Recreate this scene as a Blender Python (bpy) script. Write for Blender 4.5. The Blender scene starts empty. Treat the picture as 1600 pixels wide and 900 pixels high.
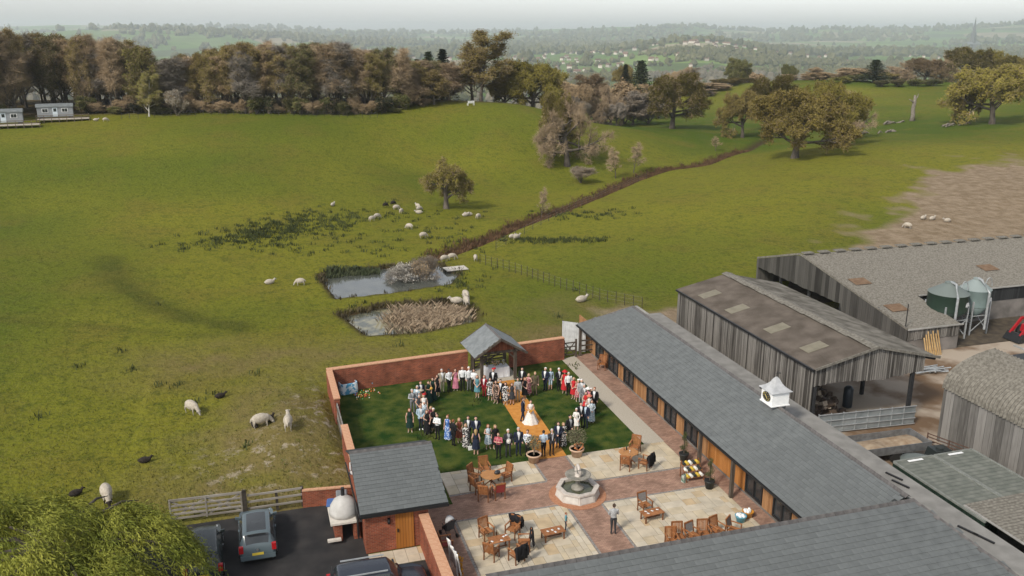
import bpy, bmesh, math, random
import numpy as np
from mathutils import Vector, Matrix
random.seed(7); np.random.seed(7)
R = math.radians
scene = bpy.context.scene
COL = scene.collection
# ---------------------------------------------------------------- camera
F = 1370.0; PITCH = math.atan(400 / F); YAW = R(16.8); CH = 24.0
cam = bpy.data.cameras.new('camera'); camo = bpy.data.objects.new('camera', cam); COL.objects.link(camo)
cam.sensor_width = 36; cam.lens = 36 * F / 1600; cam.clip_start = 0.5; cam.clip_end = 60000
camo.location = (0, 0, CH); camo.rotation_euler = (R(90) - PITCH, 0, -YAW)
scene.camera = camo
# ---------------------------------------------------------------- world, sun, exposure
SUN_EL, SUN_AZ = R(41), R(236)      # azimuth measured clockwise from +Y: behind the camera, to its left
w = bpy.data.worlds.new('World'); scene.world = w; w.use_nodes = True
nt = w.node_tree; nt.nodes.clear()
sky = nt.nodes.new('ShaderNodeTexSky'); sky.sky_type = 'NISHITA'; sky.sun_disc = False
sky.sun_elevation = SUN_EL; sky.sun_rotation = SUN_AZ; sky.dust_density = 1.2; sky.air_density = 0.9; sky.ozone_density = 1.0
hs = nt.nodes.new('ShaderNodeHueSaturation'); hs.inputs['Saturation'].default_value = 0.26
bg = nt.nodes.new('ShaderNodeBackground'); bg.inputs['Strength'].default_value = 0.15
wo = nt.nodes.new('ShaderNodeOutputWorld')
nt.links.new(sky.outputs[0], hs.inputs['Color']); nt.links.new(hs.outputs[0], bg.inputs[0]); nt.links.new(bg.outputs[0], wo.inputs[0])
sl = bpy.data.lights.new('sun', 'SUN'); sl.energy = 2.5; sl.angle = R(9); sl.color = (1, 0.92, 0.80)
so = bpy.data.objects.new('sun', sl); COL.objects.link(so)
sd = Vector((math.sin(SUN_AZ) * math.cos(SUN_EL), math.cos(SUN_AZ) * math.cos(SUN_EL), math.sin(SUN_EL)))
so.rotation_euler = (-sd).to_track_quat('-Z', 'Y').to_euler()
scene.view_settings.view_transform = 'Standard'; scene.view_settings.look = 'None'
scene.view_settings.exposure = 0.38; scene.view_settings.gamma = 1.0
cy = scene.cycles
cy.max_bounces = 5; cy.diffuse_bounces = 2; cy.glossy_bounces = 2; cy.transmission_bounces = 3; cy.volume_bounces = 2; cy.transparent_max_bounces = 8
cy.use_denoising = True
# ---------------------------------------------------------------- pixel helpers (1600x900 photograph pixels)
_cp, _sp = math.cos(PITCH), math.sin(PITCH)
_fw = np.array([math.sin(YAW) * _cp, math.cos(YAW) * _cp, -_sp]); _rt = np.array([math.cos(YAW), -math.sin(YAW), 0.]); _up = np.cross(_rt, _fw)
_C = np.array([0, 0, CH])
def ray(x, y):
    return _fw + _rt * (x - 800) / F - _up * (y - 450) / F
def G(x, y, z=0.):
    d = ray(x, y); return _C + d * ((z - CH) / d[2])
def PR(p):
    d = np.asarray(p, float) - _C; wv = d @ _fw
    return 800 + F * (d @ _rt) / wv, 450 - F * (d @ _up) / wv, wv
def onY(px, X, Z):                    # y on the line (X, ., Z) that projects to image column px
    lo, hi = 5., 200.
    for _ in range(50):
        m = (lo + hi) / 2
        if PR((X, m, Z))[0] > px: lo = m
        else: hi = m
    return lo
# ---------------------------------------------------------------- materials
MATS = {}
def principled(name):
    m = bpy.data.materials.new(name); m.use_nodes = True
    n = m.node_tree; b = n.nodes['Principled BSDF']; return m, n, b
def mat(name, c1, c2=None, scale=4.0, rough=0.8, bump=0.0, bscale=None, metal=0.0, var=0.0, spec=0.3, detail=4.0, stretch=None, coord='Object', trans=0.0, ramp=(0.35, 0.65)):
    """noise-mixed colour c1..c2, optional per-object brightness variation and bump"""
    if name in MATS: return MATS[name]
    m, n, b = principled(name); L = n.links
    c2 = c2 or c1
    tc = n.nodes.new('ShaderNodeTexCoord'); src = tc.outputs[coord]
    if stretch:
        mp = n.nodes.new('ShaderNodeMapping'); mp.inputs['Scale'].default_value = stretch
        L.new(src, mp.inputs['Vector']); src = mp.outputs[0]
    nz = n.nodes.new('ShaderNodeTexNoise'); nz.inputs['Scale'].default_value = scale; nz.inputs['Detail'].default_value = detail
    L.new(src, nz.inputs['Vector'])
    rp = n.nodes.new('ShaderNodeValToRGB'); rp.color_ramp.elements[0].position = ramp[0]; rp.color_ramp.elements[1].position = ramp[1]
    rp.color_ramp.elements[0].color = (*c1, 1); rp.color_ramp.elements[1].color = (*c2, 1)
    L.new(nz.outputs['Fac'], rp.inputs[0]); out = rp.outputs[0]
    if var:
        oi = n.nodes.new('ShaderNodeObjectInfo'); mr = n.nodes.new('ShaderNodeMapRange')
        mr.inputs['To Min'].default_value = 1 - var; mr.inputs['To Max'].default_value = 1 + var
        L.new(oi.outputs['Random'], mr.inputs['Value'])
        hv = n.nodes.new('ShaderNodeHueSaturation'); L.new(mr.outputs[0], hv.inputs['Value']); L.new(out, hv.inputs['Color']); out = hv.outputs[0]
    L.new(out, b.inputs['Base Color'])
    b.inputs['Roughness'].default_value = rough; b.inputs['Metallic'].default_value = metal; b.inputs['Specular IOR Level'].default_value = spec
    if bump:
        bp = n.nodes.new('ShaderNodeBump'); bp.inputs['Strength'].default_value = 1.0; bp.inputs['Distance'].default_value = bump
        nb = nz
        if bscale:
            nb = n.nodes.new('ShaderNodeTexNoise'); nb.inputs['Scale'].default_value = bscale; nb.inputs['Detail'].default_value = 3; L.new(src, nb.inputs['Vector'])
        L.new(nb.outputs['Fac'], bp.inputs['Height']); L.new(bp.outputs[0], b.inputs['Normal'])
    MATS[name] = m; return m
def plain(c, rough=0.7, metal=0.0, spec=0.4):
    k = 'plain_%.3f_%.3f_%.3f_%.2f_%.1f' % (*c, rough, metal)
    if k in MATS: return MATS[k]
    m, n, b = principled(k); b.inputs['Base Color'].default_value = (*c, 1); b.inputs['Roughness'].default_value = rough
    b.inputs['Metallic'].default_value = metal; b.inputs['Specular IOR Level'].default_value = spec
    MATS[k] = m; return m
def brickmat(name, c1, c2, mortar, bw, bh, msize=0.012, horizontal=False, bump=0.006, rough=0.85, noise=0.35, squash=0.5):
    m, n, b = principled(name); L = n.links
    tc = n.nodes.new('ShaderNodeTexCoord'); sx = n.nodes.new('ShaderNodeSeparateXYZ'); L.new(tc.outputs['Object'], sx.inputs[0])
    cb = n.nodes.new('ShaderNodeCombineXYZ')
    if horizontal:
        L.new(sx.outputs[0], cb.inputs[0]); L.new(sx.outputs[1], cb.inputs[1])
    else:
        ad = n.nodes.new('ShaderNodeMath'); ad.operation = 'ADD'; L.new(sx.outputs[0], ad.inputs[0]); L.new(sx.outputs[1], ad.inputs[1])
        L.new(ad.outputs[0], cb.inputs[0]); L.new(sx.outputs[2], cb.inputs[1])
    bt = n.nodes.new('ShaderNodeTexBrick'); bt.inputs['Scale'].default_value = 1.0; bt.inputs['Brick Width'].default_value = bw; bt.inputs['Row Height'].default_value = bh
    bt.inputs['Mortar Size'].default_value = msize; bt.inputs['Mortar Smooth'].default_value = 0.2; bt.inputs['Bias'].default_value = 0.0
    bt.inputs['Color1'].default_value = (*c1, 1); bt.inputs['Color2'].default_value = (*c2, 1); bt.inputs['Mortar'].default_value = (*mortar, 1); bt.offset = squash
    L.new(cb.outputs[0], bt.inputs['Vector'])
    nz = n.nodes.new('ShaderNodeTexNoise'); nz.inputs['Scale'].default_value = 1.3; nz.inputs['Detail'].default_value = 6; L.new(tc.outputs['Object'], nz.inputs['Vector'])
    mr = n.nodes.new('ShaderNodeMapRange'); mr.inputs['From Min'].default_value = .3; mr.inputs['From Max'].default_value = .7; mr.inputs['To Min'].default_value = 1 - noise; mr.inputs['To Max'].default_value = 1 + noise
    L.new(nz.outputs['Fac'], mr.inputs['Value'])
    hv = n.nodes.new('ShaderNodeHueSaturation'); L.new(bt.outputs['Color'], hv.inputs['Color']); L.new(mr.outputs[0], hv.inputs['Value']); L.new(hv.outputs[0], b.inputs['Base Color'])
    bp = n.nodes.new('ShaderNodeBump'); bp.invert = True; bp.inputs['Distance'].default_value = bump; L.new(bt.outputs['Fac'], bp.inputs['Height']); L.new(bp.outputs[0], b.inputs['Normal'])
    b.inputs['Roughness'].default_value = rough; b.inputs['Specular IOR Level'].default_value = 0.2
    MATS[name] = m; return m
def stripes(name, c1, c2, axis, period, bump=0.01, noise=0.4, nscale=3.0, rough=0.85, gap=(0.02, 0.02, 0.02), gapw=0.08, stretch=(1, 1, .15), mode='board'):
    """boards: each strip along `axis` ('x','y','x+y') gets its own shade, with a dark joint between"""
    if name in MATS: return MATS[name]
    m, n, b = principled(name); L = n.links
    tc = n.nodes.new('ShaderNodeTexCoord'); sx = n.nodes.new('ShaderNodeSeparateXYZ'); L.new(tc.outputs['Object'], sx.inputs[0])
    def mth(op, a, c=None, d=None):
        k = n.nodes.new('ShaderNodeMath'); k.operation = op
        for i, v in enumerate((a, c, d)):
            if v is None: continue
            if isinstance(v, (int, float)): k.inputs[i].default_value = v
            else: L.new(v, k.inputs[i])
        return k.outputs[0]
    s = {'x': sx.outputs[0], 'y': sx.outputs[1], 'z': sx.outputs[2]}.get(axis)
    if axis == 'x+y': s = mth('ADD', sx.outputs[0], sx.outputs[1])
    u = mth('DIVIDE', s, period); fl = mth('FLOOR', u); fr = mth('FRACT', u)
    wn = n.nodes.new('ShaderNodeTexWhiteNoise'); wn.noise_dimensions = '1D'; L.new(fl, wn.inputs['W'])
    mp = n.nodes.new('ShaderNodeMapping'); mp.inputs['Scale'].default_value = stretch; L.new(tc.outputs['Object'], mp.inputs['Vector'])
    nz = n.nodes.new('ShaderNodeTexNoise'); nz.inputs['Scale'].default_value = nscale; nz.inputs['Detail'].default_value = 5; L.new(mp.outputs[0], nz.inputs['Vector'])
    f = mth('MULTIPLY_ADD', nz.outputs['Fac'], 2 * noise, mth('SUBTRACT', wn.outputs['Value'], noise))
    f = mth('MINIMUM', mth('MAXIMUM', f, 0), 1)
    mx = n.nodes.new('ShaderNodeMix'); mx.data_type = 'RGBA'; L.new(f, mx.inputs['Factor']); mx.inputs['A'].default_value = (*c1, 1); mx.inputs['B'].default_value = (*c2, 1)
    g = mth('LESS_THAN', fr, gapw)
    m2 = n.nodes.new('ShaderNodeMix'); m2.data_type = 'RGBA'; L.new(g, m2.inputs['Factor']); L.new(mx.outputs['Result'], m2.inputs['A']); m2.inputs['B'].default_value = (*gap, 1)
    L.new(m2.outputs['Result'], b.inputs['Base Color'])
    bp = n.nodes.new('ShaderNodeBump'); bp.inputs['Distance'].default_value = bump; L.new(mth('SUBTRACT', 1, g), bp.inputs['Height']); L.new(bp.outputs[0], b.inputs['Normal'])
    b.inputs['Roughness'].default_value = rough; b.inputs['Specular IOR Level'].default_value = 0.2
    MATS[name] = m; return m
# ---------------------------------------------------------------- mesh builder
def V(*a): return Vector(a if len(a) > 1 else a[0])
class MB:
    def __init__(s): s.v = []; s.f = []; s.mi = []; s.cur = 0
    def add(s, vs, fs):
        o = len(s.v); s.v += [tuple(p) for p in vs]; s.f += [tuple(i + o for i in f) for f in fs]; s.mi += [s.cur] * len(fs); return s
    def box(s, x0, x1, y0, y1, z0, z1):
        return s.add([(x0, y0, z0), (x1, y0, z0), (x1, y1, z0), (x0, y1, z0), (x0, y0, z1), (x1, y0, z1), (x1, y1, z1), (x0, y1, z1)],
                     [(0, 3, 2, 1), (4, 5, 6, 7), (0, 1, 5, 4), (1, 2, 6, 5), (2, 3, 7, 6), (3, 0, 4, 7)])
    def hexa(s, b, t):      # 4 bottom pts (ccw from above), 4 top pts
        return s.add(list(b) + list(t), [(0, 3, 2, 1), (4, 5, 6, 7), (0, 1, 5, 4), (1, 2, 6, 5), (2, 3, 7, 6), (3, 0, 4, 7)])
    def bar(s, a, b, wd, ht=None, up=(0, 0, 1)):   # rectangular bar a->b
        a, b = V(a), V(b); ht = ht or wd; d = (b - a).normalized(); u = V(up)
        if abs(d.dot(u)) > .99: u = V(0, 1, 0)
        sd = d.cross(u).normalized(); u = sd.cross(d)
        q = [sd * (-wd / 2) + u * (-ht / 2), sd * (wd / 2) + u * (-ht / 2), sd * (wd / 2) + u * (ht / 2), sd * (-wd / 2) + u * (ht / 2)]
        return s.add([a + k for k in q] + [b + k for k in q], [(0, 1, 2, 3), (7, 6, 5, 4), (0, 4, 5, 1), (1, 5, 6, 2), (2, 6, 7, 3), (3, 7, 4, 0)])
    def tube(s, pts, rad, n=6, cap=True, rot=0.0):
        pts = [V(p) for p in pts]
        if not hasattr(rad, '__len__'): rad = [rad] * len(pts)
        rings = []; ref = V(0, 0, 1)
        for i, p in enumerate(pts):
            d = (pts[min(i + 1, len(pts) - 1)] - pts[max(i - 1, 0)])
            d = d.normalized() if d.length > 1e-9 else V(0, 0, 1)
            r0 = ref if abs(d.dot(ref)) < .95 else V(0, 1, 0) if abs(d.y) < .9 else V(1, 0, 0)
            a = d.cross(r0).normalized(); b = d.cross(a)
            rings.append([p + (a * math.cos(rot + 2 * math.pi * k / n) + b * math.sin(rot + 2 * math.pi * k / n)) * rad[i] for k in range(n)])
        vs = [q for r_ in rings for q in r_]; fs = []
        for i in range(len(pts) - 1):
            for k in range(n):
                k2 = (k + 1) % n; fs.append((i * n + k, i * n + k2, (i + 1) * n + k2, (i + 1) * n + k))
        if cap: fs.append(tuple(range(n - 1, -1, -1))); fs.append(tuple((len(pts) - 1) * n + k for k in range(n)))
        return s.add(vs, fs)
    def cyl(s, p, r, h, n=16, r2=None):
        p = V(p); return s.tube([p, p + V(0, 0, h)], [r, r if r2 is None else r2], n)
    def lathe(s, prof, c=(0, 0, 0), n=20, sq=(1, 1)):        # prof list of (r,z)
        vs = []; fs = []
        for r_, z in prof:
            for k in range(n):
                a = 2 * math.pi * k / n; vs.append((c[0] + r_ * math.cos(a) * sq[0], c[1] + r_ * math.sin(a) * sq[1], c[2] + z))
        for i in range(len(prof) - 1):
            for k in range(n):
                k2 = (k + 1) % n; fs.append((i * n + k, i * n + k2, (i + 1) * n + k2, (i + 1) * n + k))
        fs.append(tuple(range(n - 1, -1, -1))); fs.append(tuple((len(prof) - 1) * n + k for k in range(n)))
        return s.add(vs, fs)
    def ball(s, c, r, n=8, m=6, sc=(1, 1, 1)):
        pr = [(max(1e-4, r * math.sin(math.pi * i / m)), -r * math.cos(math.pi * i / m)) for i in range(m + 1)]
        o = len(s.v); s.lathe(pr, (0, 0, 0), n)
        for i in range(o, len(s.v)):
            q = s.v[i]; s.v[i] = (c[0] + q[0] * sc[0], c[1] + q[1] * sc[1], c[2] + q[2] * sc[2])
        return s
    def prism(s, poly, z0, z1):       # polygon in xy, ccw
        n = len(poly); vs = [(p[0], p[1], z0) for p in poly] + [(p[0], p[1], z1) for p in poly]
        fs = [tuple(range(n - 1, -1, -1)), tuple(range(n, 2 * n))] + [(k, (k + 1) % n, n + (k + 1) % n, n + k) for k in range(n)]
        return s.add(vs, fs)
    def sheet(s, poly, t=0.02):      # 3-D planar polygon (ccw seen from its outside), thickened inwards
        P = [V(p) for p in poly]; nn = (P[1] - P[0]).cross(P[2] - P[0]).normalized(); n = len(P)
        if nn.z < -.01: P.reverse(); nn = -nn
        return s.add(P + [p - nn * t for p in P], [tuple(range(n)), tuple(range(2 * n - 1, n - 1, -1))] + [(k, n + k, n + (k + 1) % n, (k + 1) % n) for k in range(n)])
    def xf(s, M, i0=0):
        for i in range(i0, len(s.v)): s.v[i] = tuple(M @ V(s.v[i]))
        return s
    def mesh(s, name, mats, smooth=False):
        me = bpy.data.meshes.new(name); me.from_pydata(s.v, [], s.f)
        for m in (mats if isinstance(mats, (list, tuple)) else [mats]): me.materials.append(m)
        if any(s.mi): me.polygons.foreach_set('material_index', s.mi)
        if smooth: me.polygons.foreach_set('use_smooth', [True] * len(me.polygons))
        me.update(); return me
    def build(s, name, mats, parent=None, smooth=False, loc=None, rz=0):
        o = bpy.data.objects.new(name, s.mesh(name, mats, smooth)); COL.objects.link(o)
        if parent is not None: o.parent = parent
        if loc is not None: o.location = loc
        if rz: o.rotation_euler = (0, 0, rz)
        return o
def tag(o, label=None, cat=None, group=None, kind=None):
    if label: o['label'] = label
    if cat: o['category'] = cat
    if group: o['group'] = group
    if kind: o['kind'] = kind
    return o
def empty(name, loc=(0, 0, 0), rz=0, label=None, cat=None, group=None):
    o = bpy.data.objects.new(name, None); COL.objects.link(o); o.location = loc; o.rotation_euler = (0, 0, rz); o.empty_display_size = .1
    return tag(o, label, cat, group)
def inst(name, me, parent=None, loc=(0, 0, 0), rz=0, sc=None):
    o = bpy.data.objects.new(name, me); COL.objects.link(o); o.location = loc; o.rotation_euler = (0, 0, rz)
    if sc is not None: o.scale = sc if hasattr(sc, '__len__') else (sc, sc, sc)
    if parent is not None: o.parent = parent
    return o
def children(o): return [c for c in bpy.data.objects if c.parent == o]
def copy_tree(o, parent=None, ch=None):
    c = o.copy(); COL.objects.link(c); c.parent = parent
    for k in (KIDS[o.name] if o.name in KIDS else []): copy_tree(k, c)
    return c
KIDS = {}
def freeze(o):          # remember the children of a prototype for copy_tree
    KIDS[o.name] = children(o)
    for k in KIDS[o.name]: freeze(k)
    return o
# ---------------------------------------------------------------- terrain
_cps = [(-15,20,-.03),(-15,40,.0),(-12,58,.1),(0,10,-.03),(30,10,-.03),(60,15,-.03),(80,30,-.03),(82,55,0),(70,66,0),(45,76,0),(30,66,-.05),(20,64,-.05),(5,64,0),(0,50,0),(20,45,-.03),(40,45,-.03),(60,45,-.03),(20,30,-.03),(40,25,-.03),
 (-40,45,1.2),(-35,80,1.8),(-70,60,3.5),(-70,100,4.5),(12,86,-.25),(12,73,-.2),(-5,85,.2),(-10,105,.8),(26,120,-.4),(10,118,.3),(-30,125,1.8),(0,141,3.6),(-62,140,5.2),(-35,188,7.6),(-85,185,8.6),(-60,215,9.0),(0,188,8.4),(25,190,9.0),(47,188,9.0),(60,192,8.3),(48,165,4.4),(30,150,.3),(34,166,3.6),(14,163,5.6),(-18,150,5.0),(60,174,6.4),(-8,132,2.4),(24,136,0),(0,215,9.2),(40,215,8.0),(72,185,5.2),(88,192,2.2),
 (57,152,-.6),(20,95,-.2),(42,118,-.9),(66,144,-1.5),(88,157,-1.3),(105,171,-.9),(75,205,2.5),(110,200,0.2),(105,150,1.3),(60,110,.7),(80,125,1.5),(95,90,1.3),(120,110,2.6),(150,150,3.0),(180,208,2.6),(195,193,3.4),(150,190,.4),(230,240,4.0),(260,300,7.0),(210,300,6.0),(150,270,-.5),(120,240,-1.5),(300,260,8.0),(110,330,-3.0),(60,300,-2.0),(170,330,2.0),(0,300,4.0),(-90,300,6.0),(300,100,6.0),(200,60,3.0),(120,40,1.0),(-120,100,6.0),(-120,200,9.0),(-60,-20,0),(60,-40,0)]
_cp3 = np.array(_cps, float)
def _tps(r2): return np.where(r2 > 1e-9, r2 * np.log(r2 + 1e-12), 0.)
def _fit():
    P = _cp3[:, :2] / 100.; n = len(P); d2 = ((P[:, None] - P[None]) ** 2).sum(-1)
    A = np.zeros((n + 3, n + 3)); A[:n, :n] = _tps(d2) + np.eye(n) * 2e-4; A[:n, n] = 1; A[:n, n + 1:] = P; A[n, :n] = 1; A[n + 1:, :n] = P.T
    return P, np.linalg.solve(A, np.concatenate([_cp3[:, 2], np.zeros(3)]))
_P, _W = _fit()
def sstep(a, b, x): t = np.clip((x - a) / (b - a), 0, 1); return t * t * (3 - 2 * t)
def vnoise(x, y, s, seed=0):          # smooth value noise
    rs = np.random.RandomState(seed); tab = rs.rand(256, 256); x = x / s; y = y / s
    xi = np.floor(x).astype(int); yi = np.floor(y).astype(int); fx = x - xi; fy = y - yi; fx = fx * fx * (3 - 2 * fx); fy = fy * fy * (3 - 2 * fy)
    g = lambda i, j: tab[i % 256, j % 256]
    return (g(xi, yi) * (1 - fx) + g(xi + 1, yi) * fx) * (1 - fy) + (g(xi, yi + 1) * (1 - fx) + g(xi + 1, yi + 1) * fx) * fy
POND1 = [(6.2, 89.6), (7.0, 81.0), (13, 81.6), (18.5, 83.0), (20.3, 86.6), (19, 91.0), (12, 91.2)]
POND2 = [(6.9, 75.8), (8.4, 69.2), (13, 69.0), (17.8, 70.6), (18.6, 73.5), (17.0, 77.2), (11, 77.6)]
DITCH = [(18.5, 93.6), (25, 99.5), (33, 108.5), (42.4, 117.9), (54, 130.5), (65.6, 143.9), (76, 151.5), (87.7, 157.4), (105, 170.4), (118, 183)]
def seg_dist(x, y, poly, closed=False):
    best = np.full(np.shape(x), 1e9); n = len(poly)
    for i in range(n if closed else n - 1):
        ax, ay = poly[i]; bx, by = poly[(i + 1) % n]; dx, dy = bx - ax, by - ay
        t = np.clip(((x - ax) * dx + (y - ay) * dy) / (dx * dx + dy * dy), 0, 1)
        best = np.minimum(best, np.hypot(x - ax - t * dx, y - ay - t * dy))
    return best
def inside(x, y, poly):
    r = np.zeros(np.shape(x), bool); n = len(poly)
    for i in range(n):
        ax, ay = poly[i]; bx, by = poly[(i + 1) % n]
        if ay == by: continue
        c = ((ay > y) != (by > y)) & (x < (bx - ax) * (y - ay) / (by - ay) + ax); r ^= c
    return r
def sdist(x, y, poly): d = seg_dist(x, y, poly, True); return np.where(inside(x, y, poly), -d, d)
_hx = np.array([-400,0,100,300,500,600,700,900,1000,1080,1130,1200,1290,1400,1500,1600,2000.]); _hy = np.array([45,44,41,43,46,49,51,45,42,42,46,49,45,46,43,39,40.])
VALLEY = -62.
def T(x, y):
    x = np.asarray(x, float); y = np.asarray(y, float); sh = x.shape; X = x.ravel(); Y = y.ravel()
    z = np.zeros(X.shape)
    near = np.hypot(X - 60, Y - 120) < 620
    Q = np.stack([X[near], Y[near]], 1) / 100.
    if len(Q):
        zz = _W[len(_P)] + Q @ _W[len(_P) + 1:]
        for i in range(len(_P)): zz += _W[i] * _tps(((Q - _P[i]) ** 2).sum(1))
        z[near] = np.clip(zz, -8, 14)
    z += (vnoise(X, Y, 14, 3) - .5) * .35 + (vnoise(X, Y, 4, 4) - .5) * .1
    # the built-up part is level
    fl = np.maximum(np.maximum(-8.5 - X, X - 66), np.maximum(12 - Y, Y - 60.5)); k = sstep(0, 5, fl)
    fl2 = np.maximum(3.6 - X, Y - 59.3); k = np.where((X > -8) & (X < 5), np.minimum(1, sstep(0, 5, np.maximum(Y - 42.6, np.maximum(-8.5 - X, 12 - Y)))), k)
    k = np.where((X > 3.6) & (X < 5.1) & (Y < 59), 0, k)
    z = z * k + (-.05) * (1 - k)
    # spoil bank beside the garden wall
    z += .9 * np.exp(-(((X - 1.2) / 2.6) ** 2 + ((Y - 52) / 5.5) ** 2)) * (X < 4.0) * sstep(43, 46, Y)
    for pd in (POND1, POND2): z -= 1.35 * sstep(.35, -1.1, sdist(X, Y, pd))
    dd = seg_dist(X, Y, DITCH); z -= .7 * sstep(2.0, .3, dd)
    r = np.hypot(X, Y); az = np.arctan2(X, Y) - YAW
    px = 800 + F / _cp * np.tan(np.clip(az, -1.2, 1.2))
    s0 = 228 + 130 * sstep(-.05, .12, az)
    val = VALLEY + 9 * (vnoise(X, Y, 420, 8) - .5) + 6 * (vnoise(X, Y, 160, 9) - .5)
    top = CH + 9500 * (50 - np.interp(px, _hx, _hy)) / F
    far = sstep(4800, 9500, r); ridge = vnoise(X, Y, 900, 11) - .5
    val = val + (top - VALLEY) * far + 40 * ridge * sstep(3500, 6000, r) * sstep(9500, 8000, r)
    val = val + 58 * np.exp(-(((px - 1090) / 120) ** 2) - ((r - 3100) / 900) ** 2) * (.8 + .4 * vnoise(X, Y, 300, 12)) + 95 * np.exp(-(((px - 250) / 330) ** 2) - ((r - 5200) / 900) ** 2)
    w_ = sstep(0, 1, (r - s0) / (330 + .0 * r)); z = z * (1 - w_) + val * w_
    return z.reshape(sh)
def Tz(x, y): return float(T(np.array([x]), np.array([y]))[0])
def hit(px, py, tmin=20, tmax=700):
    d = ray(px, py); ts = np.geomspace(tmin, tmax, 130)
    for step in range(3):
        p = _C[None] + d[None] * ts[:, None]; h = T(p[:, 0], p[:, 1]); b = np.nonzero(p[:, 2] < h)[0]
        if len(b) == 0: return None
        k = b[0]
        if k == 0: break
        if step < 2: ts = np.linspace(ts[k - 1], ts[k], 16)
    q = p[k]; return np.array([q[0], q[1], h[k]])
def terrain():
    a = np.concatenate([np.linspace(-180, -46, 26)[:-1], np.linspace(-46, 46, 430), np.linspace(46, 180, 26)[1:]])[:-1]; a = np.radians(a) + YAW
    rr = np.concatenate([[3.0], np.geomspace(12, 32, 12), np.geomspace(32, 260, 300)[1:], np.geomspace(260, 11000, 150)[1:]])
    A, RR = np.meshgrid(a, rr); X = RR * np.sin(A); Y = RR * np.cos(A); Z = T(X, Y)
    nr, na = X.shape; vs = np.stack([X.ravel(), Y.ravel(), Z.ravel()], 1)
    i = np.arange(nr - 1)[:, None] * na; j = np.arange(na)[None]; j2 = (j + 1) % na
    fs = np.stack([(i + j), (i + na + j), (i + na + j2), (i + j2)], -1).reshape(-1, 4)[:, ::-1]
    me = bpy.data.meshes.new('ground'); me.from_pydata(vs.tolist() + [(0, 0, -.05)], [], fs.tolist() + [(len(vs), (k + 1) % na, k) for k in range(na)][:0] )
    me.polygons.foreach_set('use_smooth', [True] * len(me.polygons))
    x, y = X.ravel(), Y.ravel(); one = np.array([0.])
    n1 = vnoise(x, y, 5, 21); n2 = vnoise(x, y, 1.7, 22)
    def blob(cx, cy, sx, sy, rot=0):
        c, s_ = math.cos(rot), math.sin(rot); u = ((x - cx) * c + (y - cy) * s_) / sx; v = (-(x - cx) * s_ + (y - cy) * c) / sy; return np.exp(-(u * u + v * v))
    bare = np.clip(blob(92, 88, 32, 10, .75) * 1.5 + blob(73, 78, 18, 6.5, .45) * 1.1 + blob(34, 66, 5, 4) + blob(105, 100, 26, 8, .7) * .9, 0, 1.5)
    bare = np.clip(bare * 1.3 + ((n1 - .5) * .9 + (n2 - .5) * .7) * (bare > .05) - .25, 0, 1)
    dry = np.clip(1.25 * blob(1.5, 50, 5.5, 9, .1) + .55 * blob(-1, 45, 9, 5) + .9 * blob(24, 64, 7, 4) + .55 * blob(-4, 66, 9, 5) + .5 * blob(6, 66, 12, 4) + .5 * blob(28, 72, 9, 5), 0, 1) * (.45 + .9 * n2)
    chalk = np.clip(blob(.2, 47.5, 4.5, 3.5) + blob(2.6, 55, 1.8, 3) + .8 * blob(3.2, 50, .6, 6), 0, 1)
    wet = np.clip(sstep(1.7, .3, seg_dist(x, y, DITCH)) + sstep(.9, .0, sdist(x, y, POND1)) + sstep(1.1, .0, sdist(x, y, POND2)), 0, 1)
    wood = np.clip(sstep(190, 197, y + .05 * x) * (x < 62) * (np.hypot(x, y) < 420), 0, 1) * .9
    r_ = np.hypot(x, y); farm = sstep(360, 560, r_ + 60 * (np.arctan2(x, y) - YAW < -.02))
    lush = vnoise(x, y, 38, 31) * .5 + vnoise(x, y, 13, 32) * .3 + vnoise(x * .6 + y * .4, y - x * .3, 70, 33) * .5
    tk = [hit(*q)[:2] for q in ((165, 405), (185, 440), (235, 475), (300, 498), (380, 512))]; tk2 = [hit(*q)[:2] for q in ((0, 500), (120, 508), (230, 520), (330, 524))]
    track = np.clip(1.1 * np.exp(-(seg_dist(x, y, tk) / 1.6) ** 2) + .5 * np.exp(-(seg_dist(x, y, tk2) / .7) ** 2), 0, 1) * (.5 + n2)
    for nm, arr in (('track', track), ('bare', bare), ('dry', dry), ('chalk', chalk), ('wet', wet), ('wood', wood), ('farm', farm), ('lush', lush)):
        at = me.attributes.new(nm, 'FLOAT', 'POINT'); at.data.foreach_set('value', np.concatenate([arr, one]).astype(np.float32))
    m, n, b = principled('field_grass'); L = n.links
    def att(k): q = n.nodes.new('ShaderNodeAttribute'); q.attribute_name = k; return q.outputs['Fac']
    geo = n.nodes.new('ShaderNodeNewGeometry'); pos = geo.outputs['Position']
    def noise(s, det=4, vec=pos, rough=.6):
        q = n.nodes.new('ShaderNodeTexNoise'); q.inputs['Scale'].default_value = s; q.inputs['Detail'].default_value = det; q.inputs['Roughness'].default_value = rough; L.new(vec, q.inputs['Vector']); return q.outputs['Fac']
    def mr(v, a0, a1, b0=0., b1=1.):
        q = n.nodes.new('ShaderNodeMapRange'); q.inputs[1].default_value = a0; q.inputs[2].default_value = a1; q.inputs[3].default_value = b0; q.inputs[4].default_value = b1; L.new(v, q.inputs[0]); return q.outputs[0]
    def mix(fac, a, bb, mode='MIX'):
        q = n.nodes.new('ShaderNodeMix'); q.data_type = 'RGBA'; q.blend_type = mode
        if isinstance(fac, float): q.inputs['Factor'].default_value = fac
        else: L.new(fac, q.inputs['Factor'])
        for key, vv in (('A', a), ('B', bb)):
            if isinstance(vv, tuple): q.inputs[key].default_value = (*vv, 1)
            else: L.new(vv, q.inputs[key])
        return q.outputs['Result']
    g = mix(mr(att('lush'), .45, .9), (.062, .100, .008), (.170, .168, .017))
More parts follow.
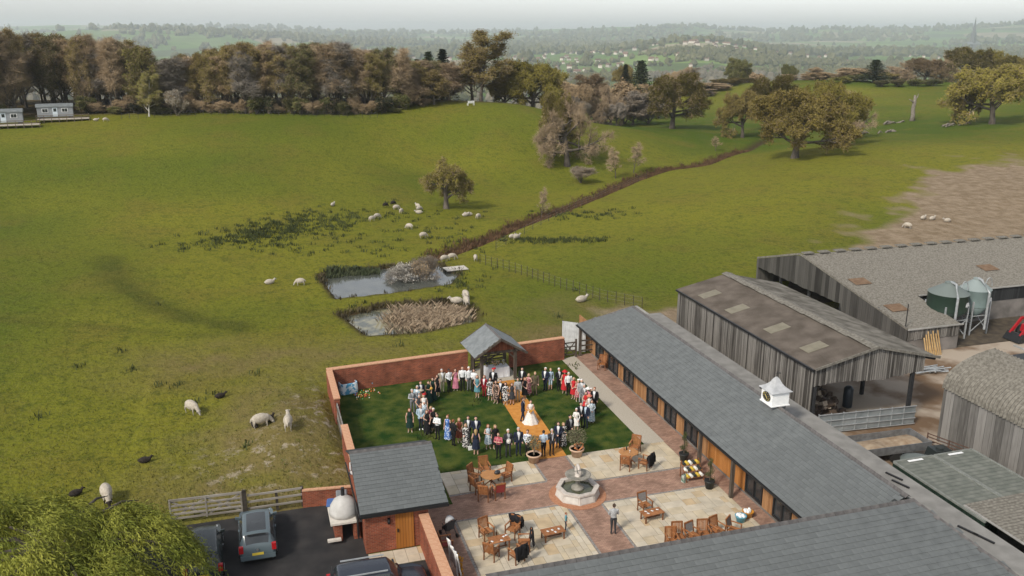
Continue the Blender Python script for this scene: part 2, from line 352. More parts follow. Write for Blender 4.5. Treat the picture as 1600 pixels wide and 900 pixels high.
    g = mix(mr(att('track'), 0, 1, 0, .55), g, (.030, .036, .008))
    g = mix(mr(noise(.11, 6), .48, .66, 0, .45), g, (.155, .122, .024))
    g = mix(mr(noise(.8, 6, rough=.7), .48, .66, 0, .5), g, (.045, .068, .008))
    g = mix(mr(noise(3.2, 4, rough=.7), .52, .66, 0, .5), g, (.030, .044, .007))
    g = mix(mr(noise(6., 3), .54, .66, 0, .4), g, (.19, .17, .05))
    g = mix(mr(att('dry'), .1, .9, 0, .85), g, mix(noise(3., 4), (.12, .095, .028), (.21, .16, .075)))
    g = mix(mr(att('bare'), .1, .7), g, mix(mr(noise(.8, 6), .35, .65), (.19, .14, .088), (.29, .225, .155)))
    ch = n.nodes.new('ShaderNodeMath'); ch.operation = 'MULTIPLY'; L.new(att('chalk'), ch.inputs[0]); L.new(mr(noise(1.1, 6, rough=.7), .54, .62, 0, .9), ch.inputs[1]); g = mix(ch.outputs[0], g, (.34, .29, .22))
    g = mix(att('wet'), g, mix(noise(2.5, 5), (.030, .022, .012), (.085, .058, .030)))
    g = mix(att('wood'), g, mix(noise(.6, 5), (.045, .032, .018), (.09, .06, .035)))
    vo = n.nodes.new('ShaderNodeTexVoronoi'); vo.inputs['Scale'].default_value = .0042; mp = n.nodes.new('ShaderNodeMapping'); mp.inputs['Scale'].default_value = (1.0, .55, 0); mp.inputs['Rotation'].default_value = (0, 0, .5)
    L.new(pos, mp.inputs[0]); L.new(mp.outputs[0], vo.inputs['Vector'])
    cr = n.nodes.new('ShaderNodeValToRGB'); cr.color_ramp.interpolation = 'CONSTANT'
    cols = [(0, (.11, .19, .04)), (.2, (.17, .25, .06)), (.38, (.09, .13, .04)), (.52, (.30, .25, .16)), (.62, (.14, .21, .06)), (.78, (.08, .11, .04)), (.9, (.34, .30, .20))]
    while len(cr.color_ramp.elements) < len(cols): cr.color_ramp.elements.new(.5)
    for e, (p_, c_) in zip(cr.color_ramp.elements, cols): e.position = p_; e.color = (*c_, 1)
    sp = n.nodes.new('ShaderNodeSeparateColor'); L.new(vo.outputs['Color'], sp.inputs[0]); L.new(sp.outputs[0], cr.inputs[0])
    g = mix(att('farm'), g, mix(mr(noise(.012, 5), .35, .7, 0, .5), cr.outputs[0], (.06, .08, .03)))
    L.new(g, b.inputs['Base Color']); b.inputs['Roughness'].default_value = .95; b.inputs['Specular IOR Level'].default_value = .08
    bp = n.nodes.new('ShaderNodeBump'); bp.inputs['Distance'].default_value = .3; bp.inputs['Strength'].default_value = 1.0; L.new(noise(1.8, 6, rough=.65), bp.inputs['Height']); L.new(bp.outputs[0], b.inputs['Normal'])
    me.materials.append(m); o = bpy.data.objects.new('ground', me); COL.objects.link(o); tag(o, kind='structure')
terrain()
# air: one pale box of even density round everything but the sky
hz = MB().box(-11200, 11200, -11200, 11200, VALLEY - 40, 125)
hm = bpy.data.materials.new('haze_air'); hm.use_nodes = True; hn = hm.node_tree; hn.nodes.clear()
ho = hn.nodes.new('ShaderNodeOutputMaterial'); hv = hn.nodes.new('ShaderNodeVolumePrincipled')
hv.inputs['Color'].default_value = (.86, .93, 1, 1); hv.inputs['Density'].default_value = 1.3e-4; hv.inputs['Anisotropy'].default_value = .2
hn.links.new(hv.outputs[0], ho.inputs['Volume'])
hzo = hz.build('haze', hm); tag(hzo, kind='stuff')
def water(poly, z, name, mm):
    mb = MB(); mb.add([(p[0], p[1], z) for p in poly], [tuple(range(len(poly)))]); o = mb.build(name, mm)
    me = o.data
    if me.polygons[0].normal.z < 0: me.flip_normals()
    return tag(o, kind='structure')
wm = mat('pond_water', (.06, .066, .06), (.10, .105, .09), scale=.7, rough=.04, spec=.8, bump=.004, bscale=6)
wm2 = mat('scummy_water', (.09, .095, .07), (.25, .23, .14), scale=.9, rough=.12, spec=.6, bump=.004, bscale=5, ramp=(.45, .62))
water(POND1, -.46, 'water', wm); water(POND2, -.55, 'water', wm2)
# ---------------------------------------------------------------- courtyard surfaces
BRICK = brickmat('red_brick', (.30, .075, .035), (.17, .04, .022), (.24, .14, .095), .225, .075, .009, noise=.3)
PAVER = brickmat('block_paving', (.36, .225, .165), (.26, .155, .115), (.17, .12, .09), .21, .105, .006, horizontal=True, bump=.003, noise=.25)
PAVERY = PAVER
COPE = mat('brick_coping', (.46, .23, .13), (.55, .32, .20), scale=9, rough=.85, bump=.004, bscale=20)
LAWN = mat('lawn_grass', (.017, .046, .009), (.078, .095, .020), scale=1.1, rough=.95, bump=.05, bscale=14, spec=.05, detail=6)
TARMAC = mat('tarmac', (.018, .018, .019), (.040, .037, .036), scale=.8, rough=.85, bump=.006, bscale=60, detail=8)
GRAVELP = mat('resin_path', (.36, .32, .26), (.46, .42, .35), scale=14, rough=.9, bump=.004)
YARD = mat('yard_concrete', (.15, .095, .055), (.37, .31, .245), scale=.3, rough=.9, bump=.02, bscale=6, detail=10, ramp=(.40, .56))
CONC = mat('concrete', (.25, .245, .23), (.36, .35, .33), scale=1.2, rough=.9, detail=7)
CONCD = mat('dark_concrete', (.13, .12, .11), (.22, .20, .185), scale=1.0, rough=.9, detail=7)
SLATE_C = (.060, .072, .076)
SLATE = mat('slate', (.108, .117, .118), (.136, .147, .148), scale=2.2, rough=.6, spec=.3, var=.075, bump=.003, bscale=30)
RIDGE = mat('ridge_tile', (.070, .066, .066), (.115, .108, .105), scale=5, rough=.7, var=.12)
BLACK = plain((.012, .012, .013), .5)
DARKM = plain((.02, .021, .023), .4)
TIMBER = stripes('cedar_boards', (.22, .105, .042), (.40, .215, .10), 'y', .145, .012, gap=(.05, .022, .01), gapw=.06)
TIMBERO = stripes('orange_boards', (.36, .145, .035), (.46, .20, .06), 'y', .145, .012, gap=(.08, .03, .01), gapw=.06)
DOORW = stripes('shed_door_boards', (.30, .115, .022), (.38, .16, .036), 'x', .14, .01, gap=(.06, .02, .006), gapw=.06)
OAKP = mat('weathered_post', (.055, .042, .032), (.11, .09, .07), scale=6, rough=.85, stretch=(1, 1, .2))
GLASS = mat('window_glass', (.02, .024, .026), (.05, .055, .058), scale=.6, rough=.12, spec=.8)
CURTAIN = mat('curtain', (.30, .28, .25), (.42, .40, .36), scale=5, rough=.8, stretch=(1, 3, .1))
WHITE = mat('white_paint', (.74, .75, .75), (.82, .82, .81), scale=4, rough=.5)
def ground_sheet(name, poly, z, m):
    mb = MB(); mb.prism(poly, z - .03, z); return tag(mb.build(name, m), kind='structure')
def rect(x0, x1, y0, y1): return [(x0, y0), (x1, y0), (x1, y1), (x0, y1)]
ground_sheet('car_park', rect(-7.6, 4.0, 14, 42.4), -.004, TARMAC)
ground_sheet('car_park_apron', rect(4.004, 6.55, 14, 35.85), -.004, TARMAC)
ground_sheet('block_paving', rect(6.9, 24.5, 26, 44.0), 0.0, PAVER)
ground_sheet('verandah_paving', rect(23.02, 24.5, 44.0, 59.6), 0.0, PAVER)
ground_sheet('garden_path', [(21.68, 44.0), (23.0, 44.0), (23.0, 59.4), (21.75, 59.0)], .004, GRAVELP)
ground_sheet('lawn', [(4.45, 40.5), (8.95, 40.5), (8.95, 44.0), (21.66, 44.0), (21.74, 58.8), (4.45, 57.6)], .012, LAWN)
ground_sheet('farm_yard', [(27, 14), (66, 14), (66, 58), (44, 60), (41, 60.5), (27, 60.2)], -.012, YARD)
# sandstone slabs, each its own piece
SLABM = None
def slabmat():
    m, n, b = principled('sandstone'); L = n.links
    oi = n.nodes.new('ShaderNodeObjectInfo'); cr = n.nodes.new('ShaderNodeValToRGB')
    cols = [(0, (.50, .43, .32)), (.25, (.55, .49, .39)), (.5, (.48, .43, .34)), (.72, (.53, .45, .32)), (.88, (.48, .40, .28)), (.96, (.48, .36, .22))]
    while len(cr.color_ramp.elements) < len(cols): cr.color_ramp.elements.new(.5)
    for e, (p, c) in zip(cr.color_ramp.elements, cols): e.position = p; e.color = (*c, 1)
    L.new(oi.outputs['Random'], cr.inputs[0])
    geo = n.nodes.new('ShaderNodeNewGeometry'); nz = n.nodes.new('ShaderNodeTexNoise'); nz.inputs['Scale'].default_value = 1.6; nz.inputs['Detail'].default_value = 7; L.new(geo.outputs['Position'], nz.inputs['Vector'])
    mr = n.nodes.new('ShaderNodeMapRange'); mr.inputs[1].default_value = .3; mr.inputs[2].default_value = .7; mr.inputs[3].default_value = .80; mr.inputs[4].default_value = 1.12; L.new(nz.outputs['Fac'], mr.inputs[0])
    hv = n.nodes.new('ShaderNodeHueSaturation'); L.new(cr.outputs[0], hv.inputs['Color']); L.new(mr.outputs[0], hv.inputs['Value']); L.new(hv.outputs[0], b.inputs['Base Color'])
    b.inputs['Roughness'].default_value = .8; b.inputs['Specular IOR Level'].default_value = .25; return m
SLABM = slabmat(); _slab = {}
GROUT = mat('patio_joints', (.16, .14, .11), (.22, .19, .15), scale=6, rough=.95)
def slabs(name, x0, x1, y0, y1, z=.006, cut=None, grid=.3, seed=1, sizes=((3, 2), (2, 2), (2, 2), (3, 3), (2, 1), (4, 2), (2, 3))):
    rs = random.Random(seed); nx = round((x1 - x0) / grid); ny = round((y1 - y0) / grid); gx = (x1 - x0) / nx; gy = (y1 - y0) / ny
    base = ground_sheet(name, rect(x0, x1, y0, y1), z, GROUT); used = set()
    for j in range(ny):
        for i in range(nx):
            if (i, j) in used: continue
            for (a, b) in rs.sample(sizes, len(sizes)) + [(2, 2), (2, 1), (1, 2), (1, 1)]:
                cells = [(i + p, j + q) for p in range(a) for q in range(b)]
                if all(c not in used and c[0] < nx and c[1] < ny for c in cells): break
            used.update(cells); k = (a, b, round(gx, 3), round(gy, 3))
            if k not in _slab:
                hx, hy = a * gx / 2 - .008, b * gy / 2 - .008; e = .012
                _slab[k] = MB().hexa([(-hx, -hy, 0), (hx, -hy, 0), (hx, hy, 0), (-hx, hy, 0)], [(-hx + e, -hy + e, .014), (hx - e, -hy + e, .014), (hx - e, hy - e, .014), (-hx + e, hy - e, .014)]).mesh('slab', SLABM)
            cx, cy_ = x0 + (i + a / 2) * gx, y0 + (j + b / 2) * gy
            if cut and cut(cx, cy_): continue
            inst('slab', _slab[k], base, (cx, cy_, z + .0005 + rs.random() * .004))
    return base
slabs('patio', 8.98, 14.45, 41.45, 43.98, seed=2)
slabs('patio', 16.65, 22.95, 40.75, 43.98, seed=3)
slabs('patio', 8.75, 14.6, 29.5, 38.7, seed=4)
slabs('patio', 16.6, 23.4, 29.5, 38.3, seed=5)
slabs('doorstep_paving', 4.02, 6.95, 35.9, 37.1, z=.01, seed=6, grid=.6, sizes=((1, 1), (1, 2)))
for (a, b, c, d) in ((8.9, 14.5, 41.3, 41.42), (16.6, 23, 40.6, 40.72), (8.7, 14.6, 38.72, 38.84), (16.6, 23.4, 38.32, 38.44), (14.47, 14.6, 41.45, 44), (16.5, 16.63, 40.75, 44), (14.62, 14.74, 29.5, 38.7), (16.46, 16.58, 29.5, 38.3), (8.6, 8.73, 29.5, 38.8)):
    ground_sheet('sett_edging', rect(a, b, c, d), .010, mat('grey_setts', (.17, .16, .15), (.30, .28, .26), scale=9, rough=.9))
# orange carpet on the grass
cp = MB(); 
for i in range(24):
    y0 = 43.95 + i * .55; zz = lambda t: .03 + .006 * math.sin(t * 2.1)
    a0 = 14.88 + i * .02; cp.hexa([(a0, y0, .014), (a0 + 1.75, y0, .014), (a0 + 1.77, y0 + .55, .014), (a0 + .02, y0 + .55, .014)], [(a0, y0, zz(y0)), (a0 + 1.75, y0, zz(y0 + .4)), (a0 + 1.77, y0 + .55, zz(y0 + .95)), (a0 + .02, y0 + .55, zz(y0 + .55))])
tag(cp.build('aisle_carpet', mat('orange_carpet', (.46, .19, .035), (.55, .25, .055), scale=3, rough=.95, bump=.004, bscale=40)), 'long orange aisle carpet laid across the lawn', 'carpet')
# ---------------------------------------------------------------- slate roofs
def slate_mesh(wd, ln, key, _c={}):
    k = (round(wd, 3), round(ln, 3))
    if k not in _c:
        t = .024; _c[k] = MB().hexa([(-wd / 2, 0, 0), (wd / 2, 0, 0), (wd / 2, ln, -.01), (-wd / 2, ln, -.01)], [(-wd / 2, 0, t), (wd / 2, 0, t), (wd / 2, ln, 0), (-wd / 2, ln, 0)]).mesh('slate', SLATE)
    return _c[k]
def slate_roof(roof, O, U, Vv, L, S, gauge, wd, poly=None, nmax=300, lift=.03, seed=0):
    """slates on the plane O + u*U + v*V (V up the slope); poly: test(u,v) -> bool; nearest nmax as parts, rest joined"""
    rs = random.Random(seed); O = V(O); U = V(U).normalized(); Vv = V(Vv).normalized(); N = U.cross(Vv).normalized()
    rows = int(S / gauge); items = []
    for r in range(rows):
        off = (r % 2) * wd / 2 + rs.uniform(-.04, .04)
        c = -1
        while True:
            u = c * wd + off + wd / 2; c += 1
            if u - wd / 2 > L: break
            a, b = max(0, u - wd / 2), min(L, u + wd / 2)
            if b - a < .05: continue
            if poly and not poly((a + b) / 2, r * gauge + gauge * .5): continue
            items.append(((a + b) / 2, r * gauge, b - a))
    def P(u, v): return O + U * u + Vv * v + N * lift
    items.sort(key=lambda it: (P(it[0], it[1]) - V(0, 0, CH)).length)
    vis = [it for it in items if -40 < PR(P(it[0], it[1]))[0] < 1640 and PR(P(it[0], it[1]))[1] < 930]
    keep = vis[:nmax]; ks = set(keep); M = Matrix((U, Vv, N)).transposed().to_4x4()
    rest = MB()
    for it in items:
        jig = rs.uniform(-.003, .004); ln = gauge + .05
        if it in ks:
            o = inst('slate', slate_mesh(it[2] - .006, ln, 0), roof); o.matrix_local = Matrix.Translation(P(it[0], it[1]) + N * jig - V(roof.location)) @ M
        elif it in vis:
            w2 = it[2] / 2 - .003; i0 = len(rest.v); rest.hexa([(-w2, 0, 0), (w2, 0, 0), (w2, ln, -.01), (-w2, ln, -.01)], [(-w2, 0, .024), (w2, 0, .024), (w2, ln, 0), (-w2, ln, 0)])
            rest.xf(Matrix.Translation(P(it[0], it[1]) + N * jig - V(roof.location)) @ M, i0)
    if rest.v: tag(rest.build('slate_courses', SLATE, roof), kind='stuff')
def ridge_tiles(roof, a, b, step=.45, wd=.16, m=None):
    a, b = V(a), V(b); n = max(1, round((b - a).length / step)); d = (b - a) / n; L = d.length - .012; t = d.normalized(); sd = t.cross(V(0, 0, 1)).normalized(); u = sd.cross(t)
    me = MB(); me.add([V(0, -wd, -.09), V(0, 0, .045), V(0, wd, -.09), V(L, -wd, -.09), V(L, 0, .045), V(L, wd, -.09), V(0, 0, -.03), V(L, 0, -.03)], [(0, 1, 4, 3), (1, 2, 5, 4), (0, 6, 1), (1, 6, 2), (3, 4, 7), (4, 5, 7), (0, 3, 7, 6), (6, 7, 5, 2)])
    me = me.mesh('ridge_tile', m or RIDGE)
    M = Matrix((t, sd, u)).transposed().to_4x4()
    for i in range(n):
        o = inst('ridge_tile', me, roof); o.matrix_local = Matrix.Translation(a + d * i - V(roof.location)) @ M
# ---- front wing + long range, one L-shaped building
HB = empty('courtyard_building', (0, 0, 0), 0, 'L-shaped single-storey building with slate roofs and timber front along the courtyard', 'building')
RX, RZ, RYF = 26.9, 4.2, 57.5        # range ridge
EX, EZ = 23.35, 2.32                  # west eave
RB = MB(); RB.box(24.5, 29.9, 26, 59.3, 0, 2.2); RB.box(8.1, 24.5, 22.8, 29.7, 0, 1.95); RB.build('wall', mat('render_wall', (.5, .45, .38), (.56, .5, .43), scale=2), HB)
roof = MB()
roof.sheet([(EX, 28.3, EZ), (RX, 28.3, RZ), (RX, RYF, RZ), (EX, 60.0, EZ)][::-1], .06)
roof.sheet([(RX, 27.8, RZ), (28.6, 24.0, 2.9), (28.6, 59.0, 2.9), (RX, RYF, RZ)][::-1], .06)
roof.sheet([(EX, 60.0, EZ), (RX, RYF, RZ), (28.6, 59.6, 3.0), (28.6, 60, 2.3)][::-1], .06)
FZ = RZ; FA = R(20); SLP = math.tan(FA)
roof.sheet([(7.4, 27.9, FZ), (RX, 27.9, FZ), (RX + .43 * 5.5, 22.4, FZ - 5.5 * SLP), (7.4, 22.4, FZ - 5.5 * SLP)][::-1], .06)
roof.sheet([(7.4, 27.9, FZ), (7.4, 30.0, FZ - 2.2), (RX - 2.0, 30.0, FZ - 2.2), (RX, 27.9, FZ)][::-1], .06)
RO = roof.build('roof', mat('roof_underlay', (.035, .04, .042), (.05, .055, .057), scale=3), HB)
vl = math.hypot(RX - EX, RZ - EZ)
slate_roof(RO, (EX, 60.0, EZ), (0, -1, 0), (RX - EX, 0, RZ - EZ), 33, vl, .235, .42, poly=lambda u, v: u > 2.5 * v / vl and 60 - u > 28.4, nmax=300, seed=1)
slate_roof(RO, (7.4, 27.9 - 5.5, FZ - 5.5 * SLP), (1, 0, 0), (0, 5.5, 5.5 * SLP), 24.5, 5.5 / math.cos(FA), .27, .5, poly=lambda u, v: 7.4 + u < RX + .43 * (27.9 - (22.4 + v * math.cos(FA))), nmax=300, seed=2)
ridge_tiles(RO, (7.4, 27.9, FZ + .05), (RX, 27.9, FZ + .05), .45); ridge_tiles(RO, (RX, 28.2, RZ + .05), (RX, RYF, RZ + .05), .45)
ridge_tiles(RO, (RX, 27.9, RZ + .05), (RX + .43 * 5.4, 22.5, FZ - 5.4 * SLP + .06), .45); ridge_tiles(RO, (RX, RYF, RZ + .05), (EX + .1, 59.95, EZ + .08), .45, .12)
MB().prism([(RX + .43 * 5.9, 22.0), (30.1, 22.0), (30.1, 59.4), (27.6, 59.4), (27.6, 27.4), (RX + .43 * 1.2, 26.7)], 2.72, 2.84).build('flat_roof', mat('grey_membrane', (.185, .18, .168), (.25, .243, .228), scale=1.5, rough=.8, detail=6), HB)
for (px, py) in ((1212, 665), (1395, 745), (1195, 610), (1405, 757), (1510, 830), (1535, 842)):
    p = G(px, py, 2.86); MB().bar((p[0] - .05, p[1] + .45, 2.88), (p[0] + .2, p[1] - .45, 2.88), .09, .07).build('drain_pipe', BLACK, HB)
MB().bar((EX - .04, 29.5, EZ - .05), (EX - .04, 60.0, EZ - .05), .1, .1).build('gutter', BLACK, HB)
FACE = [('cladding', 905, 931), ('window', 932, 944), ('cladding', 944, 952), ('door', 952, 967), ('cladding', 967, 976), ('window', 976, 991), ('cladding', 991, 1012), ('window', 1012, 1029), ('cladding', 1029, 1040), ('door', 1040, 1058), ('cladding', 1058, 1071), ('window', 1071, 1091), ('cladding', 1091, 1107), ('orange', 1107, 1131), ('orange', 1131, 1167), ('window', 1167, 1193), ('cladding', 1193, 1210), ('window', 1210, 1238), ('cladding', 1238, 1290)]
for kind, a, b in FACE:
    y1, y0 = onY(a, 24.45, 1.0), onY(b, 24.45, 1.0); y0 += .012
    if kind in ('cladding', 'orange'):
        MB().box(24.42, 24.5, y0, y1 - .012, .04, 2.3).build('cladding_panel', TIMBER if kind == 'cladding' else TIMBERO, HB)
    else:
        z0 = .05 if kind == 'door' else .12; f = MB(); t = .09
        f.box(24.36, 24.5, y0, y0 + t, z0, 2.25); f.box(24.36, 24.5, y1 - t, y1, z0, 2.25); f.box(24.36, 24.5, y0 + t, y1 - t, 2.15, 2.25); f.box(24.36, 24.5, y0 + t, y1 - t, z0, z0 + .1)
        ym = (y0 + y1) / 2; f.box(24.37, 24.5, ym - .05, ym + .05, z0 + .1, 2.15)
        w_ = f.build('door' if kind == 'door' else 'window', DARKM, HB)
        for (p0, p1) in ((y0 + t, ym - .05), (ym + .05, y1 - t)):
            MB().box(24.44, 24.46, p0, p1, z0 + .1, 2.15).build('pane', GLASS, w_)
            if kind == 'window': MB().box(24.475, 24.49, p0 + (p1 - p0) * .15, p0 + (p1 - p0) * .75, z0 + .1, 2.1).build('curtain', CURTAIN, w_)
MB().box(24.33, 24.5, 31, 59.3, 0, .04).build('plinth', CONCD, HB)
for py_ in (36.85, 40.4, 44.6, 49.5, 54.5, 59.3):
    if py_ < 41 or py_ > 59: MB().box(23.3, 23.48, py_ - .09, py_ + .09, 0, 2.28).build('post', OAKP, HB)
# cupola with clock on the ridge
CU = empty('clock_cupola', (RX, 38.75, RZ), 0, 'white clock cupola with swept lead roof on the slate ridge', 'cupola'); CU.scale = (1.04, 1.04, .74)
c = MB(); c.box(-.42, .42, -.42, .42, -.45, .12); c.build('base', mat('lead', (.12, .125, .13), (.17, .175, .18), scale=4, rough=.5), CU)
c = MB(); c.box(-.56, .56, -.56, .56, .121, .2); c.box(-.5, .5, -.5, .5, .2, 1.15)
for k in range(9): c.box(-.515, .515, -.515, .515, .27 + k * .095, .31 + k * .095)
c.box(-.54, .54, -.54, .54, 1.15, 1.22); c.build('body', WHITE, CU)
c = MB(); c.lathe([(.90, 1.221), (.86, 1.27), (.55, 1.45), (.32, 1.72), (.16, 2.05), (.04, 2.2)], n=4); c.xf(Matrix.Rotation(R(45), 4, 'Z')); c.build('roof', mat('lead_roof', (.34, .35, .36), (.45, .46, .47), scale=3, rough=.5), CU)
c = MB(); c.tube([(0, 0, 2.18), (0, 0, 2.62)], .02, 6); c.bar((-.22, 0, 2.45), (.22, 0, 2.45), .02); c.bar((.1, 0, 2.5), (.22, 0, 2.45), .05, .05); c.build('weathervane', DARKM, CU)
cl = MB(); cl.tube([(-.518, 0, .72), (-.545, 0, .72)], [.36, .36], 24); clo = cl.build('clock_face', plain((.03, .03, .03), .5), CU)
tk = MB()
for k in range(12):
    a = k * math.pi / 6; tk.bar((-.55, .24 * math.sin(a), .72 + .24 * math.cos(a)), (-.55, .31 * math.sin(a), .72 + .31 * math.cos(a)), .03, .012)
tk.tube([(-.546, 0, .72), (-.552, 0, .72)], [.34, .34], 24); 
tk = MB()
for k in range(12):
    a = k * math.pi / 6; tk.bar((-.552, .25 * math.sin(a), .72 + .25 * math.cos(a)), (-.552, .32 * math.sin(a), .72 + .32 * math.cos(a)), .035, .012)
tk.bar((-.556, 0, .72), (-.556, .13, .86), .03, .012); tk.bar((-.556, 0, .72), (-.556, -.12, .58), .03, .012)
tk.build('numerals', plain((.75, .62, .2), .4, .3), clo)
# ---- store shed by the car park
SH = empty('brick_store', (0, 0, 0), 0, 'small red brick store with slate roof and orange plank door', 'shed')
SX0, SX1, SY0, SY1 = 3.95, 7.0, 37.2, 43.2
b = MB(); b.box(SX0, SX1, SY0, SY1 - 1.2, 0, 2.2); b.add([(SX0, SY0, 2.2), (SX0, 40.75, 3.55), (SX0, SY1 - 1.2, 2.7), (SX1, SY0, 2.2), (SX1, 40.75, 3.55), (SX1, SY1 - 1.2, 2.7), (SX0, SY1 - 1.2, 2.2), (SX1, SY1 - 1.2, 2.2)], [(0, 2, 1), (0, 6, 2), (3, 4, 5), (3, 5, 7)])
b.build('wall', BRICK, SH)
rf = MB(); rf.sheet([(3.72, 36.98, 2.22), (7.95, 36.98, 2.22), (7.95, 40.75, 3.62), (3.72, 40.75, 3.62)], .07); rf.sheet([(3.72, 40.75, 3.62), (7.95, 40.75, 3.62), (7.95, 42.6, 2.9), (3.72, 42.6, 2.9)], .07)
SR = rf.build('roof', MATS['roof_underlay'], SH)
slate_roof(SR, (3.72, 36.98, 2.22), (1, 0, 0), (0, 3.77, 1.4), 4.23, math.hypot(3.77, 1.4), .25, .42, seed=3)
ridge_tiles(SR, (3.72, 40.75, 3.68), (7.95, 40.75, 3.68), .47)
MB().bar((3.7, 36.92, 2.14), (7.97, 36.92, 2.14), .11, .12).build('gutter', BLACK, SH)
MB().box(3.66, 3.72, 37.0, 42.6, 2.05, 2.2).build('bargeboard', BLACK, SH)
dr = MB().box(5.4, 6.27, 37.15, 37.22, .03, 2.02).build('door', DOORW, SH); MB().box(5.47, 5.53, 37.1, 37.16, .95, 1.12).build('handle', BLACK, dr)
MB().box(5.02, 5.14, 37.1, 37.2, 1.45, 1.75).ball((5.08, 37.08, 1.62), .07).build('wall_lamp', BLACK, SH)
s_ = MB(); s_.tube([(3.86, 41.9, 2.5), (3.86, 41.9, 1.9)], .05, 8); s_.lathe([(.1, 0), (.16, .04), (.1, .12)], (3.86, 41.6, 2.0), 10); s_.build('vent_pipe', plain((.6, .6, .6)), SH)
# pizza oven, bins
OV = empty('pizza_oven', (3.2, 39.4, 0), 0, 'white domed brick pizza oven with black door panel beside the brick store', 'oven')
o_ = MB(); o_.box(-.55, -.2, -.75, .75, 0, .95); o_.box(.35, .7, -.75, .75, 0, .95); o_.build('plinth', BRICK, OV)
MB().box(-.75, .75, -.85, .85, .95, 1.05).build('slab_shelf', mat('pale_slab', (.52, .48, .42), (.6, .56, .5), scale=5), OV)
MB().lathe([(.72, 1.05), (.72, 1.25), (.66, 1.5), (.5, 1.76), (.26, 1.92), (.02, 1.96)], (0, .1, 0), 22).build('dome', mat('white_render', (.42, .41, .39), (.50, .49, .47), scale=3), OV, smooth=True)
MB().box(.5, .56, -1.2, -.15, .25, 1.9).build('door_panel', BLACK, OV)
MB().tube([(0, .25, 1.9), (0, .25, 2.35)], .09, 10).build('flue', DARKM, OV)
MB().box(-.95, -.3, -1.05, -.86, .2, .3).build('step', MATS['pale_slab'], OV)
def bin_(x, y, body, lid, lab):
    r_ = empty('wheelie_bin', (x, y, 0), random.uniform(-.2, .2), lab, 'bin', 'bins by the pizza oven')
    m = MB(); m.hexa([(-.22, -.26, .05), (.22, -.26, .05), (.22, .26, .05), (-.22, .26, .05)], [(-.28, -.33, .98), (.28, -.33, .98), (.28, .33, .98), (-.28, .33, .98)]); m.build('body', plain(body, .5), r_)
    MB().hexa([(-.3, -.36, .98), (.3, -.36, .98), (.3, .38, .98), (-.3, .38, .98)], [(-.24, -.3, 1.08), (.24, -.3, 1.08), (.24, .34, 1.05), (-.24, .34, 1.05)]).build('lid', plain(lid, .45), r_)
    for sx in (-.2, .2): MB().tube([(sx - .03, .3, .1), (sx + .03, .3, .1)], .1, 12).build('wheel', BLACK, r_)
bin_(3.3, 41.5, (.02, .021, .023), (.18, .19, .2), 'black wheelie bin with grey lid behind the pizza oven'); bin_(2.75, 40.75, (.02, .025, .03), (.05, .12, .32), 'wheelie bin with blue lid behind the pizza oven')
# ---- garden walls
def gwall(a, b, h, lab, th=.34, name='garden_wall'):
    a, b = V(a), V(b); r_ = empty(name, tuple(a), math.atan2(b.y - a.y, b.x - a.x), lab, 'wall'); L = (b - a).length
    MB().box(0, L, -th / 2, th / 2, -.3, h - .06).build('brickwork', BRICK, r_); n = max(1, round(L / .45))
    cm = MB().box(.004, L / n - .004, -th / 2 - .04, th / 2 + .04, 0, .07).mesh('coping', COPE)
    for i in range(n): inst('coping', cm, r_, (i * L / n, 0, h - .06))
    return r_
gwall((4.05, 57.5, 0), (14.2, 58.35, 0), 1.78, 'red brick garden wall behind the lawn, from its corner to the lychgate')
gwall((17.5, 58.62, 0), (21.9, 59.0, 0), 1.78, 'red brick garden wall between lychgate and wooden field gate')
gwall((4.22, 57.3, 0), (4.22, 52.3, 0), 1.75, 'red brick side wall of the lawn with paddling pool in its corner')
gwall((4.22, 48.3, 0), (4.22, 43.0, 0), 1.75, 'red brick side wall joining the slate-roofed store')
gwall((6.75, 37.1, 0), (6.75, 27.5, 0), 1.75, 'low red brick wall between car park and patio', .4)
gwall((1.35, 42.5, 0), (3.9, 42.2, 0), 1.0, 'short rust-red wall panel at the end of the car park fence', .12)
sg = empty('side_gate', (4.2, 48.35, 0), R(90), 'grey weathered boarded gate in the side wall of the lawn', 'gate')
for k in range(24): MB().box(.02 + k * .163, .165 + k * .163, -.03, .03, .08, 1.45).build('board', mat('grey_board', (.16, .15, .14), (.28, .26, .24), scale=5, stretch=(1, 1, .2), var=.2), sg)
for z in (.3, 1.2): MB().box(0, 3.93, .031, .08, z, z + .1).build('rail', OAKP, sg)
# ---- lychgate with table
LG = empty('lychgate', (15.9, 57.3, 0), R(3), 'open timber lychgate with slate roof at the back of the lawn', 'shelter')
for sx in (-1.25, 1.25):
    for sy in (-1.15, 1.15): MB().box(sx - .1, sx + .1, sy - .1, sy + .1, 0, 2.15).build('post', OAKP, LG)
for sy in (-1.15, 1.15): MB().box(-1.75, 1.75, sy - .08, sy + .08, 2.152, 2.33).build('tie_beam', OAKP, LG)
for sx in (-1.25, 1.25):
    MB().box(sx - .08, sx + .08, -1.6, 1.6, 2.332, 2.46).build('wall_plate', OAKP, LG)
    for sy in (-1, 1): MB().bar((sx * .98, sy * 1.15, 1.6), (sx * .55, sy * 1.15, 2.16), .1).build('brace', OAKP, LG)
LGB = stripes('gable_boards', (.17, .06, .035), (.27, .10, .055), 'x', .16, .012, gap=(.03, .012, .008), gapw=.07)
for sy in (-1.17, 1.17): MB().add([(-1.45, sy - .02, 2.335), (1.45, sy - .02, 2.335), (0, sy - .02, 3.25), (-1.45, sy + .02, 2.335), (1.45, sy + .02, 2.335), (0, sy + .02, 3.25)], [(0, 1, 2), (5, 4, 3), (0, 3, 4, 1), (1, 4, 5, 2), (2, 5, 3, 0)]).build('gable_boarding', LGB, LG)
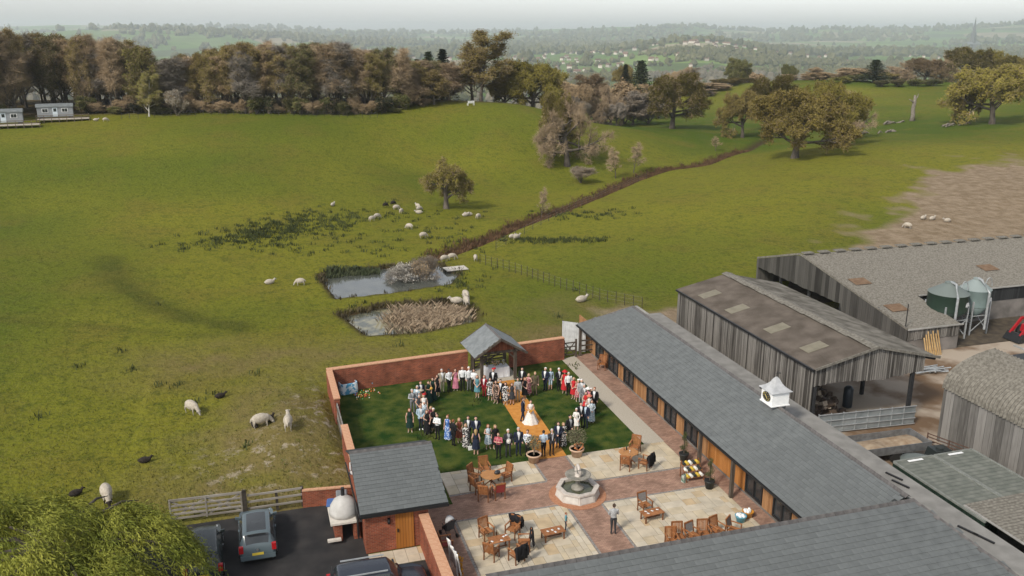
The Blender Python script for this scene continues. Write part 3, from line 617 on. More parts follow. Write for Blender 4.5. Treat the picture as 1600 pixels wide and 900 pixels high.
lr = MB(); lr.sheet([(-1.95, -1.75, 2.18), (0, -1.75, 3.42), (0, 1.75, 3.42), (-1.95, 1.75, 2.18)][::-1], .06); lr.sheet([(0, -1.75, 3.42), (1.95, -1.75, 2.18), (1.95, 1.75, 2.18), (0, 1.75, 3.42)][::-1], .06)
LR = lr.build('roof', MATS['roof_underlay'], LG)
LS = mat('pale_slate', (.15, .165, .17), (.21, .225, .23), scale=3, rough=.6)
for sgn in (-1, 1):
    m = MB()
    for r_ in range(10):
        for k in range(11):
            v = r_ * .23; u0 = -1.75 + k * .32 + (r_ % 2) * .16; a0, a1 = max(-1.75, u0), min(1.75, u0 + .312)
            if a1 - a0 < .04: continue
            f0 = v / 2.311; f1 = min(1., (v + .27) / 2.311)
            p = lambda f, y, n: (sgn * (1.95 - 1.95 * f + n * .537), y, 2.18 + 1.24 * f + n * .844)
            q = [p(f0, a0, .012), p(f0, a1, .012), p(f1, a1, .006), p(f1, a0, .006)]; t = [p(f0, a0, .026), p(f0, a1, .026), p(f1, a1, .012), p(f1, a0, .012)]
            m.hexa(q, t)
    tag(m.build('slate_courses', LS, LR), kind='stuff')
ridge_tiles(LR, V(15.9, 57.3, 0) * 0 + V(0, -1.76, 3.46), V(0, 1.76, 3.46), .35, .1)
for sgn in (-1, 1):
    for sy in (-1.76, 1.76): MB().bar((sgn * 1.97, sy, 2.13), (0, sy, 3.37), .05, .16).build('bargeboard', OAKP, LG)
ground_sheet('lychgate_floor', [(14.2, 55.95), (17.5, 56.1), (17.45, 59), (14.2, 58.8)], .05, GRAVELP)
fg = empty('field_gate', (14.75, 58.55, 0), R(3), 'wooden five-bar field gate behind the lychgate table', 'gate')
for k in range(5): MB().box(0, 2.35, -.03, .03, .25 + k * .25, .34 + k * .25).build('bar', OAKP, fg)
for a_, b_ in (((.05, .04, .25), (2.3, .04, 1.3)), ((.05, .04, 1.3), (2.3, .04, .25))): MB().bar(a_, b_, .05, .09).build('brace', OAKP, fg)
for x_ in (.04, 1.17, 2.31): MB().box(x_ - .04, x_ + .04, -.035, .035, .2, 1.4).build('stile', OAKP, fg)
TB = empty('altar_table', (15.95, 57.05, .05), R(3), 'long table under a white cloth inside the lychgate', 'table')
cloth = MB(); n_ = 60; pts = []
for k in range(n_):
    t = k / n_ * 4; s_ = int(t); f = t - s_; q = [(-.95, -.4), (.95, -.4), (.95, .4), (-.95, .4), (-.95, -.4)]; x_ = q[s_][0] + (q[s_ + 1][0] - q[s_][0]) * f; y_ = q[s_][1] + (q[s_ + 1][1] - q[s_][1]) * f; pts.append((x_, y_))
vs = [(x_, y_, .78) for x_, y_ in pts] + [(x_ * (1.03 + .02 * math.sin(k * 1.9)), y_ * (1.08 + .05 * math.sin(k * 1.9)), .02) for k, (x_, y_) in enumerate(pts)]
cloth.add(vs, [(k, n_ + k, n_ + (k + 1) % n_, (k + 1) % n_) for k in range(n_)] + [tuple(range(n_))]); cloth.build('tablecloth', mat('white_cloth', (.66, .68, .72), (.74, .75, .78), scale=3), TB)
for sx in (-.85, .85):
    for sy in (-.32, .32): MB().box(sx - .03, sx + .03, sy - .03, sy + .03, 0, .74).build('leg', OAKP, TB)
def flowers(x, y, z, cols, lab, r=.22, n=40, seed=0):
    e = empty('flower_arrangement', (x, y, z), 0, lab, 'flowers'); rs = random.Random(seed)
    MB().lathe([(.08, 0), (.11, .06), (.09, .14)], n=10).build('pot', plain((.3, .25, .2)), e)
    for ci, c_ in enumerate(cols):
        m = MB()
        for k in range(n): 
            a, rr_, h = rs.uniform(0, 6.3), rs.uniform(0, r), rs.uniform(.1, .34); m.ball((rr_ * math.cos(a), rr_ * math.sin(a), h), rs.uniform(.025, .05), 5, 4)
        m.build('blooms', plain(c_, .8), e)
    return e
flowers(16.0, 57.1, .84, [(.45, .26, .12), (.6, .5, .35), (.05, .09, .03)], 'dried orange and cream flower arrangement on the white-clothed table', .28, 45, 3)
flowers(15.35, 57.15, .84, [(.01, .01, .012), (.03, .05, .02)], 'dark little plant pot on the end of the white-clothed table', .1, 14, 4)
flowers(16.62, 57.2, .84, [(.6, .6, .55), (.3, .25, .1)], 'cream flowers at the far corner of the white-clothed table', .13, 18, 5)
# gate and sheeting at the far end of the range
gt = empty('wooden_wicket_gate', (22.0, 59.15, 0), R(2), 'small wooden cross-braced gate at the end of the garden path', 'gate')
for x_ in (0, 1.0): MB().box(x_ - .06, x_ + .06, -.06, .06, 0, 1.45).build('post', OAKP, gt)
for k in range(4): MB().box(.06, .94, -.025, .025, .2 + k * .32, .28 + k * .32).build('bar', OAKP, gt)
for a_, b_ in (((.08, .035, .22), (.92, .035, 1.22)), ((.08, .035, 1.22), (.92, .035, .22))): MB().bar(a_, b_, .04, .07).build('brace', OAKP, gt)
ft = empty('rail_fence', (23.45, 59.35, 0), R(0), 'short wooden rail fence under the range eaves by the path end', 'fence')
for x_ in (0, 1.05): MB().box(x_ - .06, x_ + .06, -.06, .06, 0, 1.4).build('post', OAKP, ft)
for k in range(3): MB().box(.06, .99, -.03, .03, .35 + k * .4, .45 + k * .4).build('rail', OAKP, ft)
sc_ = empty('metal_screen', (22.6, 61.2, 0), R(-40), 'pale corrugated metal screen standing at the end of the range', 'screen')
m = MB(); 
for k in range(24): m.box(k * .08, k * .08 + .08, -.01 + .03 * (k % 2), .015 + .03 * (k % 2), 0, 2.3)
m.build('corrugated_sheet', mat('galvanised', (.42, .43, .43), (.56, .57, .57), scale=3, rough=.5), sc_)
for x_ in (0, 1.9): MB().box(x_ - .05, x_ + .05, .051, .13, 0, 2.35).build('post', OAKP, sc_)
# ---------------------------------------------------------------- farm buildings
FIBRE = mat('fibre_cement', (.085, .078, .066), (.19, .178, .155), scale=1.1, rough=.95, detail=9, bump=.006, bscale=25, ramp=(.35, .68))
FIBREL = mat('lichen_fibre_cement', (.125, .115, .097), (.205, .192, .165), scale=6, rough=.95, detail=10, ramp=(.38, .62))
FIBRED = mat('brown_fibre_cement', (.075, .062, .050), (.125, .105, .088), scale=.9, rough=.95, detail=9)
BOARD = stripes('yorkshire_boards', (.05, .045, .04), (.24, .225, .205), 'x+y', .155, .02, noise=.5, nscale=5, gap=(.012, .011, .01), gapw=.12)
BOARDD = stripes('dark_boards', (.03, .028, .026), (.10, .095, .088), 'x+y', .5, .01, noise=.4, gap=(.012, .011, .01), gapw=.03)
STEEL = mat('dark_steel', (.02, .021, .023), (.035, .036, .038), scale=6, rough=.6)
GALV = mat('galv_steel', (.30, .32, .33), (.42, .44, .45), scale=4, rough=.5, metal=.3)
def corrug(O, U, Vv, L, S, period=.146, amp=.03, mb=None, per=4, nv=1):
    """corrugated sheet: waves across U, running along V"""
    mb = mb or MB(); O = V(O); U = V(U).normalized(); Vv = V(Vv).normalized(); N = U.cross(Vv).normalized(); n = int(L / period * per); vs = []; fs = []
    for i in range(n + 1):
        u = L * i / n; h = amp * (math.cos(2 * math.pi * i / per) * .5 + .5)
        for j in range(nv + 1): vs.append(O + U * u + Vv * (S * j / nv) + N * h)
    for i in range(n):
        for j in range(nv): a = i * (nv + 1) + j; fs.append((a, a + nv + 1, a + nv + 2, a + 1))
    return mb.add(vs, fs)
def boards(mb, O, U, L, z0, z1, wd=.15, th=.03, zt=None, rs=random.Random(3)):
    """single vertical boards along U; zt(u) gives a sloping top"""
    O = V(O); U = V(U).normalized(); N = U.cross(V(0, 0, 1)); n = int(L / wd)
    for i in range(n):
        u0, u1 = L * i / n + .008, L * (i + 1) / n - .008; off = rs.uniform(0, .02); ta = zt(u0) if zt else z1; tb = zt(u1) if zt else z1; za = z0(u0) if callable(z0) else z0; zb_ = z0(u1) if callable(z0) else z0; dz = rs.uniform(-.05, .05)
        p = [O + U * u0 + N * off, O + U * u1 + N * off, O + U * u1 + N * (off + th), O + U * u0 + N * (off + th)]
        mb.hexa([q + V(0, 0, (za, zb_, zb_, za)[k] + dz) for k, q in enumerate(p)], [q + V(0, 0, (ta, tb, tb, ta)[k]) for k, q in enumerate(p)])
    return mb
# ---- barn A: open pole barn behind the range
BA = empty('pole_barn', (0, 0, 0), 0, 'grey boarded pole barn with open near end and four pale rooflights', 'barn')
ax0, ax1, axr, ay0, ay1, ae, ar, ae2 = 31.9, 41.0, 36.2, 42.2, 60.0, 4.4, 5.35, 4.2
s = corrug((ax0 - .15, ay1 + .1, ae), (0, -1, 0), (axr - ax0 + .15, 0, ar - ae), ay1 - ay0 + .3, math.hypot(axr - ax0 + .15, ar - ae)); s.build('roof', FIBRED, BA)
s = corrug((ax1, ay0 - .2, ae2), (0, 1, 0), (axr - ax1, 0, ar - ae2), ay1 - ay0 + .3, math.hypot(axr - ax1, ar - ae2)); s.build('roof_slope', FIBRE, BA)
n_ = 15
for i in range(n_):
    y0 = ay0 - .2 + i * (ay1 - ay0 + .3) / n_; y1 = y0 + (ay1 - ay0 + .3) / n_ + .08; h = .06 + .04 * (i % 2)
    MB().sheet([(axr - .45, y0, ar - .05 + h), (axr, y0, ar + .06 + h), (axr, y1, ar + .09 + h), (axr - .45, y1, ar - .02 + h)], .02).sheet([(axr, y0, ar + .06 + h), (axr + .45, y0, ar - .07 + h), (axr + .45, y1, ar - .04 + h), (axr, y1, ar + .09 + h)], .02).build('ridge_cap', FIBREL, BA)
RL = mat('rooflight', (.165, .148, .105), (.21, .19, .14), scale=2, rough=.5)
for (px, py) in ((1109, 457), (1152, 480), (1214, 511), (1272, 541)):
    p = G(px, py, 4.85); f = lambda x: ae + (x - ax0) / (axr - ax0) * (ar - ae) + .065
    x0, x1 = p[0] - .75, p[0] + .75; MB().sheet([(x0, p[1] - .5, f(x0)), (x1, p[1] - .5, f(x1)), (x1, p[1] + .5, f(x1)), (x0, p[1] + .5, f(x0))], .015).build('rooflight', RL, BA)
tag(boards(MB(), (ax0, ay1, 0), (0, -1, 0), ay1 - ay0, 1.25, ae - .03).build('west_boarding', BOARD, BA), kind='stuff')
gz = lambda u: (ae + (ar - ae) * u / (axr - ax0) if u < axr - ax0 else ar - (ar - ae2) * (u - axr + ax0) / (ax1 - axr)) - .04
tag(boards(MB(), (ax0, ay0, 0), (1, 0, 0), ax1 - ax0 - 1.0, lambda u: 3.25 + .1 * math.sin(u), 0, zt=gz).build('gable_boarding', BOARD, BA), kind='stuff')
MB().box(ax0 - .12, ax0 + .1, ay0, ay1, 0, 1.3).build('concrete_wall', CONC, BA)
MB().box(30.2, 31.6, 60.3, 60.5, 0, 1.6).box(31.0, 31.2, 60.5, 66, 0, 1.35).build('retaining_wall', CONC, BA)
for y in (42.3, 46.7, 51.1, 55.5, 59.8):
    for x in (32.1, 39.3): MB().box(x - .11, x + .11, y - .1, y + .1, 0, 4.3).build('post', STEEL, BA)
    MB().bar((32.1, y, 4.25), (axr, y, ar - .15), .12, .2).bar((axr, y, ar - .15), (40.9, y, ae2 - .12), .12, .2).build('rafter', STEEL, BA)
MB().bar((ax0 - .2, ay0 - .2, ae - .02), (ax0 - .2, ay1, ae - .02), .12).build('gutter', BLACK, BA)
MB().bar((ax0 - .1, ay0 - .23, ae + .03), (axr, ay0 - .23, ar + .06), .05, .16).bar((axr, ay0 - .23, ar + .06), (ax1, ay0 - .23, ae2 + .03), .05, .16).build('verge_trim', FIBREL, BA)
SG = empty('sheeted_gate', (32.5, 42.1, 0), math.atan2(-.5, 6.8), 'long grey metal sheeted gate with rails across the open barn end', 'gate')
SHM = mat('gate_sheet', (.22, .25, .26), (.36, .39, .40), scale=.9, rough=.45, metal=.4, detail=6)
for i in range(8):
    MB().box(i * .85 + .02, i * .85 + .83, -.01, .01, .15, 1.28).build('sheet', SHM, SG)
    MB().box(i * .85 - .025, i * .85 + .025, -.05, .05, .08, 1.36).build('upright', GALV, SG)
for z in (.12, .5, .9, 1.32): MB().bar((0, -.06, z), (6.8, -.06, z), .05).build('rail', GALV, SG)
def heap(name, label, cat, c, size, n, mats, seed, sz=(.15, .5), parent=None):
    rs = random.Random(seed); e = empty(name, c, 0, label, cat)
    for k in range(n):
        u, v = rs.gauss(0, .42), rs.gauss(0, .42); h = max(0, 1 - (u * u + v * v)) * size[2]; m = MB(); a, b, cc = [rs.uniform(*sz) for _ in range(3)]
        m.box(-a / 2, a / 2, -b / 2, b / 2, -cc / 3, cc / 3); m.xf(Matrix.Translation((u * size[0], v * size[1], h * rs.uniform(.4, 1) + .06)) @ Matrix.Rotation(rs.uniform(0, 6), 4, 'Z') @ Matrix.Rotation(rs.uniform(-.6, .6), 4, 'X')); m.build('log', rs.choice(mats), e)
    return e
LOGM = [mat('log_end', (.32, .26, .2), (.42, .35, .27), scale=6), mat('log_bark', (.05, .035, .025), (.1, .07, .05), scale=7), mat('log_bark2', (.07, .05, .04), (.13, .1, .08), scale=7)]
heap('log_pile', 'heap of split logs under the pole barn roof', 'log pile', (34.3, 45.2, 0), (1.9, 2.6, 1.7), 230, LOGM + LOGM[1:], 5)
gb = MB(); gb.lathe([(.3, 0), (.32, .1), (.32, 1.3), (.2, 1.45), (.08, 1.5)], (37.0, 45.2, 0), 14); tag(gb.build('gas_bottle', plain((.03, .04, .05), .4), smooth=True), 'tall dark gas bottle beside the log heap in the pole barn', 'gas bottle')
# ---- barn B: big low cattle shed
BB = empty('cattle_shed', (0, 0, 0), 0, 'large low cattle shed with lichen-grey corrugated roof and catslide corner', 'barn')
bx0, bx1, byr, bzr = 47.5, 96., 66.6, 4.55; sl = .174; byn, byl, byf, bzf = 57.2, 52.2, 73.4, 2.55
zb = lambda y: bzr - (byr - y) * sl
def roofpiece(x0, x1, ya, yb): return corrug((x1, ya, zb(ya)), (-1, 0, 0), (0, yb - ya, zb(yb) - zb(ya)), x1 - x0, math.hypot(yb - ya, zb(yb) - zb(ya)), .2, .04)
mbr = roofpiece(bx0, bx1, byn, byr); mbr.build('roof', FIBREL, BB); roofpiece(bx0, 52.6, byl, byn).build('catslide_roof', FIBREL, BB)
corrug((bx0, byf, bzf), (1, 0, 0), (0, byr - byf, bzr - bzf), bx1 - bx0, math.hypot(byr - byf, bzr - bzf), .2, .04).build('roof_slope', FIBREL, BB)
for i in range(28):
    x = bx0 + .3 + i * 1.7; MB().box(x, x + 1.0, byr - .3, byr + .3, bzr + .06, bzr + .16).build('ridge_vent', FIBREL, BB)
RUST = mat('rusty_sheet', (.14, .085, .05), (.2, .13, .08), scale=3)
for (px, py) in ((1338, 446), (1395, 488), (1540, 424)):
    z_ = 3.5
    for _ in range(12): p = G(px, py, z_); z_ = zb(p[1])
    x, y = p[0], p[1]; MB().sheet([(x, y, zb(y) + .05), (x + 1.6, y, zb(y) + .05), (x + 1.6, y + 1.2, zb(y + 1.2) + .05), (x, y + 1.2, zb(y + 1.2) + .05)], .01).build('roof_patch', RUST, BB)
tag(boards(MB(), (bx0, byf, 0), (0, -1, 0), byf - byl, lambda u: 1.7 if u < 13.5 else .0, 0, wd=.5, zt=lambda u: (bzf + u * (bzr - bzf) / (byf - byr) if u < byf - byr else zb(byf - u)) - .06).build('gable_boarding', BOARDD, BB), kind='stuff')
MB().box(bx0, bx1, byf - .25, byf, 0, 2.4).box(bx1 - .3, bx1, byn, byf - .3, 0, 2.6).build('back_wall', BOARDD, BB)
MB().box(53.0, bx1 - .4, byn + .1, byn + .3, 0, 1.7).build('concrete_wall', CONCD, BB); MB().box(53.0, bx1 - .4, byn + .05, byn + .31, 1.72, zb(byn) - .06).build('wall_sheeting', stripes('black_sheet', (.018, .019, .02), (.04, .042, .044), 'x', .2, .02), BB)
MB().box(bx0 + .1, 52.5, byl + .1, byl + .25, 0, 1.1).build('lean_to_wall', CONCD, BB); tag(boards(MB(), (bx0 + .1, byl + .08, 0), (1, 0, 0), 4.9, 1.12, zb(byl) - .05).build('lean_to_boarding', BOARD, BB), kind='stuff')
MB().bar((bx0, byl - .05, zb(byl)), (52.7, byl - .05, zb(byl)), .1).bar((52.7, byn - .05, zb(byn)), (bx1, byn - .05, zb(byn)), .1).build('gutter', CONC, BB)
MB().bar((bx0 - .04, byl, zb(byl) + .05), (bx0 - .04, byr, bzr + .07), .06, .16).bar((bx0 - .04, byr, bzr + .07), (bx0 - .04, byf, bzf + .05), .06, .16).build('verge_trim', FIBREL, BB)
for y in (56, 60.5, 65, 69.5): MB().box(bx0 + .1, bx0 + .3, y - .1, y + .1, 0, min(zb(y), 3)).build('post', STEEL, BB)
MB().tube([(47.6, 52.6, 1.8), (47.6, 52.6, 4.0)], .04, 6).build('flue', DARKM, BB)
ground_sheet('shed_floor', rect(47.7, 95, 52.4, 73), .02, mat('straw_floor', (.05, .04, .03), (.1, .08, .055), scale=1.5))
# ---- silos
def silo(x, y, r, col, lab, logo):
    e = empty('feed_silo', (x, y, 0), 0, lab, 'silo', 'feed silos beside the cattle shed'); m1 = mat('silo_' + logo, col, tuple(v * 1.15 for v in col), scale=2, rough=.45)
    MB().lathe([(.2, 1.1), (r, 2.35)], n=24).build('hopper', plain(tuple(v * .8 for v in col), .45), e, smooth=True)
    MB().lathe([(r, 2.352), (r + .015, 2.4), (r, 2.45), (r, 3.7), (r + .03, 3.75)], n=28).build('drum', m1, e, smooth=True)
    MB().lathe([(r + .04, 3.751), (r * .25, 4.5), (r * .25, 4.62), (.02, 4.68)], n=24).build('cone_lid', plain((.14, .165, .155) if logo == 'g' else (.22, .26, .255), .6), e)
    for k in range(4):
        a = k * math.pi / 2 + .78; c_, s_ = math.cos(a) * (r + .02), math.sin(a) * (r + .02); MB().bar((c_, s_, 0), (c_, s_, 2.9), .1).build('leg', GALV, e)
        b2 = a + math.pi / 2; MB().bar((c_, s_, .3), (math.cos(b2) * (r + .02), math.sin(b2) * (r + .02), 1.6), .05).bar((c_, s_, 1.65), (math.cos(b2) * (r + .02), math.sin(b2) * (r + .02), 1.65), .06).build('brace', GALV, e)
    MB().tube([(-r * .4 if logo == 'g' else r * .1, -r - .12, .6), (-r * .4 if logo == 'g' else r * .1, -r - .12, 3.7), (-.1, -r * .5, 4.6), (0, -.1, 4.62)], .1, 10).build('filler_pipe', GALV, e)
    ar_ = [(r * .8 + .35 * math.cos(t), -.3, 3.9 + .75 * math.sin(t)) for t in np.linspace(0, math.pi, 9)]; MB().tube(ar_, .035, 6).build('ladder_hoop', GALV, e)
    # white shield mark on the drum
    mk = MB(); a0 = -1.15; 
    for (da, z, w_, h_) in ((0, 3.0, .30, .13), (0, 3.13, .2, .08), (0, 2.86, .06, .08)):
        aa = a0; t = V(-math.sin(aa), math.cos(aa), 0); c0 = V(math.cos(aa), math.sin(aa), 0) * (r + .02) + V(0, 0, z); mk.add([c0 - t * w_ - V(0, 0, h_), c0 + t * w_ - V(0, 0, h_), c0 + t * w_ + V(0, 0, h_), c0 - t * w_ + V(0, 0, h_)], [(0, 1, 2, 3)])
    mk.build('maker_mark', plain((.75, .76, .76)), e)
silo(53.6, 55.0, 1.55, (.018, .034, .024), 'dark green feed silo with white shield mark on steel legs', 'g'); silo(56.6, 55.3, 1.2, (.13, .175, .17), 'pale grey-green feed silo with white mark on steel legs', 'p')
# ---- arched barn
AB = empty('arched_barn', (0, 0, 0), 0, 'round-roofed corrugated barn with weathered boarded side', 'barn')
hx0, hx1, hy0, hy1, hz0, hza = 39.0, 48.6, 24., 39.3, 3.5, 5.7; hc = (hx0 + hx1) / 2; hw = (hx1 - hx0) / 2; na = 22; per = 4; L = hy1 - hy0; nn = int(L / .25 * per); vs = []; fs = []
for i in range(nn + 1):
    for j in range(na + 1):
        t = math.pi * j / na; am = .055 * math.cos(2 * math.pi * i / per); vs.append((hc - (hw + .12 + am) * math.cos(t), hy1 - L * i / nn, hz0 + (hza - hz0 + am) * math.sin(t) ** .85))
for i in range(nn):
    for j in range(na):
        y_ = hy1 - L * i / nn
        if 9 <= j <= 13 and y_ > hy1 - 2.2: continue
        a = i * (na + 1) + j; fs.append((a, a + na + 1, a + na + 2, a + 1))
MB().add(vs, fs).build('roof', FIBREL, AB)
MB().box(hc - 1.4, hc + 1.4, hy1 - 2.3, hy1 - .05, hza - .75, hza - .6).build('opening_shade_panel', BLACK, AB); MB().bar((hc, hy1 - 2.2, hza - .02), (hc, hy1, hza - .02), .1).build('opening_bar', CONC, AB)  # black panel below the roof gap; its colour stands in for shade inside
stripes('arch_boards', (.10, .095, .088), (.25, .24, .225), 'y', .62, .012, noise=.55, nscale=6, gap=(.03, .028, .026), gapw=.025)
for i in range(24): MB().box(hx0 - random.uniform(0, .02), hx0 + .05, hy1 - (i + 1) * .62 + .01, hy1 - i * .62 - .01, 0, hz0 + .02).build('sheet', MATS['arch_boards'], AB)
MB().box(hx0 + .06, hx1, hy1 - .1, hy1, 0, hz0).build('end_wall', MATS['arch_boards'], AB)
# ---- containers and stable
for i, (x0, lab) in enumerate(((30.85, 'dark green shipping container beside the slate building, with water tank at its end'), (33.4, 'dark green shipping container between the first container and the arched barn'))):
    SC = empty('shipping_container', (x0, 27.6, 0), 0, lab, 'container', 'two green containers side by side'); L = 6.05
    GR = mat('container_green', (.010, .022, .015), (.018, .034, .024), scale=3, rough=.5); GT = mat('container_top', (.105, .115, .098), (.165, .172, .15), scale=2, rough=.7, detail=7)
    corrug((0, L, .15), (0, -1, 0), (0, 0, 1), L, 2.4, .28, .05, per=4).build('side', GR, SC); corrug((2.44, 0, .15), (0, 1, 0), (0, 0, 1), L, 2.4, .28, .05).build('side', GR, SC)
    corrug((2.4, 0, 2.57), (0, 1, 0), (-1, 0, 0), L, 2.36, .3, .035).build('roof', GT, SC); MB().box(0.03, 2.4, L - .06, L, .15, 2.56).build('end_wall', GR, SC)
    MB().bar((0, 0, 2.58), (0, L, 2.58), .1).bar((2.42, 0, 2.58), (2.42, L, 2.58), .1).bar((0, L, 2.585), (2.42, L, 2.585), .1).build('top_rail', mat('container_rail', (.16, .17, .155), (.22, .23, .21), scale=3), SC)
    MB().box(.7, 1.6, L - .3, L - .15, 2.63, 2.65).build('white_plate', WHITE, SC); MB().box(0, 2.42, 0, L, 0, .15).build('base_frame', BLACK, SC)
ST = empty('open_stable', (0, 0, 0), 0, 'open-fronted stable with lichen-grey corrugated roof next to the containers', 'stable')
corrug((37.6, 17, 2.75), (0, 1, 0), (-6.6, 0, -.1), 12.0, 6.6, .2, .045).build('roof', FIBREL, ST); MB().box(33.2, 37.4, 17, 28.9, 0, 2.5).build('back_wall', BOARDD, ST)
for y in (18, 20.5, 23, 25.5, 28.8): MB().box(31.2, 31.36, y - .08, y + .08, 0, 2.58).build('post', mat('red_post', (.16, .05, .03), (.2, .07, .04), scale=3) if y > 28 else STEEL, ST)
MB().bar((30.98, 17, 2.64), (30.98, 29, 2.64), .1, .06).build('gutter', CONC, ST)
# trailer
TR = empty('flatbed_trailer', (34.7, 38.45, 0), R(-2), 'grey drop-side trailer carrying sand beside the sheeted gate', 'trailer')
AL = mat('trailer_alloy', (.16, .165, .17), (.24, .245, .25), scale=4, rough=.45, metal=.4)
MB().box(-2.15, 2.15, -.93, .93, .62, .72).build('bed', AL, TR)
for (a, b, c_, d) in ((-2.15, 2.15, -.95, -.91), (-2.15, 2.15, .91, .95), (-2.19, -2.15, -.95, .95), (2.15, 2.19, -.95, .95)): MB().box(a, b, c_, d, .721, 1.12).build('side_panel', AL, TR)
for x in (-.1, .75):
    for y in (-.8, .8): MB().tube([(x, y - .1, .32), (x, y + .1, .32)], .32, 16).build('wheel', plain((.02, .02, .02), .7), TR)
MB().bar((2.1, 0, .55), (3.2, 0, .5), .1).build('drawbar', DARKM, TR)
sdm = MB(); gx = 16
for i in range(gx + 1):
    for j in range(9): sdm.v.append((-1.9 + 3.9 * i / gx, -.85 + 1.7 * j / 8, .73 + .22 * max(0, math.sin(i * .55) * .5 + .4) * math.sin(math.pi * j / 8)))
for i in range(gx):
    for j in range(8): a = i * 9 + j; sdm.f.append((a, a + 9, a + 10, a + 1)); sdm.mi.append(0)
tag(sdm.build('sand_load', mat('sand', (.24, .17, .11), (.36, .29, .21), scale=2.5, rough=.95, detail=8), loc=(34.7, 38.45, .002)), 'uneven tan sand heaped in the drop-side trailer', 'sand', kind=None)
wt = empty('water_tank', (33.6, 34.75, 0), 0, 'round dark green water tank with pale lid at the container end', 'tank')
MB().lathe([(.95, 0), (.98, .5), (.95, 1.5), (.9, 1.6)], n=24).build('drum', plain((.015, .03, .024), .4), wt, smooth=True); MB().lathe([(1.0, 1.601), (1.02, 1.68), (.7, 1.78), (.02, 1.82)], n=24).build('lid', plain((.12, .14, .13), .4), wt, smooth=True)
bt = MB(); bt.hexa([(-.75, -.5, 0), (.75, -.5, 0), (.75, .5, 0), (-.75, .5, 0)], [(-.5, -.4, 1.15), (.5, -.4, 1.15), (.5, .4, 1.15), (-.5, .4, 1.15)]); btk = empty('plastic_tank', (36.6, 36.55, 0), R(-5), 'black moulded plastic tank beside the trailer', 'tank'); bt.build('body', plain((.02, .026, .026), .35), btk); MB().cyl((0, 0, 1.15), .22, .08).build('cap', plain((.03, .035, .035), .4), btk)
ra = empty('rail_hurdle', (37.6, 38.6, 0), R(-70), 'rusty tubular hurdle leaning by the arched barn', 'hurdle')
for k in range(5): MB().bar((0, 0, .2 + k * .2), (2.6, 0, .2 + k * .2), .05).build('rail', mat('rust', (.07, .04, .03), (.12, .07, .05), scale=5), ra)
for x in (0, 1.3, 2.6): MB().bar((x, 0, 0), (x, 0, 1.05), .06).build('upright', MATS['rust'], ra)
pp = empty('pipe_stack', (46.6, 48.8, 0), 0, 'loose stack of grey pipes and rails at the cattle shed corner', 'pipes')
for k in range(14): MB().tube([(random.uniform(-1.5, .2), random.uniform(-.8, .6), .1 + .06 * (k % 4)), (random.uniform(.4, 2), random.uniform(-.8, .6), .1 + .06 * (k % 5))], .05, 6).build('pipe', GALV, pp)
tm = empty('timber_offcuts', (48.9, 51.7, 0), 0, 'pale timber lengths leaning on the lean-to wall', 'timber')
for k in range(9): MB().bar((k * .17, -.25, 0), (k * .15 + .1, .36, 1.3 + .25 * (k % 3)), .09, .05).build('plank', mat('new_timber', (.40, .25, .10), (.48, .33, .16), scale=4), tm)
# tractor, mostly out of frame
TC = empty('red_tractor', (60.9, 52.3, 0), R(180), 'red tractor with front loader parked in the yard', 'tractor'); RED = plain((.34, .014, .02), .35)
for (x, y, r_) in ((1.2, .75, .5), (1.2, -.75, .5), (-.9, .85, .8), (-.9, -.85, .8)):
    w_ = MB().tube([(x, y - .18, r_), (x, y + .18, r_)], r_, 22).build('wheel', plain((.03, .03, .03), .8), TC); MB().tube([(x, y - .2, r_), (x, y + .2, r_)], r_ * .55, 16).build('rim', plain((.42, .42, .42), .5), w_)
MB().hexa([(.1, -.35, .7), (1.9, -.35, .7), (1.9, .35, .7), (.1, .35, .7)], [(.1, -.38, 1.45), (1.85, -.3, 1.3), (1.85, .3, 1.3), (.1, .38, 1.45)]).build('bonnet', RED, TC); MB().box(-1.3, .1, -.6, .6, .8, 1.2).build('chassis', DARKM, TC)
cb = MB(); cb.hexa([(-1.2, -.6, 1.2), (.1, -.6, 1.2), (.1, .6, 1.2), (-1.2, .6, 1.2)], [(-1.1, -.55, 2.4), (0, -.55, 2.4), (0, .55, 2.4), (-1.1, .55, 2.4)]); cb.build('cab_glass', GLASS, TC); MB().box(-1.25, .1, -.65, .65, 2.4, 2.52).build('cab_roof', RED, TC)
for y in (-.5, .5): MB().bar((.1, y, 1.6), (1.7, y, 1.75), .14, .2).bar((1.7, y, 1.75), (2.7, y, .55), .14, .2).build('loader_arm', RED, TC)
for y in (-.92, .92): MB().box(-1.5, -.3, y - .25, y + .25, 1.6, 1.68).build('mudguard', RED, TC)
MB().hexa([(2.5, -.8, .1), (3.1, -.8, .1), (3.1, .8, .1), (2.5, .8, .1)], [(2.5, -.8, .7), (2.65, -.8, .7), (2.65, .8, .7), (2.5, .8, .7)]).build('loader_bucket', DARKM, TC)
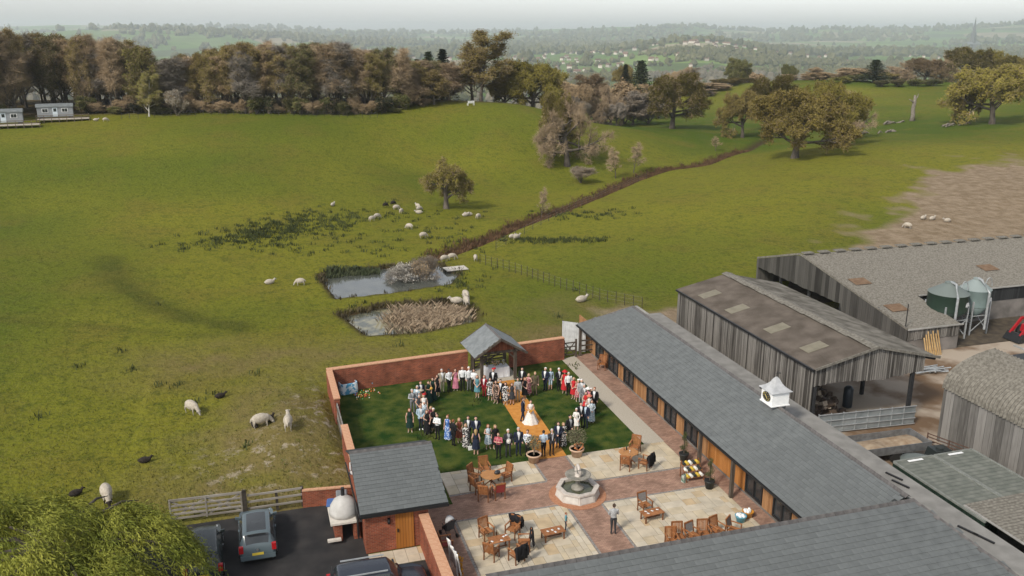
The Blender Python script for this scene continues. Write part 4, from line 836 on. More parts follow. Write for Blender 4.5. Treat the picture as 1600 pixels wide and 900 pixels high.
# ---- shepherd huts on the hill
def hut(x, y, rz, lab, ln):
    z = Tz(x, y); e = empty('shepherd_hut', (x, y, z), rz, lab, 'hut', 'shepherd huts on the hill'); GRY = stripes('hut_boards', (.24, .255, .265), (.30, .315, .325), 'z', .16, .01, noise=.2, gap=(.14, .15, .155), gapw=.1)
    MB().box(-ln / 2, ln / 2, -1.15, 1.15, .65, 2.45).build('wall', GRY, e); n_ = 10; pv = []
    for k in range(n_ + 1): t = math.pi * k / n_; pv.append((-1.32 * math.cos(t), 2.45 + .62 * math.sin(t)))
    rm = MB(); 
    for sx in (-ln / 2 - .15, ln / 2 + .15): rm.v += [(sx, p[0], p[1]) for p in pv]
    rm.f = [(k, k + 1, n_ + 2 + k, n_ + 1 + k) for k in range(n_)] + [tuple(range(n_ + 1)), tuple(range(2 * n_ + 1, n_, -1))]; rm.mi = [0] * len(rm.f); rm.build('curved_roof', mat('hut_roof', (.13, .145, .15), (.18, .195, .2), scale=2), e)
    d = MB().box(-.42, .42, -1.2, -1.15, .7, 2.35).build('door', plain((.55, .62, .66), .5), e); MB().box(-.25, .25, -1.22, -1.2, 1.6, 2.2).build('pane', GLASS, d)
    for sx in (-1.7, 1.7):
        w_ = MB().box(sx - .55, sx + .55, -1.2, -1.15, 1.45, 2.2).build('window', WHITE, e)
        for k in range(2): MB().box(sx - .46 + k * .48, sx - .02 + k * .48, -1.215, -1.2, 1.52, 2.13).build('pane', GLASS, w_)
    w_ = MB().box(-ln / 2 - .05, -ln / 2, -.4, .4, 1.4, 2.2).build('window', WHITE, e); MB().box(-ln / 2 - .065, -ln / 2 - .05, -.3, .3, 1.5, 2.1).build('pane', GLASS, w_)
    for sx in (-ln / 2 + .6, ln / 2 - .6):
        for sy in (-1, 1): MB().tube([(sx, sy - .06, .36), (sx, sy + .06, .36)], .36, 14).build('wheel', DARKM, e)
    MB().tube([(1.4, .5, 2.8), (1.4, .5, 3.5)], .07, 8).build('flue', DARKM, e)
    dk = empty('hut_deck', (x, y, z), rz, 'timber deck with railings in front of the ' + ('blue-doored shepherd hut' if 'door' in lab else 'outermost shepherd hut'), 'deck', 'decks of the shepherd huts'); DK = mat('deck_boards', (.36, .32, .27), (.46, .41, .35), scale=3); RLm = mat('deck_rail', (.12, .09, .07), (.17, .13, .1), scale=4)
    for k in range(12): MB().box(-ln / 2, ln / 2 + 2.8, -1.5 - (k + 1) * .24, -1.5 - k * .24 - .01, .3, .36).build('board', DK, dk)
    for k in range(8): X = -ln / 2 + k * (ln + 2.8) / 7; MB().box(X - .05, X + .05, -4.42, -4.32, -.3, 1.2).build('post', RLm, dk)
    for z_ in (.75, 1.15): MB().box(-ln / 2, ln / 2 + 2.8, -4.45, -4.4, z_, z_ + .09).build('rail', RLm, dk)
    MB().box(ln / 2 + 2.75, ln / 2 + 2.8, -4.38, -1.5, 1.1, 1.2).build('end_rail', RLm, dk)
    return z
h1 = hit(84, 190); h2 = hit(2, 200); hut(h1[0], h1[1] + 3, R(6), 'grey shepherd hut with curved roof and pale blue door near the wood edge', 6.2); hut(h2[0], h2[1] + 3, R(8), 'grey shepherd hut with white windows, outermost on the hillside', 6.2)
p = hit(735, 164.5); bn = empty('white_bench', tuple(p), R(190), 'white slatted bench on the crest below the tall tree', 'bench')
for k in range(4): MB().box(-.75, .75, -.1 + k * .12, 0 + k * .12, .42, .46).build('seat_slat', WHITE, bn)
for k in range(3): MB().box(-.75, .75, .4, .44, .55 + k * .15, .66 + k * .15).build('back_slat', WHITE, bn)
for sx in (-.7, .7):
    for sy in (-.08, .38): MB().box(sx - .04, sx + .04, sy - .04, sy + .04, -.05, .42 if sy < 0 else .95).build('leg', WHITE, bn)
# ---------------------------------------------------------------- vehicles
def car(name, label, loc, rz, L, W, H, paint, zbelt=.92, rear=(.0, .015, .11), front=(.60, .74), hood=(.86, .70), pano=True, lights=True, rails=False, plate='yellow'):
    e = empty(name, (loc[0], loc[1], loc[2] if len(loc) > 2 else 0), rz, label, 'car', 'cars in the car park'); us = np.linspace(0, 1, 73)
    def prof(u):         # height of the top surface on the centreline, and cabin fraction
        if u < rear[1]: zt = .62 + (zbelt - .62) * sstep(0, rear[1], u)
        elif u < rear[2]: zt = zbelt + (H - zbelt) * float((u - rear[1]) / (rear[2] - rear[1])) ** .75
        elif u < front[0]: zt = H + .03 * math.sin(math.pi * (u - rear[2]) / (front[0] - rear[2])) 
        elif u < front[1]: zt = H - (H - hood[0]) * float((u - front[0]) / (front[1] - front[0])) ** 1.15
        else: t = (u - front[1]) / (1 - front[1]); zt = hood[0] - (hood[0] - hood[1]) * t ** 2.2 - .12 * max(0, t - .9) / .1
        return float(zt)
    def hw(u): return W / 2 * (1 - .16 * max(0, (.12 - u) / .12) ** 2.2 - .24 * max(0, (u - .82) / .18) ** 2.2)
    NV = 20; grid = []
    for u in us:
        zt = prof(u); h = hw(u); zb_ = min(zbelt, zt); row = []; ub = u * L - L / 2
        for j in range(NV + 1):
            v = j / NV
            if v <= .4: t = v / .4; z = .22 + (zb_ - .22) * t; y = h * (.95 + .05 * math.sin(math.pi * min(1, t * 1.1)))
            elif v <= .72: t = (v - .4) / .32; z = zb_ + (zt - .05 - zb_) * t; y = h * (.95 - (.23 * t if zt > zbelt + .05 else .12 * t))
            else: t = (v - .72) / .28; y0 = h * (.72 if zt > zbelt + .05 else .83); z = zt - .05 + .05 * math.sin(t * math.pi / 2) if zt > zbelt else zt - .05 + .05 * math.sin(t * math.pi / 2); y = y0 * (1 - t)
            row.append(V(ub, y, max(.2, z)))
        grid.append(row)
    parts = {}
    def cls(u, v):
        if .44 < v < .70 and rear[2] * .9 < u < front[0] + .06 and prof(u) > zbelt + .25:
            return None if min(abs(u - q) for q in (.36, .185)) < .011 else ('side_window_a' if u < .185 else 'side_window_b' if u < .36 else 'side_window_c')
        if v > .76 and rear[1] + .012 < u < rear[2] * .93: return 'rear_window'
        if v > .74 and front[0] + .008 < u < front[1] - .008: return 'windscreen'
        if pano and v > .79 and rear[2] + .03 < u < front[0] - .03: return 'roof_glass'
        return None
    body = MB()
    for sgn in (1, -1):
        base = len(body.v); body.v += [(p.x, p.y * sgn, p.z) for r_ in grid for p in r_]
        for i in range(len(us) - 1):
            for j in range(NV):
                a = i * (NV + 1) + j; f = (a, a + 1, a + NV + 2, a + NV + 1); f = f if sgn < 0 else f[::-1]
                k = cls((us[i] + us[i + 1]) / 2, (j + .5) / NV)
                if k:
                    pt = parts.setdefault((k, sgn if 'side' in k else 0), MB()); pt.add([body.v[base + q] for q in f], [(0, 1, 2, 3)])
                else: body.f.append(tuple(base + q for q in f)); body.mi.append(0)
    n0 = NV + 1
    for sgn, base in ((1, 0), (-1, len(us) * n0)):
        for i0, fl in ((0, sgn > 0), ((len(us) - 1) * n0, sgn < 0)):
            f = tuple(base + i0 + j for j in range(n0)); body.f.append(f[::-1] if not fl else f); body.mi.append(0)
    bo = body.build('body', paint, e, smooth=True)
    for (k, sg), m in parts.items(): m.build('side_window' if 'side' in k else k, GLASS, e, smooth=True)
    MB().box(-L / 2 + .1, L / 2 - .1, -W / 2 + .12, W / 2 - .12, .16, .24).build('underbody', BLACK, e)
    TY = plain((.015, .015, .015), .8)
    for x in (-L * .31, L * .32):
        for sg in (-1, 1):
            w_ = MB().tube([(x, sg * (W / 2 - .19), .31), (x, sg * (W / 2 + .012), .31)], .315, 20).build('wheel', TY, e); MB().tube([(x, sg * (W / 2 + .012), .31), (x, sg * (W / 2 + .022), .31)], .2, 14).build('rim', plain((.4, .41, .42), .35, .6), w_)
    for sg in (-1, 1):
        MB().hexa([(L * .17, sg * W * .46, .95), (L * .2, sg * W * .46, .95), (L * .2, sg * (W * .46 + .2), .97), (L * .17, sg * (W * .46 + .2), .97)][::sg], [(L * .17, sg * W * .46, 1.06), (L * .19, sg * W * .46, 1.06), (L * .19, sg * (W * .46 + .2), 1.1), (L * .17, sg * (W * .46 + .2), 1.1)][::sg]).build('door_mirror', paint, e)
        MB().box(-L / 2 - .005, -L / 2 + .16, sg * W * .43 - .1, sg * W * .43 + .1, .66, .98).build('tail_light', plain((.38, .012, .015), .2), e)
        MB().hexa([(L / 2 - .34, sg * W * .31 - .13, .6), (L / 2 - .06, sg * W * .31 - .13, .58), (L / 2 - .06, sg * W * .31 + .13, .58), (L / 2 - .4, sg * W * .31 + .13, .6)], [(L / 2 - .44, sg * W * .31 - .13, .77), (L / 2 - .16, sg * W * .31 - .13, .71), (L / 2 - .2, sg * W * .31 + .13, .7), (L / 2 - .5, sg * W * .31 + .13, .77)]).build('headlight', plain((.62, .65, .68), .1, .2), e)
        for x in (-.05 * L, .16 * L): MB().box(x - .09, x + .09, sg * W / 2 - .045 - .004, sg * W / 2 + .004 - .0, .84, .87).build('door_handle', paint, e)
        if rails: MB().bar((-L * .36, sg * W * .345, H + .06), (L * .08, sg * W * .345, H + .05), .05, .05).build('roof_rail', GALV, e)
    pl = MB().box(-L / 2 - .035, -L / 2 - .015, -.26, .26, .5, .62).build('number_plate', plain((.62, .46, .05), .5), e)
    MB().box(-L / 2 - .03, -L / 2 + .2, -W * .46, W * .46, .28, .5).build('rear_bumper', paint, e)
    MB().tube([(-L / 2 - .012, 0, .78), (-L / 2 - .03, 0, .78)], .055, 14).build('badge', plain((.5, .5, .5), .3, .8), e)
    MB().box(-L / 2 + .2, -L / 2 + .24, -W * .25, W * .25, H - .03, H + .01).build('roof_aerial_base', BLACK, e)
    return e
car('hatchback_car', 'grey-blue hatchback with dark glass roof parked tail towards the tarmac', (-1.0, 39.8), R(90), 3.95, 1.72, 1.46, mat('steel_blue_paint', (.085, .115, .13), (.095, .125, .14), scale=2, rough=.25, spec=.6), .93)
car('estate_car', 'dark blue-grey estate car with silver roof rails beside the brick wall', (4.05, 33.75), 0, 4.35, 1.78, 1.6, mat('dark_blue_paint', (.025, .03, .042), (.03, .036, .05), scale=2, rough=.2, spec=.7), .98, rails=True, pano=False)
car('dark_car', 'dark green car half hidden under the willow', (-3.45, 38.8), R(92), 4.2, 1.75, 1.45, mat('dark_green_paint', (.02, .028, .028), (.026, .034, .034), scale=2, rough=.22, spec=.6), .93, pano=False)
# car park fence and gate
FN = mat('silvered_rail', (.20, .18, .155), (.31, .285, .25), scale=5, stretch=(.2, 1, 1)); DP = mat('dark_post', (.03, .025, .02), (.06, .05, .04), scale=6)
gte = empty('five_bar_gate', (-5.2, 42.75, 0), math.atan2(-.15, 3.6), 'long silvered five-bar gate at the back of the car park', 'gate')
for k in range(5): MB().box(0, 3.55, -.03, .03, .22 + k * .24 + (.05 if k == 4 else 0), .31 + k * .24 + (.08 if k == 4 else 0)).build('bar', FN, gte)
for a_, b_ in (((.1, .05, .25), (1.75, .05, 1.2)), ((1.75, .05, .25), (.1, .05, 1.2)), ((1.8, .05, 1.2), (3.45, .05, .25)), ((1.8, .05, .25), (3.45, .05, 1.2))): MB().bar(a_, b_, .05, .07).build('brace', FN, gte)
for x_ in (.04, 1.77, 3.5): MB().box(x_ - .04, x_ + .04, -.05, .05, .18, 1.32).build('stile', FN, gte)
tag(MB().hexa([(-1.66, 42.4, 0), (-1.42, 42.4, 0), (-1.42, 42.64, 0), (-1.66, 42.64, 0)], [(-1.64, 42.42, 1.5), (-1.44, 42.42, 1.5), (-1.44, 42.62, 1.42), (-1.64, 42.62, 1.42)]).build('gate_post', DP), 'thick dark timber post where gate and rail fence meet', 'post')
rfn = empty('rail_fence', (-1.4, 42.52, 0), 0, 'silvered post and rail fence from the thick post to the rust-red panel', 'fence')
for x_ in (1.45, 2.75): MB().box(x_ - .07, x_ + .07, .04, .16, 0, 1.15).build('post', DP, rfn)
for z_ in (.3, .68, 1.05): MB().box(0, 2.75, -.03, .04, z_, z_ + .1).build('rail', FN, rfn)
# ---------------------------------------------------------------- furniture
TEAK = mat('teak', (.25, .095, .032), (.36, .155, .06), scale=5, rough=.55, var=.15, stretch=(1, .3, 1)); TEAKD = mat('teak_leg', (.14, .055, .022), (.21, .085, .035), scale=5, rough=.6); MESHG = mat('grey_mesh', (.16, .15, .15), (.24, .23, .22), scale=30, rough=.8); REDC = plain((.28, .035, .03), .8)
def chair_proto(back, seat=TEAK):
    e = empty('armchair', (0, 0, 0)); 
    for k in range(6): MB().box(-.25 + k * .084, -.25 + k * .084 + .074, -.25, .25, .42, .445).build('seat_slat', seat, e)
    for sx in (-.27, .27):
        MB().bar((sx, -.26, 0), (sx, -.26, .66), .05).build('leg', TEAKD, e); MB().bar((sx, .27, 0), (sx, .25, .45), .05).build('leg', TEAKD, e); MB().bar((sx, .25, .45), (sx, .36, 1.0), .05).build('back_post', TEAKD, e)
        MB().box(sx - .035, sx + .035, -.3, .3, .66, .69).build('armrest', TEAK, e); MB().bar((sx, -.25, .38), (sx, .25, .38), .04, .06).build('seat_rail', TEAKD, e)
    MB().bar((-.27, .36, .98), (.27, .36, .98), .05, .08).build('top_rail', TEAK, e)
    if back == 'slat':
        for k in range(7): MB().bar((-.21 + k * .07, .255, .46), (-.21 + k * .07, .355, .96), .05, .015, up=(0, 1, 0)).build('back_slat', TEAK, e)
    else: MB().hexa([(-.25, .25, .5), (.25, .25, .5), (.25, .27, .5), (-.25, .27, .5)], [(-.25, .345, .94), (.25, .345, .94), (.25, .365, .94), (-.25, .365, .94)]).build('back_panel', back, e)
    return freeze(e)
CP = {'slat': chair_proto('slat'), 'mesh': chair_proto(MESHG), 'red': chair_proto(REDC, REDC)}; CUSED = set()
def chair(px, py, face, lab, kind='slat', grp='teak armchairs on the patio', z=.45):
    p = G(px, py, z); src = CP[kind]; o = src if kind not in CUSED else copy_tree(src); CUSED.add(kind)
    o.location = (p[0], p[1], .018); d = (face[0] - p[0], face[1] - p[1]); o.rotation_euler = (0, 0, math.atan2(d[1], d[0]) + math.pi / 2); tag(o, lab, 'chair', grp); return p
def round_table(px, py, lab, r=.55):
    p = G(px, py, .73); e = empty('round_table', (p[0], p[1], .018), .4, lab, 'table'); 
    for k in range(9):
        y = -r + (k + .5) * 2 * r / 9; x = math.sqrt(max(.01, r * r - y * y)); MB().box(-x, x, y - r / 9 + .004, y + r / 9 - .004, .70, .73).build('top_slat', mat('table_teak', (.38, .175, .06), (.46, .225, .085), scale=4, rough=.5), e)
    for k in range(4): a = k * math.pi / 2 + .78; MB().bar((math.cos(a) * .42, math.sin(a) * .42, 0), (-math.cos(a) * .3, -math.sin(a) * .3, .70), .05).build('leg', TEAKD, e)
    return p
t1 = round_table(767, 742, 'round slatted teak table with dark bag, ringed by six chairs on the patio')
for px, py, lab, k in ((757, 731, 'teak armchair against the lawn edge at the six-chair round table', 'slat'), (742, 742, 'teak armchair on the store side of the six-chair round table, upper one', 'slat'), (745, 757, 'teak armchair on the store side of the six-chair round table, lower one', 'slat'), (757, 769, 'teak armchair with its slatted back to the brick cross path, beside the red one', 'slat'), (779, 766, 'teak armchair with red seat and back at the round table', 'red'), (789, 741, 'teak armchair on the fountain side of the six-chair round table', 'slat')): chair(px, py, t1, lab, k)
t2 = round_table(982, 706, 'round teak table with bottles on the patio between fountain and verandah')
for px, py, lab, k in ((992, 697, 'teak armchair by the lawn edge at the round table with bottles', 'slat'), (978, 722, 'teak armchair with its back to the fountain path at the table with bottles', 'slat'), (1008, 721, 'teak armchair with black coat beside the table with bottles', 'slat')): chair(px, py, t2, lab, k)
def low_table(px, py, lab, rz=0, w_=1.15, d_=.6, h=.45):
    p = G(px, py, h); e = empty('coffee_table', (p[0], p[1], .018), rz, lab, 'table'); 
    for k in range(5): MB().box(-w_ / 2, w_ / 2, -d_ / 2 + k * d_ / 5 + .004, -d_ / 2 + (k + 1) * d_ / 5 - .004, h - .03, h).build('top_slat', TEAK, e)
    for sx in (-1, 1):
        for sy in (-1, 1): MB().box(sx * (w_ / 2 - .08) - .03, sx * (w_ / 2 - .08) + .03, sy * (d_ / 2 - .06) - .03, sy * (d_ / 2 - .06) + .03, 0, h - .03).build('leg', TEAKD, e)
    MB().box(-w_ / 2 + .1, w_ / 2 - .1, -.03, .03, .14, .18).build('stretcher', TEAKD, e); return p
t3 = low_table(780, 842, 'rectangular teak table with brown bottle among the chairs draped with black jackets', .08, 1.0, .62, .6)
for px, py, lab, k in ((760, 829, 'empty teak armchair at the rectangular table, on the store side', 'slat'), (801, 826, 'teak armchair with a black jacket over its back, facing the parked cars', 'slat'), (819, 846, 'teak armchair under a black jacket on the fountain side of the rectangular table', 'slat'), (807, 864, 'teak armchair with a black jacket hiding its back, beside the slate ridge', 'slat'), (768, 860, 'empty teak armchair with its back to the slate ridge at the rectangular table', 'slat')): chair(px, py, t3, lab, k)
t4 = low_table(864, 829, 'low teak coffee table with white cards beside the small boy', .08)
t5 = low_table(1019, 800, 'low teak coffee table with white cards next to the lone mesh-backed chair', .1)
chair(1008, 788, (t5[0] + .2, t5[1] - .5), 'lone mesh-backed armchair at the coffee table near the verandah', 'mesh')
for px, py, fx, lab, k in ((1050, 838, -1, 'teak armchair half hidden by the slate ridge, outermost of the row towards the man', 'slat'), (1060, 830, -1, 'teak armchair second in the row along the slate ridge', 'slat'), (1083, 829, 0, 'mesh-backed teak armchair third in the row along the slate ridge', 'mesh'), (1100, 826, -1, 'teak armchair fourth in the row along the slate ridge', 'slat'), (1121, 820, 0, 'teak armchair fifth in the row, before the dark mesh one', 'slat'), (1147, 820, 1, 'dark mesh-backed armchair at the end of the row by the toy tubs', 'mesh')):
    py += 7; p = G(px, py, .45); chair(px, py, (p[0] + .5 * fx + .3, p[1] - 1), lab, k)
chair(941, 568, G(900, 640), 'round-backed wooden chair on the verandah by the dark glass door', 'slat', 'wooden chairs on the verandah')
JK = mat('black_cloth', (.008, .008, .01), (.016, .016, .019), scale=12, rough=.95)
def jacket(px, py, face, lab):
    p = G(px, py, .45); a = math.atan2(face[1] - p[1], face[0] - p[0]) + math.pi / 2; m = MB(); n_ = 11; rs = random.Random(int(px)); rows = [(-.02, .26, .62), (.10, .29, .92), (.13, .345, 1.03), (.03, .40, 1.04), (.06, .44, .85), (.04, .46, .55), (.0, .47, .30)]
    for (ex, y, z) in rows:
        for k in range(n_): t = k / (n_ - 1) * 2 - 1; m.v.append((t * (.30 + ex), y + .025 * math.sin(t * 7 + z * 5) + .02 * rs.random() - (.05 * t * t if y > .4 else 0), z - .05 * t * t + .02 * rs.random()))
    for i in range(len(rows) - 1):
        for k in range(n_ - 1): a_ = i * n_ + k; m.f.append((a_, a_ + 1, a_ + n_ + 1, a_ + n_)); m.mi.append(0)
    e = empty('jacket', (p[0], p[1], .02), a, lab, 'jacket', 'black jackets on chair backs'); o = m.build('cloth', JK, e, smooth=True); s_ = o.modifiers.new('thick', 'SOLIDIFY'); s_.thickness = .03
    for sx in (-1, 1): MB().tube([(sx * .3, .36, .98), (sx * .36, .42, .75), (sx * .34, .45, .42)], [.07, .06, .055], 8).build('sleeve', JK, e)
jacket(801, 826, t3, 'black jacket on the chair that faces the parked cars'); jacket(819, 846, t3, 'black jacket on the chair at the fountain side of the rectangular table'); jacket(807, 864, t3, 'black jacket on the chair beside the slate ridge'); jacket(1008, 721, t2, 'black coat slung on the chair by the table with bottles')
def small(px, py, z, kind, lab, cat, col, grp=None):
    p = G(px, py, z); m = MB()
    if kind == 'bottle': m.lathe([(.035, 0), (.037, .16), (.014, .22), (.014, .29)], n=10)
    elif kind == 'glass': m.lathe([(.03, 0), (.008, .01), (.008, .07), (.035, .1), (.03, .15)], n=10)
    elif kind == 'card': m.box(-.07, .07, -.05, .05, 0, .008)
    elif kind == 'ball': m.ball((0, 0, .045), .045, 8, 6)
    elif kind == 'bag': m.lathe([(.14, 0), (.2, .06), (.17, .15), (.05, .2)], n=9, sq=(1, .7))
    o = m.build({'ball': 'play_ball', 'glass': 'drinking_glass', 'card': 'paper_card', 'bag': 'handbag'}.get(kind, kind), plain(col, .4), smooth=True); o.location = (p[0], p[1], z); o.rotation_euler = (0, 0, random.uniform(0, 6)); return tag(o, lab, cat, grp)
small(777, 740, .75, 'bag', 'dark bag lying on the six-chair round table', 'bag', (.03, .03, .035)); small(979, 703, .75, 'bottle', 'tall dark bottle on the round table near the lawn', 'bottle', (.02, .025, .02)); small(984, 707, .75, 'glass', 'clear glass on the round table with bottles', 'glass', (.6, .62, .62)); small(975, 705, .75, 'glass', 'small dark glass on the round table with bottles', 'glass', (.12, .05, .04)); small(776, 836, .62, 'bottle', 'brown bottle on the rectangular table by the jackets', 'bottle', (.05, .018, .008))
for q, (px, py) in enumerate(((769, 846), (787, 838), (784, 844), (791, 836))): small(px, py, .62, 'card', 'white card lying on the rectangular table with the bottle', 'card', (.75, .75, .73), 'cards on the rectangular table')
for q, (px, py) in enumerate(((856, 830), (863, 828), (868, 831), (873, 826))): small(px, py, .47, 'card', 'white card lying on the coffee table by the boy', 'card', (.75, .75, .73), 'cards on the coffee table by the boy')
for q, (px, py) in enumerate(((1009, 799), (1013, 802), (1019, 798), (1027, 796))): small(px, py, .47, 'card', 'white card lying on the coffee table by the lone chair', 'card', (.75, .75, .73), 'cards on the coffee table by the lone chair')
# fountain
p = G(905, 772); FT = empty('stone_fountain', (15.62, 39.5, 0), R(8), 'octagonal stone fountain with bowl and ring ornament on the brick crossing', 'fountain'); FS = mat('fountain_stone', (.42, .38, .34), (.55, .50, .45), scale=4, rough=.85, detail=8); FD = mat('wet_stone', (.19, .18, .15), (.30, .28, .24), scale=4, rough=.6)
ring = MB(); ring.lathe([(1.55, 0), (1.55, .03)], n=32); rg = ring.build('paving_ring', mat('orange_setts', (.34, .15, .08), (.42, .21, .12), scale=9), FT)
bs = MB(); n_ = 8
for (r0, z0, r1, z1) in ((1.22, .031, 1.1, .45), (1.18, .45, 1.18, .55), (1.18, .55, .92, .55), (.92, .55, .92, .2)):
    o0 = len(bs.v)
    for r_, z_ in ((r0, z0), (r1, z1)):
        for k in range(n_): a = k * math.pi / 4 + R(22.5); bs.v.append((r_ * math.cos(a), r_ * math.sin(a), z_))
    for k in range(n_): bs.f.append((o0 + k, o0 + (k + 1) % n_, o0 + n_ + (k + 1) % n_, o0 + n_ + k)); bs.mi.append(0)
bs.build('basin', FS, FT)
for k in range(8):
    a = k * math.pi / 4 + R(45); t = V(-math.sin(a), math.cos(a), 0); c_ = V(math.cos(a), math.sin(a), 0); q = [c_ * 1.115 - t * .36 + V(0, 0, .08), c_ * 1.115 + t * .36 + V(0, 0, .08), c_ * 1.035 + t * .34 + V(0, 0, .40), c_ * 1.035 - t * .34 + V(0, 0, .40)]
    MB().add([v + c_ * .018 for v in q] + [v - c_ * .02 for v in q], [(0, 1, 2, 3), (0, 4, 5, 1), (1, 5, 6, 2), (2, 6, 7, 3), (3, 7, 4, 0)]).build('carved_panel', mat('pale_stone', (.5, .47, .43), (.58, .55, .5), scale=5), FT)
MB().lathe([(.95, .38), (.94, .40)], n=24).build('water', mat('fountain_water', (.045, .05, .025), (.09, .095, .05), scale=3, rough=.08, spec=.7), FT)
MB().lathe([(.36, .39), (.34, .5), (.22, .56), (.13, .66), (.12, .95), (.2, 1.02)], n=18).build('pedestal', FD, FT, smooth=True)
MB().lathe([(.2, 1.021), (.45, 1.06), (.66, 1.18), (.70, 1.24), (.64, 1.24), (.5, 1.16), (.1, 1.14)], n=28).build('bowl', FD, FT, smooth=True)
to = MB(); 
pts_ = [(.0 + .03 * math.sin(t * 2), .21 * math.cos(t), 1.45 + .3 * math.sin(t)) for t in np.linspace(0, 2 * math.pi, 25)]; to.tube(pts_, .085, 10, cap=False); to.lathe([(.2, 1.141), (.12, 1.2)], n=12); to.build('ring_ornament', FS, FT, smooth=True)
# potted plants
def leaves(mb, c, n, r, s, rs, squash=1., shell=.4):
    for _ in range(n):
        while True:
            q = V(rs.uniform(-1, 1), rs.uniform(-1, 1), rs.uniform(-1, 1))
            if shell < q.length < 1: break
        d = V(rs.gauss(0, 1), rs.gauss(0, 1), rs.gauss(0, 1)).normalized(); t = d.orthogonal().normalized(); ctr = V(c) + V(q.x * r, q.y * r, q.z * r * squash); L_ = s * rs.uniform(.6, 1.3)
        mb.add([ctr - d * L_, ctr + t * L_ * .3, ctr + d * L_, ctr - t * L_ * .3], [(0, 1, 2, 3)])
OLIVE = mat('olive_leaf', (.085, .085, .042), (.16, .15, .085), scale=3, rough=.7); BOX = mat('box_leaf', (.03, .042, .012), (.075, .085, .022), scale=3, rough=.7); TERRA = mat('terracotta', (.48, .32, .22), (.58, .42, .31), scale=4, rough=.9)
def potplant(px, py, lab, heart):
    p = G(px, py); rs = random.Random(px); e = empty('potted_olive', (p[0], p[1], .018), 0, lab, 'plant', 'terracotta pots at the carpet end'); MB().lathe([(.28, 0), (.36, .42), (.44, .43), (.45, .52), (.40, .53), (.37, .46)], n=22).build('pot', TERRA, e, smooth=True); MB().lathe([(.37, .44), (.36, .46)], n=16).build('soil', plain((.05, .03, .02), .95), e)
    tr = MB(); tr.tube([(0, 0, .45), (.03, .02, .8), (0, .03, 1.1)], [.05, .04, .03], 7)
    for k in range(9): a = rs.uniform(0, 6.3); tr.tube([(0, .02, .85 + .03 * k), (.25 * math.cos(a), .25 * math.sin(a), 1.2 + .04 * k), (.45 * math.cos(a), .45 * math.sin(a), 1.5 + .03 * k)], [.02, .012, .006], 4)
    tr.build('trunk', mat('olive_bark', (.13, .10, .075), (.2, .16, .12), scale=6), e); lf = MB(); leaves(lf, (0, 0, 1.25), 900 if heart else 380, .62 if heart else .5, .07, rs, .85, .2); lf.build('crown', OLIVE, e)
    if heart:
        for sx in (-1, 1): MB().tube([(0, -.3, .5), (sx * .24, -.32, .72), (sx * .26, -.32, .92), (sx * .12, -.32, 1.0), (0, -.32, .88)], [.03, .07, .07, .06, .04], 8).build('heart_half', plain((.42, .17, .07), .6), e)
potplant(834, 722, 'sparse olive tree in a terracotta pot at the carpet end', False); potplant(901, 713, 'bushy olive tree in terracotta pot with orange heart ornament', True)
def topiary(px, py, lab):
    p = G(px, py); rs = random.Random(px); e = empty('potted_conifer', (p[0], p[1], .018), 0, lab, 'plant', 'spiral conifers by the verandah posts'); MB().lathe([(.2, 0), (.27, .4), (.3, .42), (.3, .48), (.25, .48)], n=18).build('pot', plain((.02, .022, .022), .5), e, smooth=True); MB().tube([(0, 0, .45), (0, 0, 1.6)], [.04, .02], 6).build('trunk', OAKP, e); lf = MB()
    for k in range(26): t = k / 25; a = t * 12; r_ = .26 * (1 - t) + .03; leaves(lf, (r_ * .6 * math.cos(a), r_ * .6 * math.sin(a), .55 + t * 1.2), 60, .13 * (1 - .5 * t) + .05, .03, rs, .8, 0)
    lf.build('crown', BOX, e)
topiary(1068, 720, 'clipped spiral conifer in black pot by the timber post nearer the lawn'); topiary(1108, 763, 'clipped spiral conifer in black pot by the timber post nearer the slate ridge')
# tubs of toys, basket stand, pushchair, paddling pool
def tub(px, py, col, lab, n):
    p = G(px, py); e = empty('toy_tub', (p[0], p[1], .02), 0, lab, 'tub', 'tubs at the patio corner'); MB().lathe([(.2, 0), (.29, .32), (.31, .34), (.27, .34), (.24, .3)], n=18).build('tub', plain(col, .4), e, smooth=True)
    m = MB(); rs = random.Random(n)
    for k in range(12): m.ball((rs.uniform(-.15, .15), rs.uniform(-.15, .15), .3 + rs.uniform(0, .08)), .09, 6, 5)
    m.build('filling', plain((.72, .75, .76), .7), e, smooth=True)
tub(1157, 815, (.10, .33, .45), 'light blue tub full of white things at the patio corner', 1); tub(1168, 808, (.55, .24, .03), 'orange tub full of white things at the patio corner', 2)
p = G(1082, 748); bs_ = empty('basket_stand', (p[0], p[1], 0), R(0), 'tiered stand of yellow and white rolled blankets by the timber post', 'stand')
for k in range(3): MB().box(-.55, .55, -.35 + k * .27, -.1 + k * .27, .25 + k * .25, .29 + k * .25).build('shelf', TEAK, bs_)
for sx in (-.53, .53): MB().bar((sx, -.35, 0), (sx, .45, 1.0), .05, .05).bar((sx, .45, 0), (sx, .45, .9), .05).build('frame', TEAKD, bs_)
for k in range(3):
    for i in range(5): MB().tube([(-.45 + i * .21, -.36 + k * .27, .36 + k * .25), (-.45 + i * .21, -.08 + k * .27, .36 + k * .25)], .085, 9).build('rolled_blanket', plain(((.55, .38, .05), (.7, .7, .66), (.03, .035, .03))[(i + k) % 3], .9), bs_)
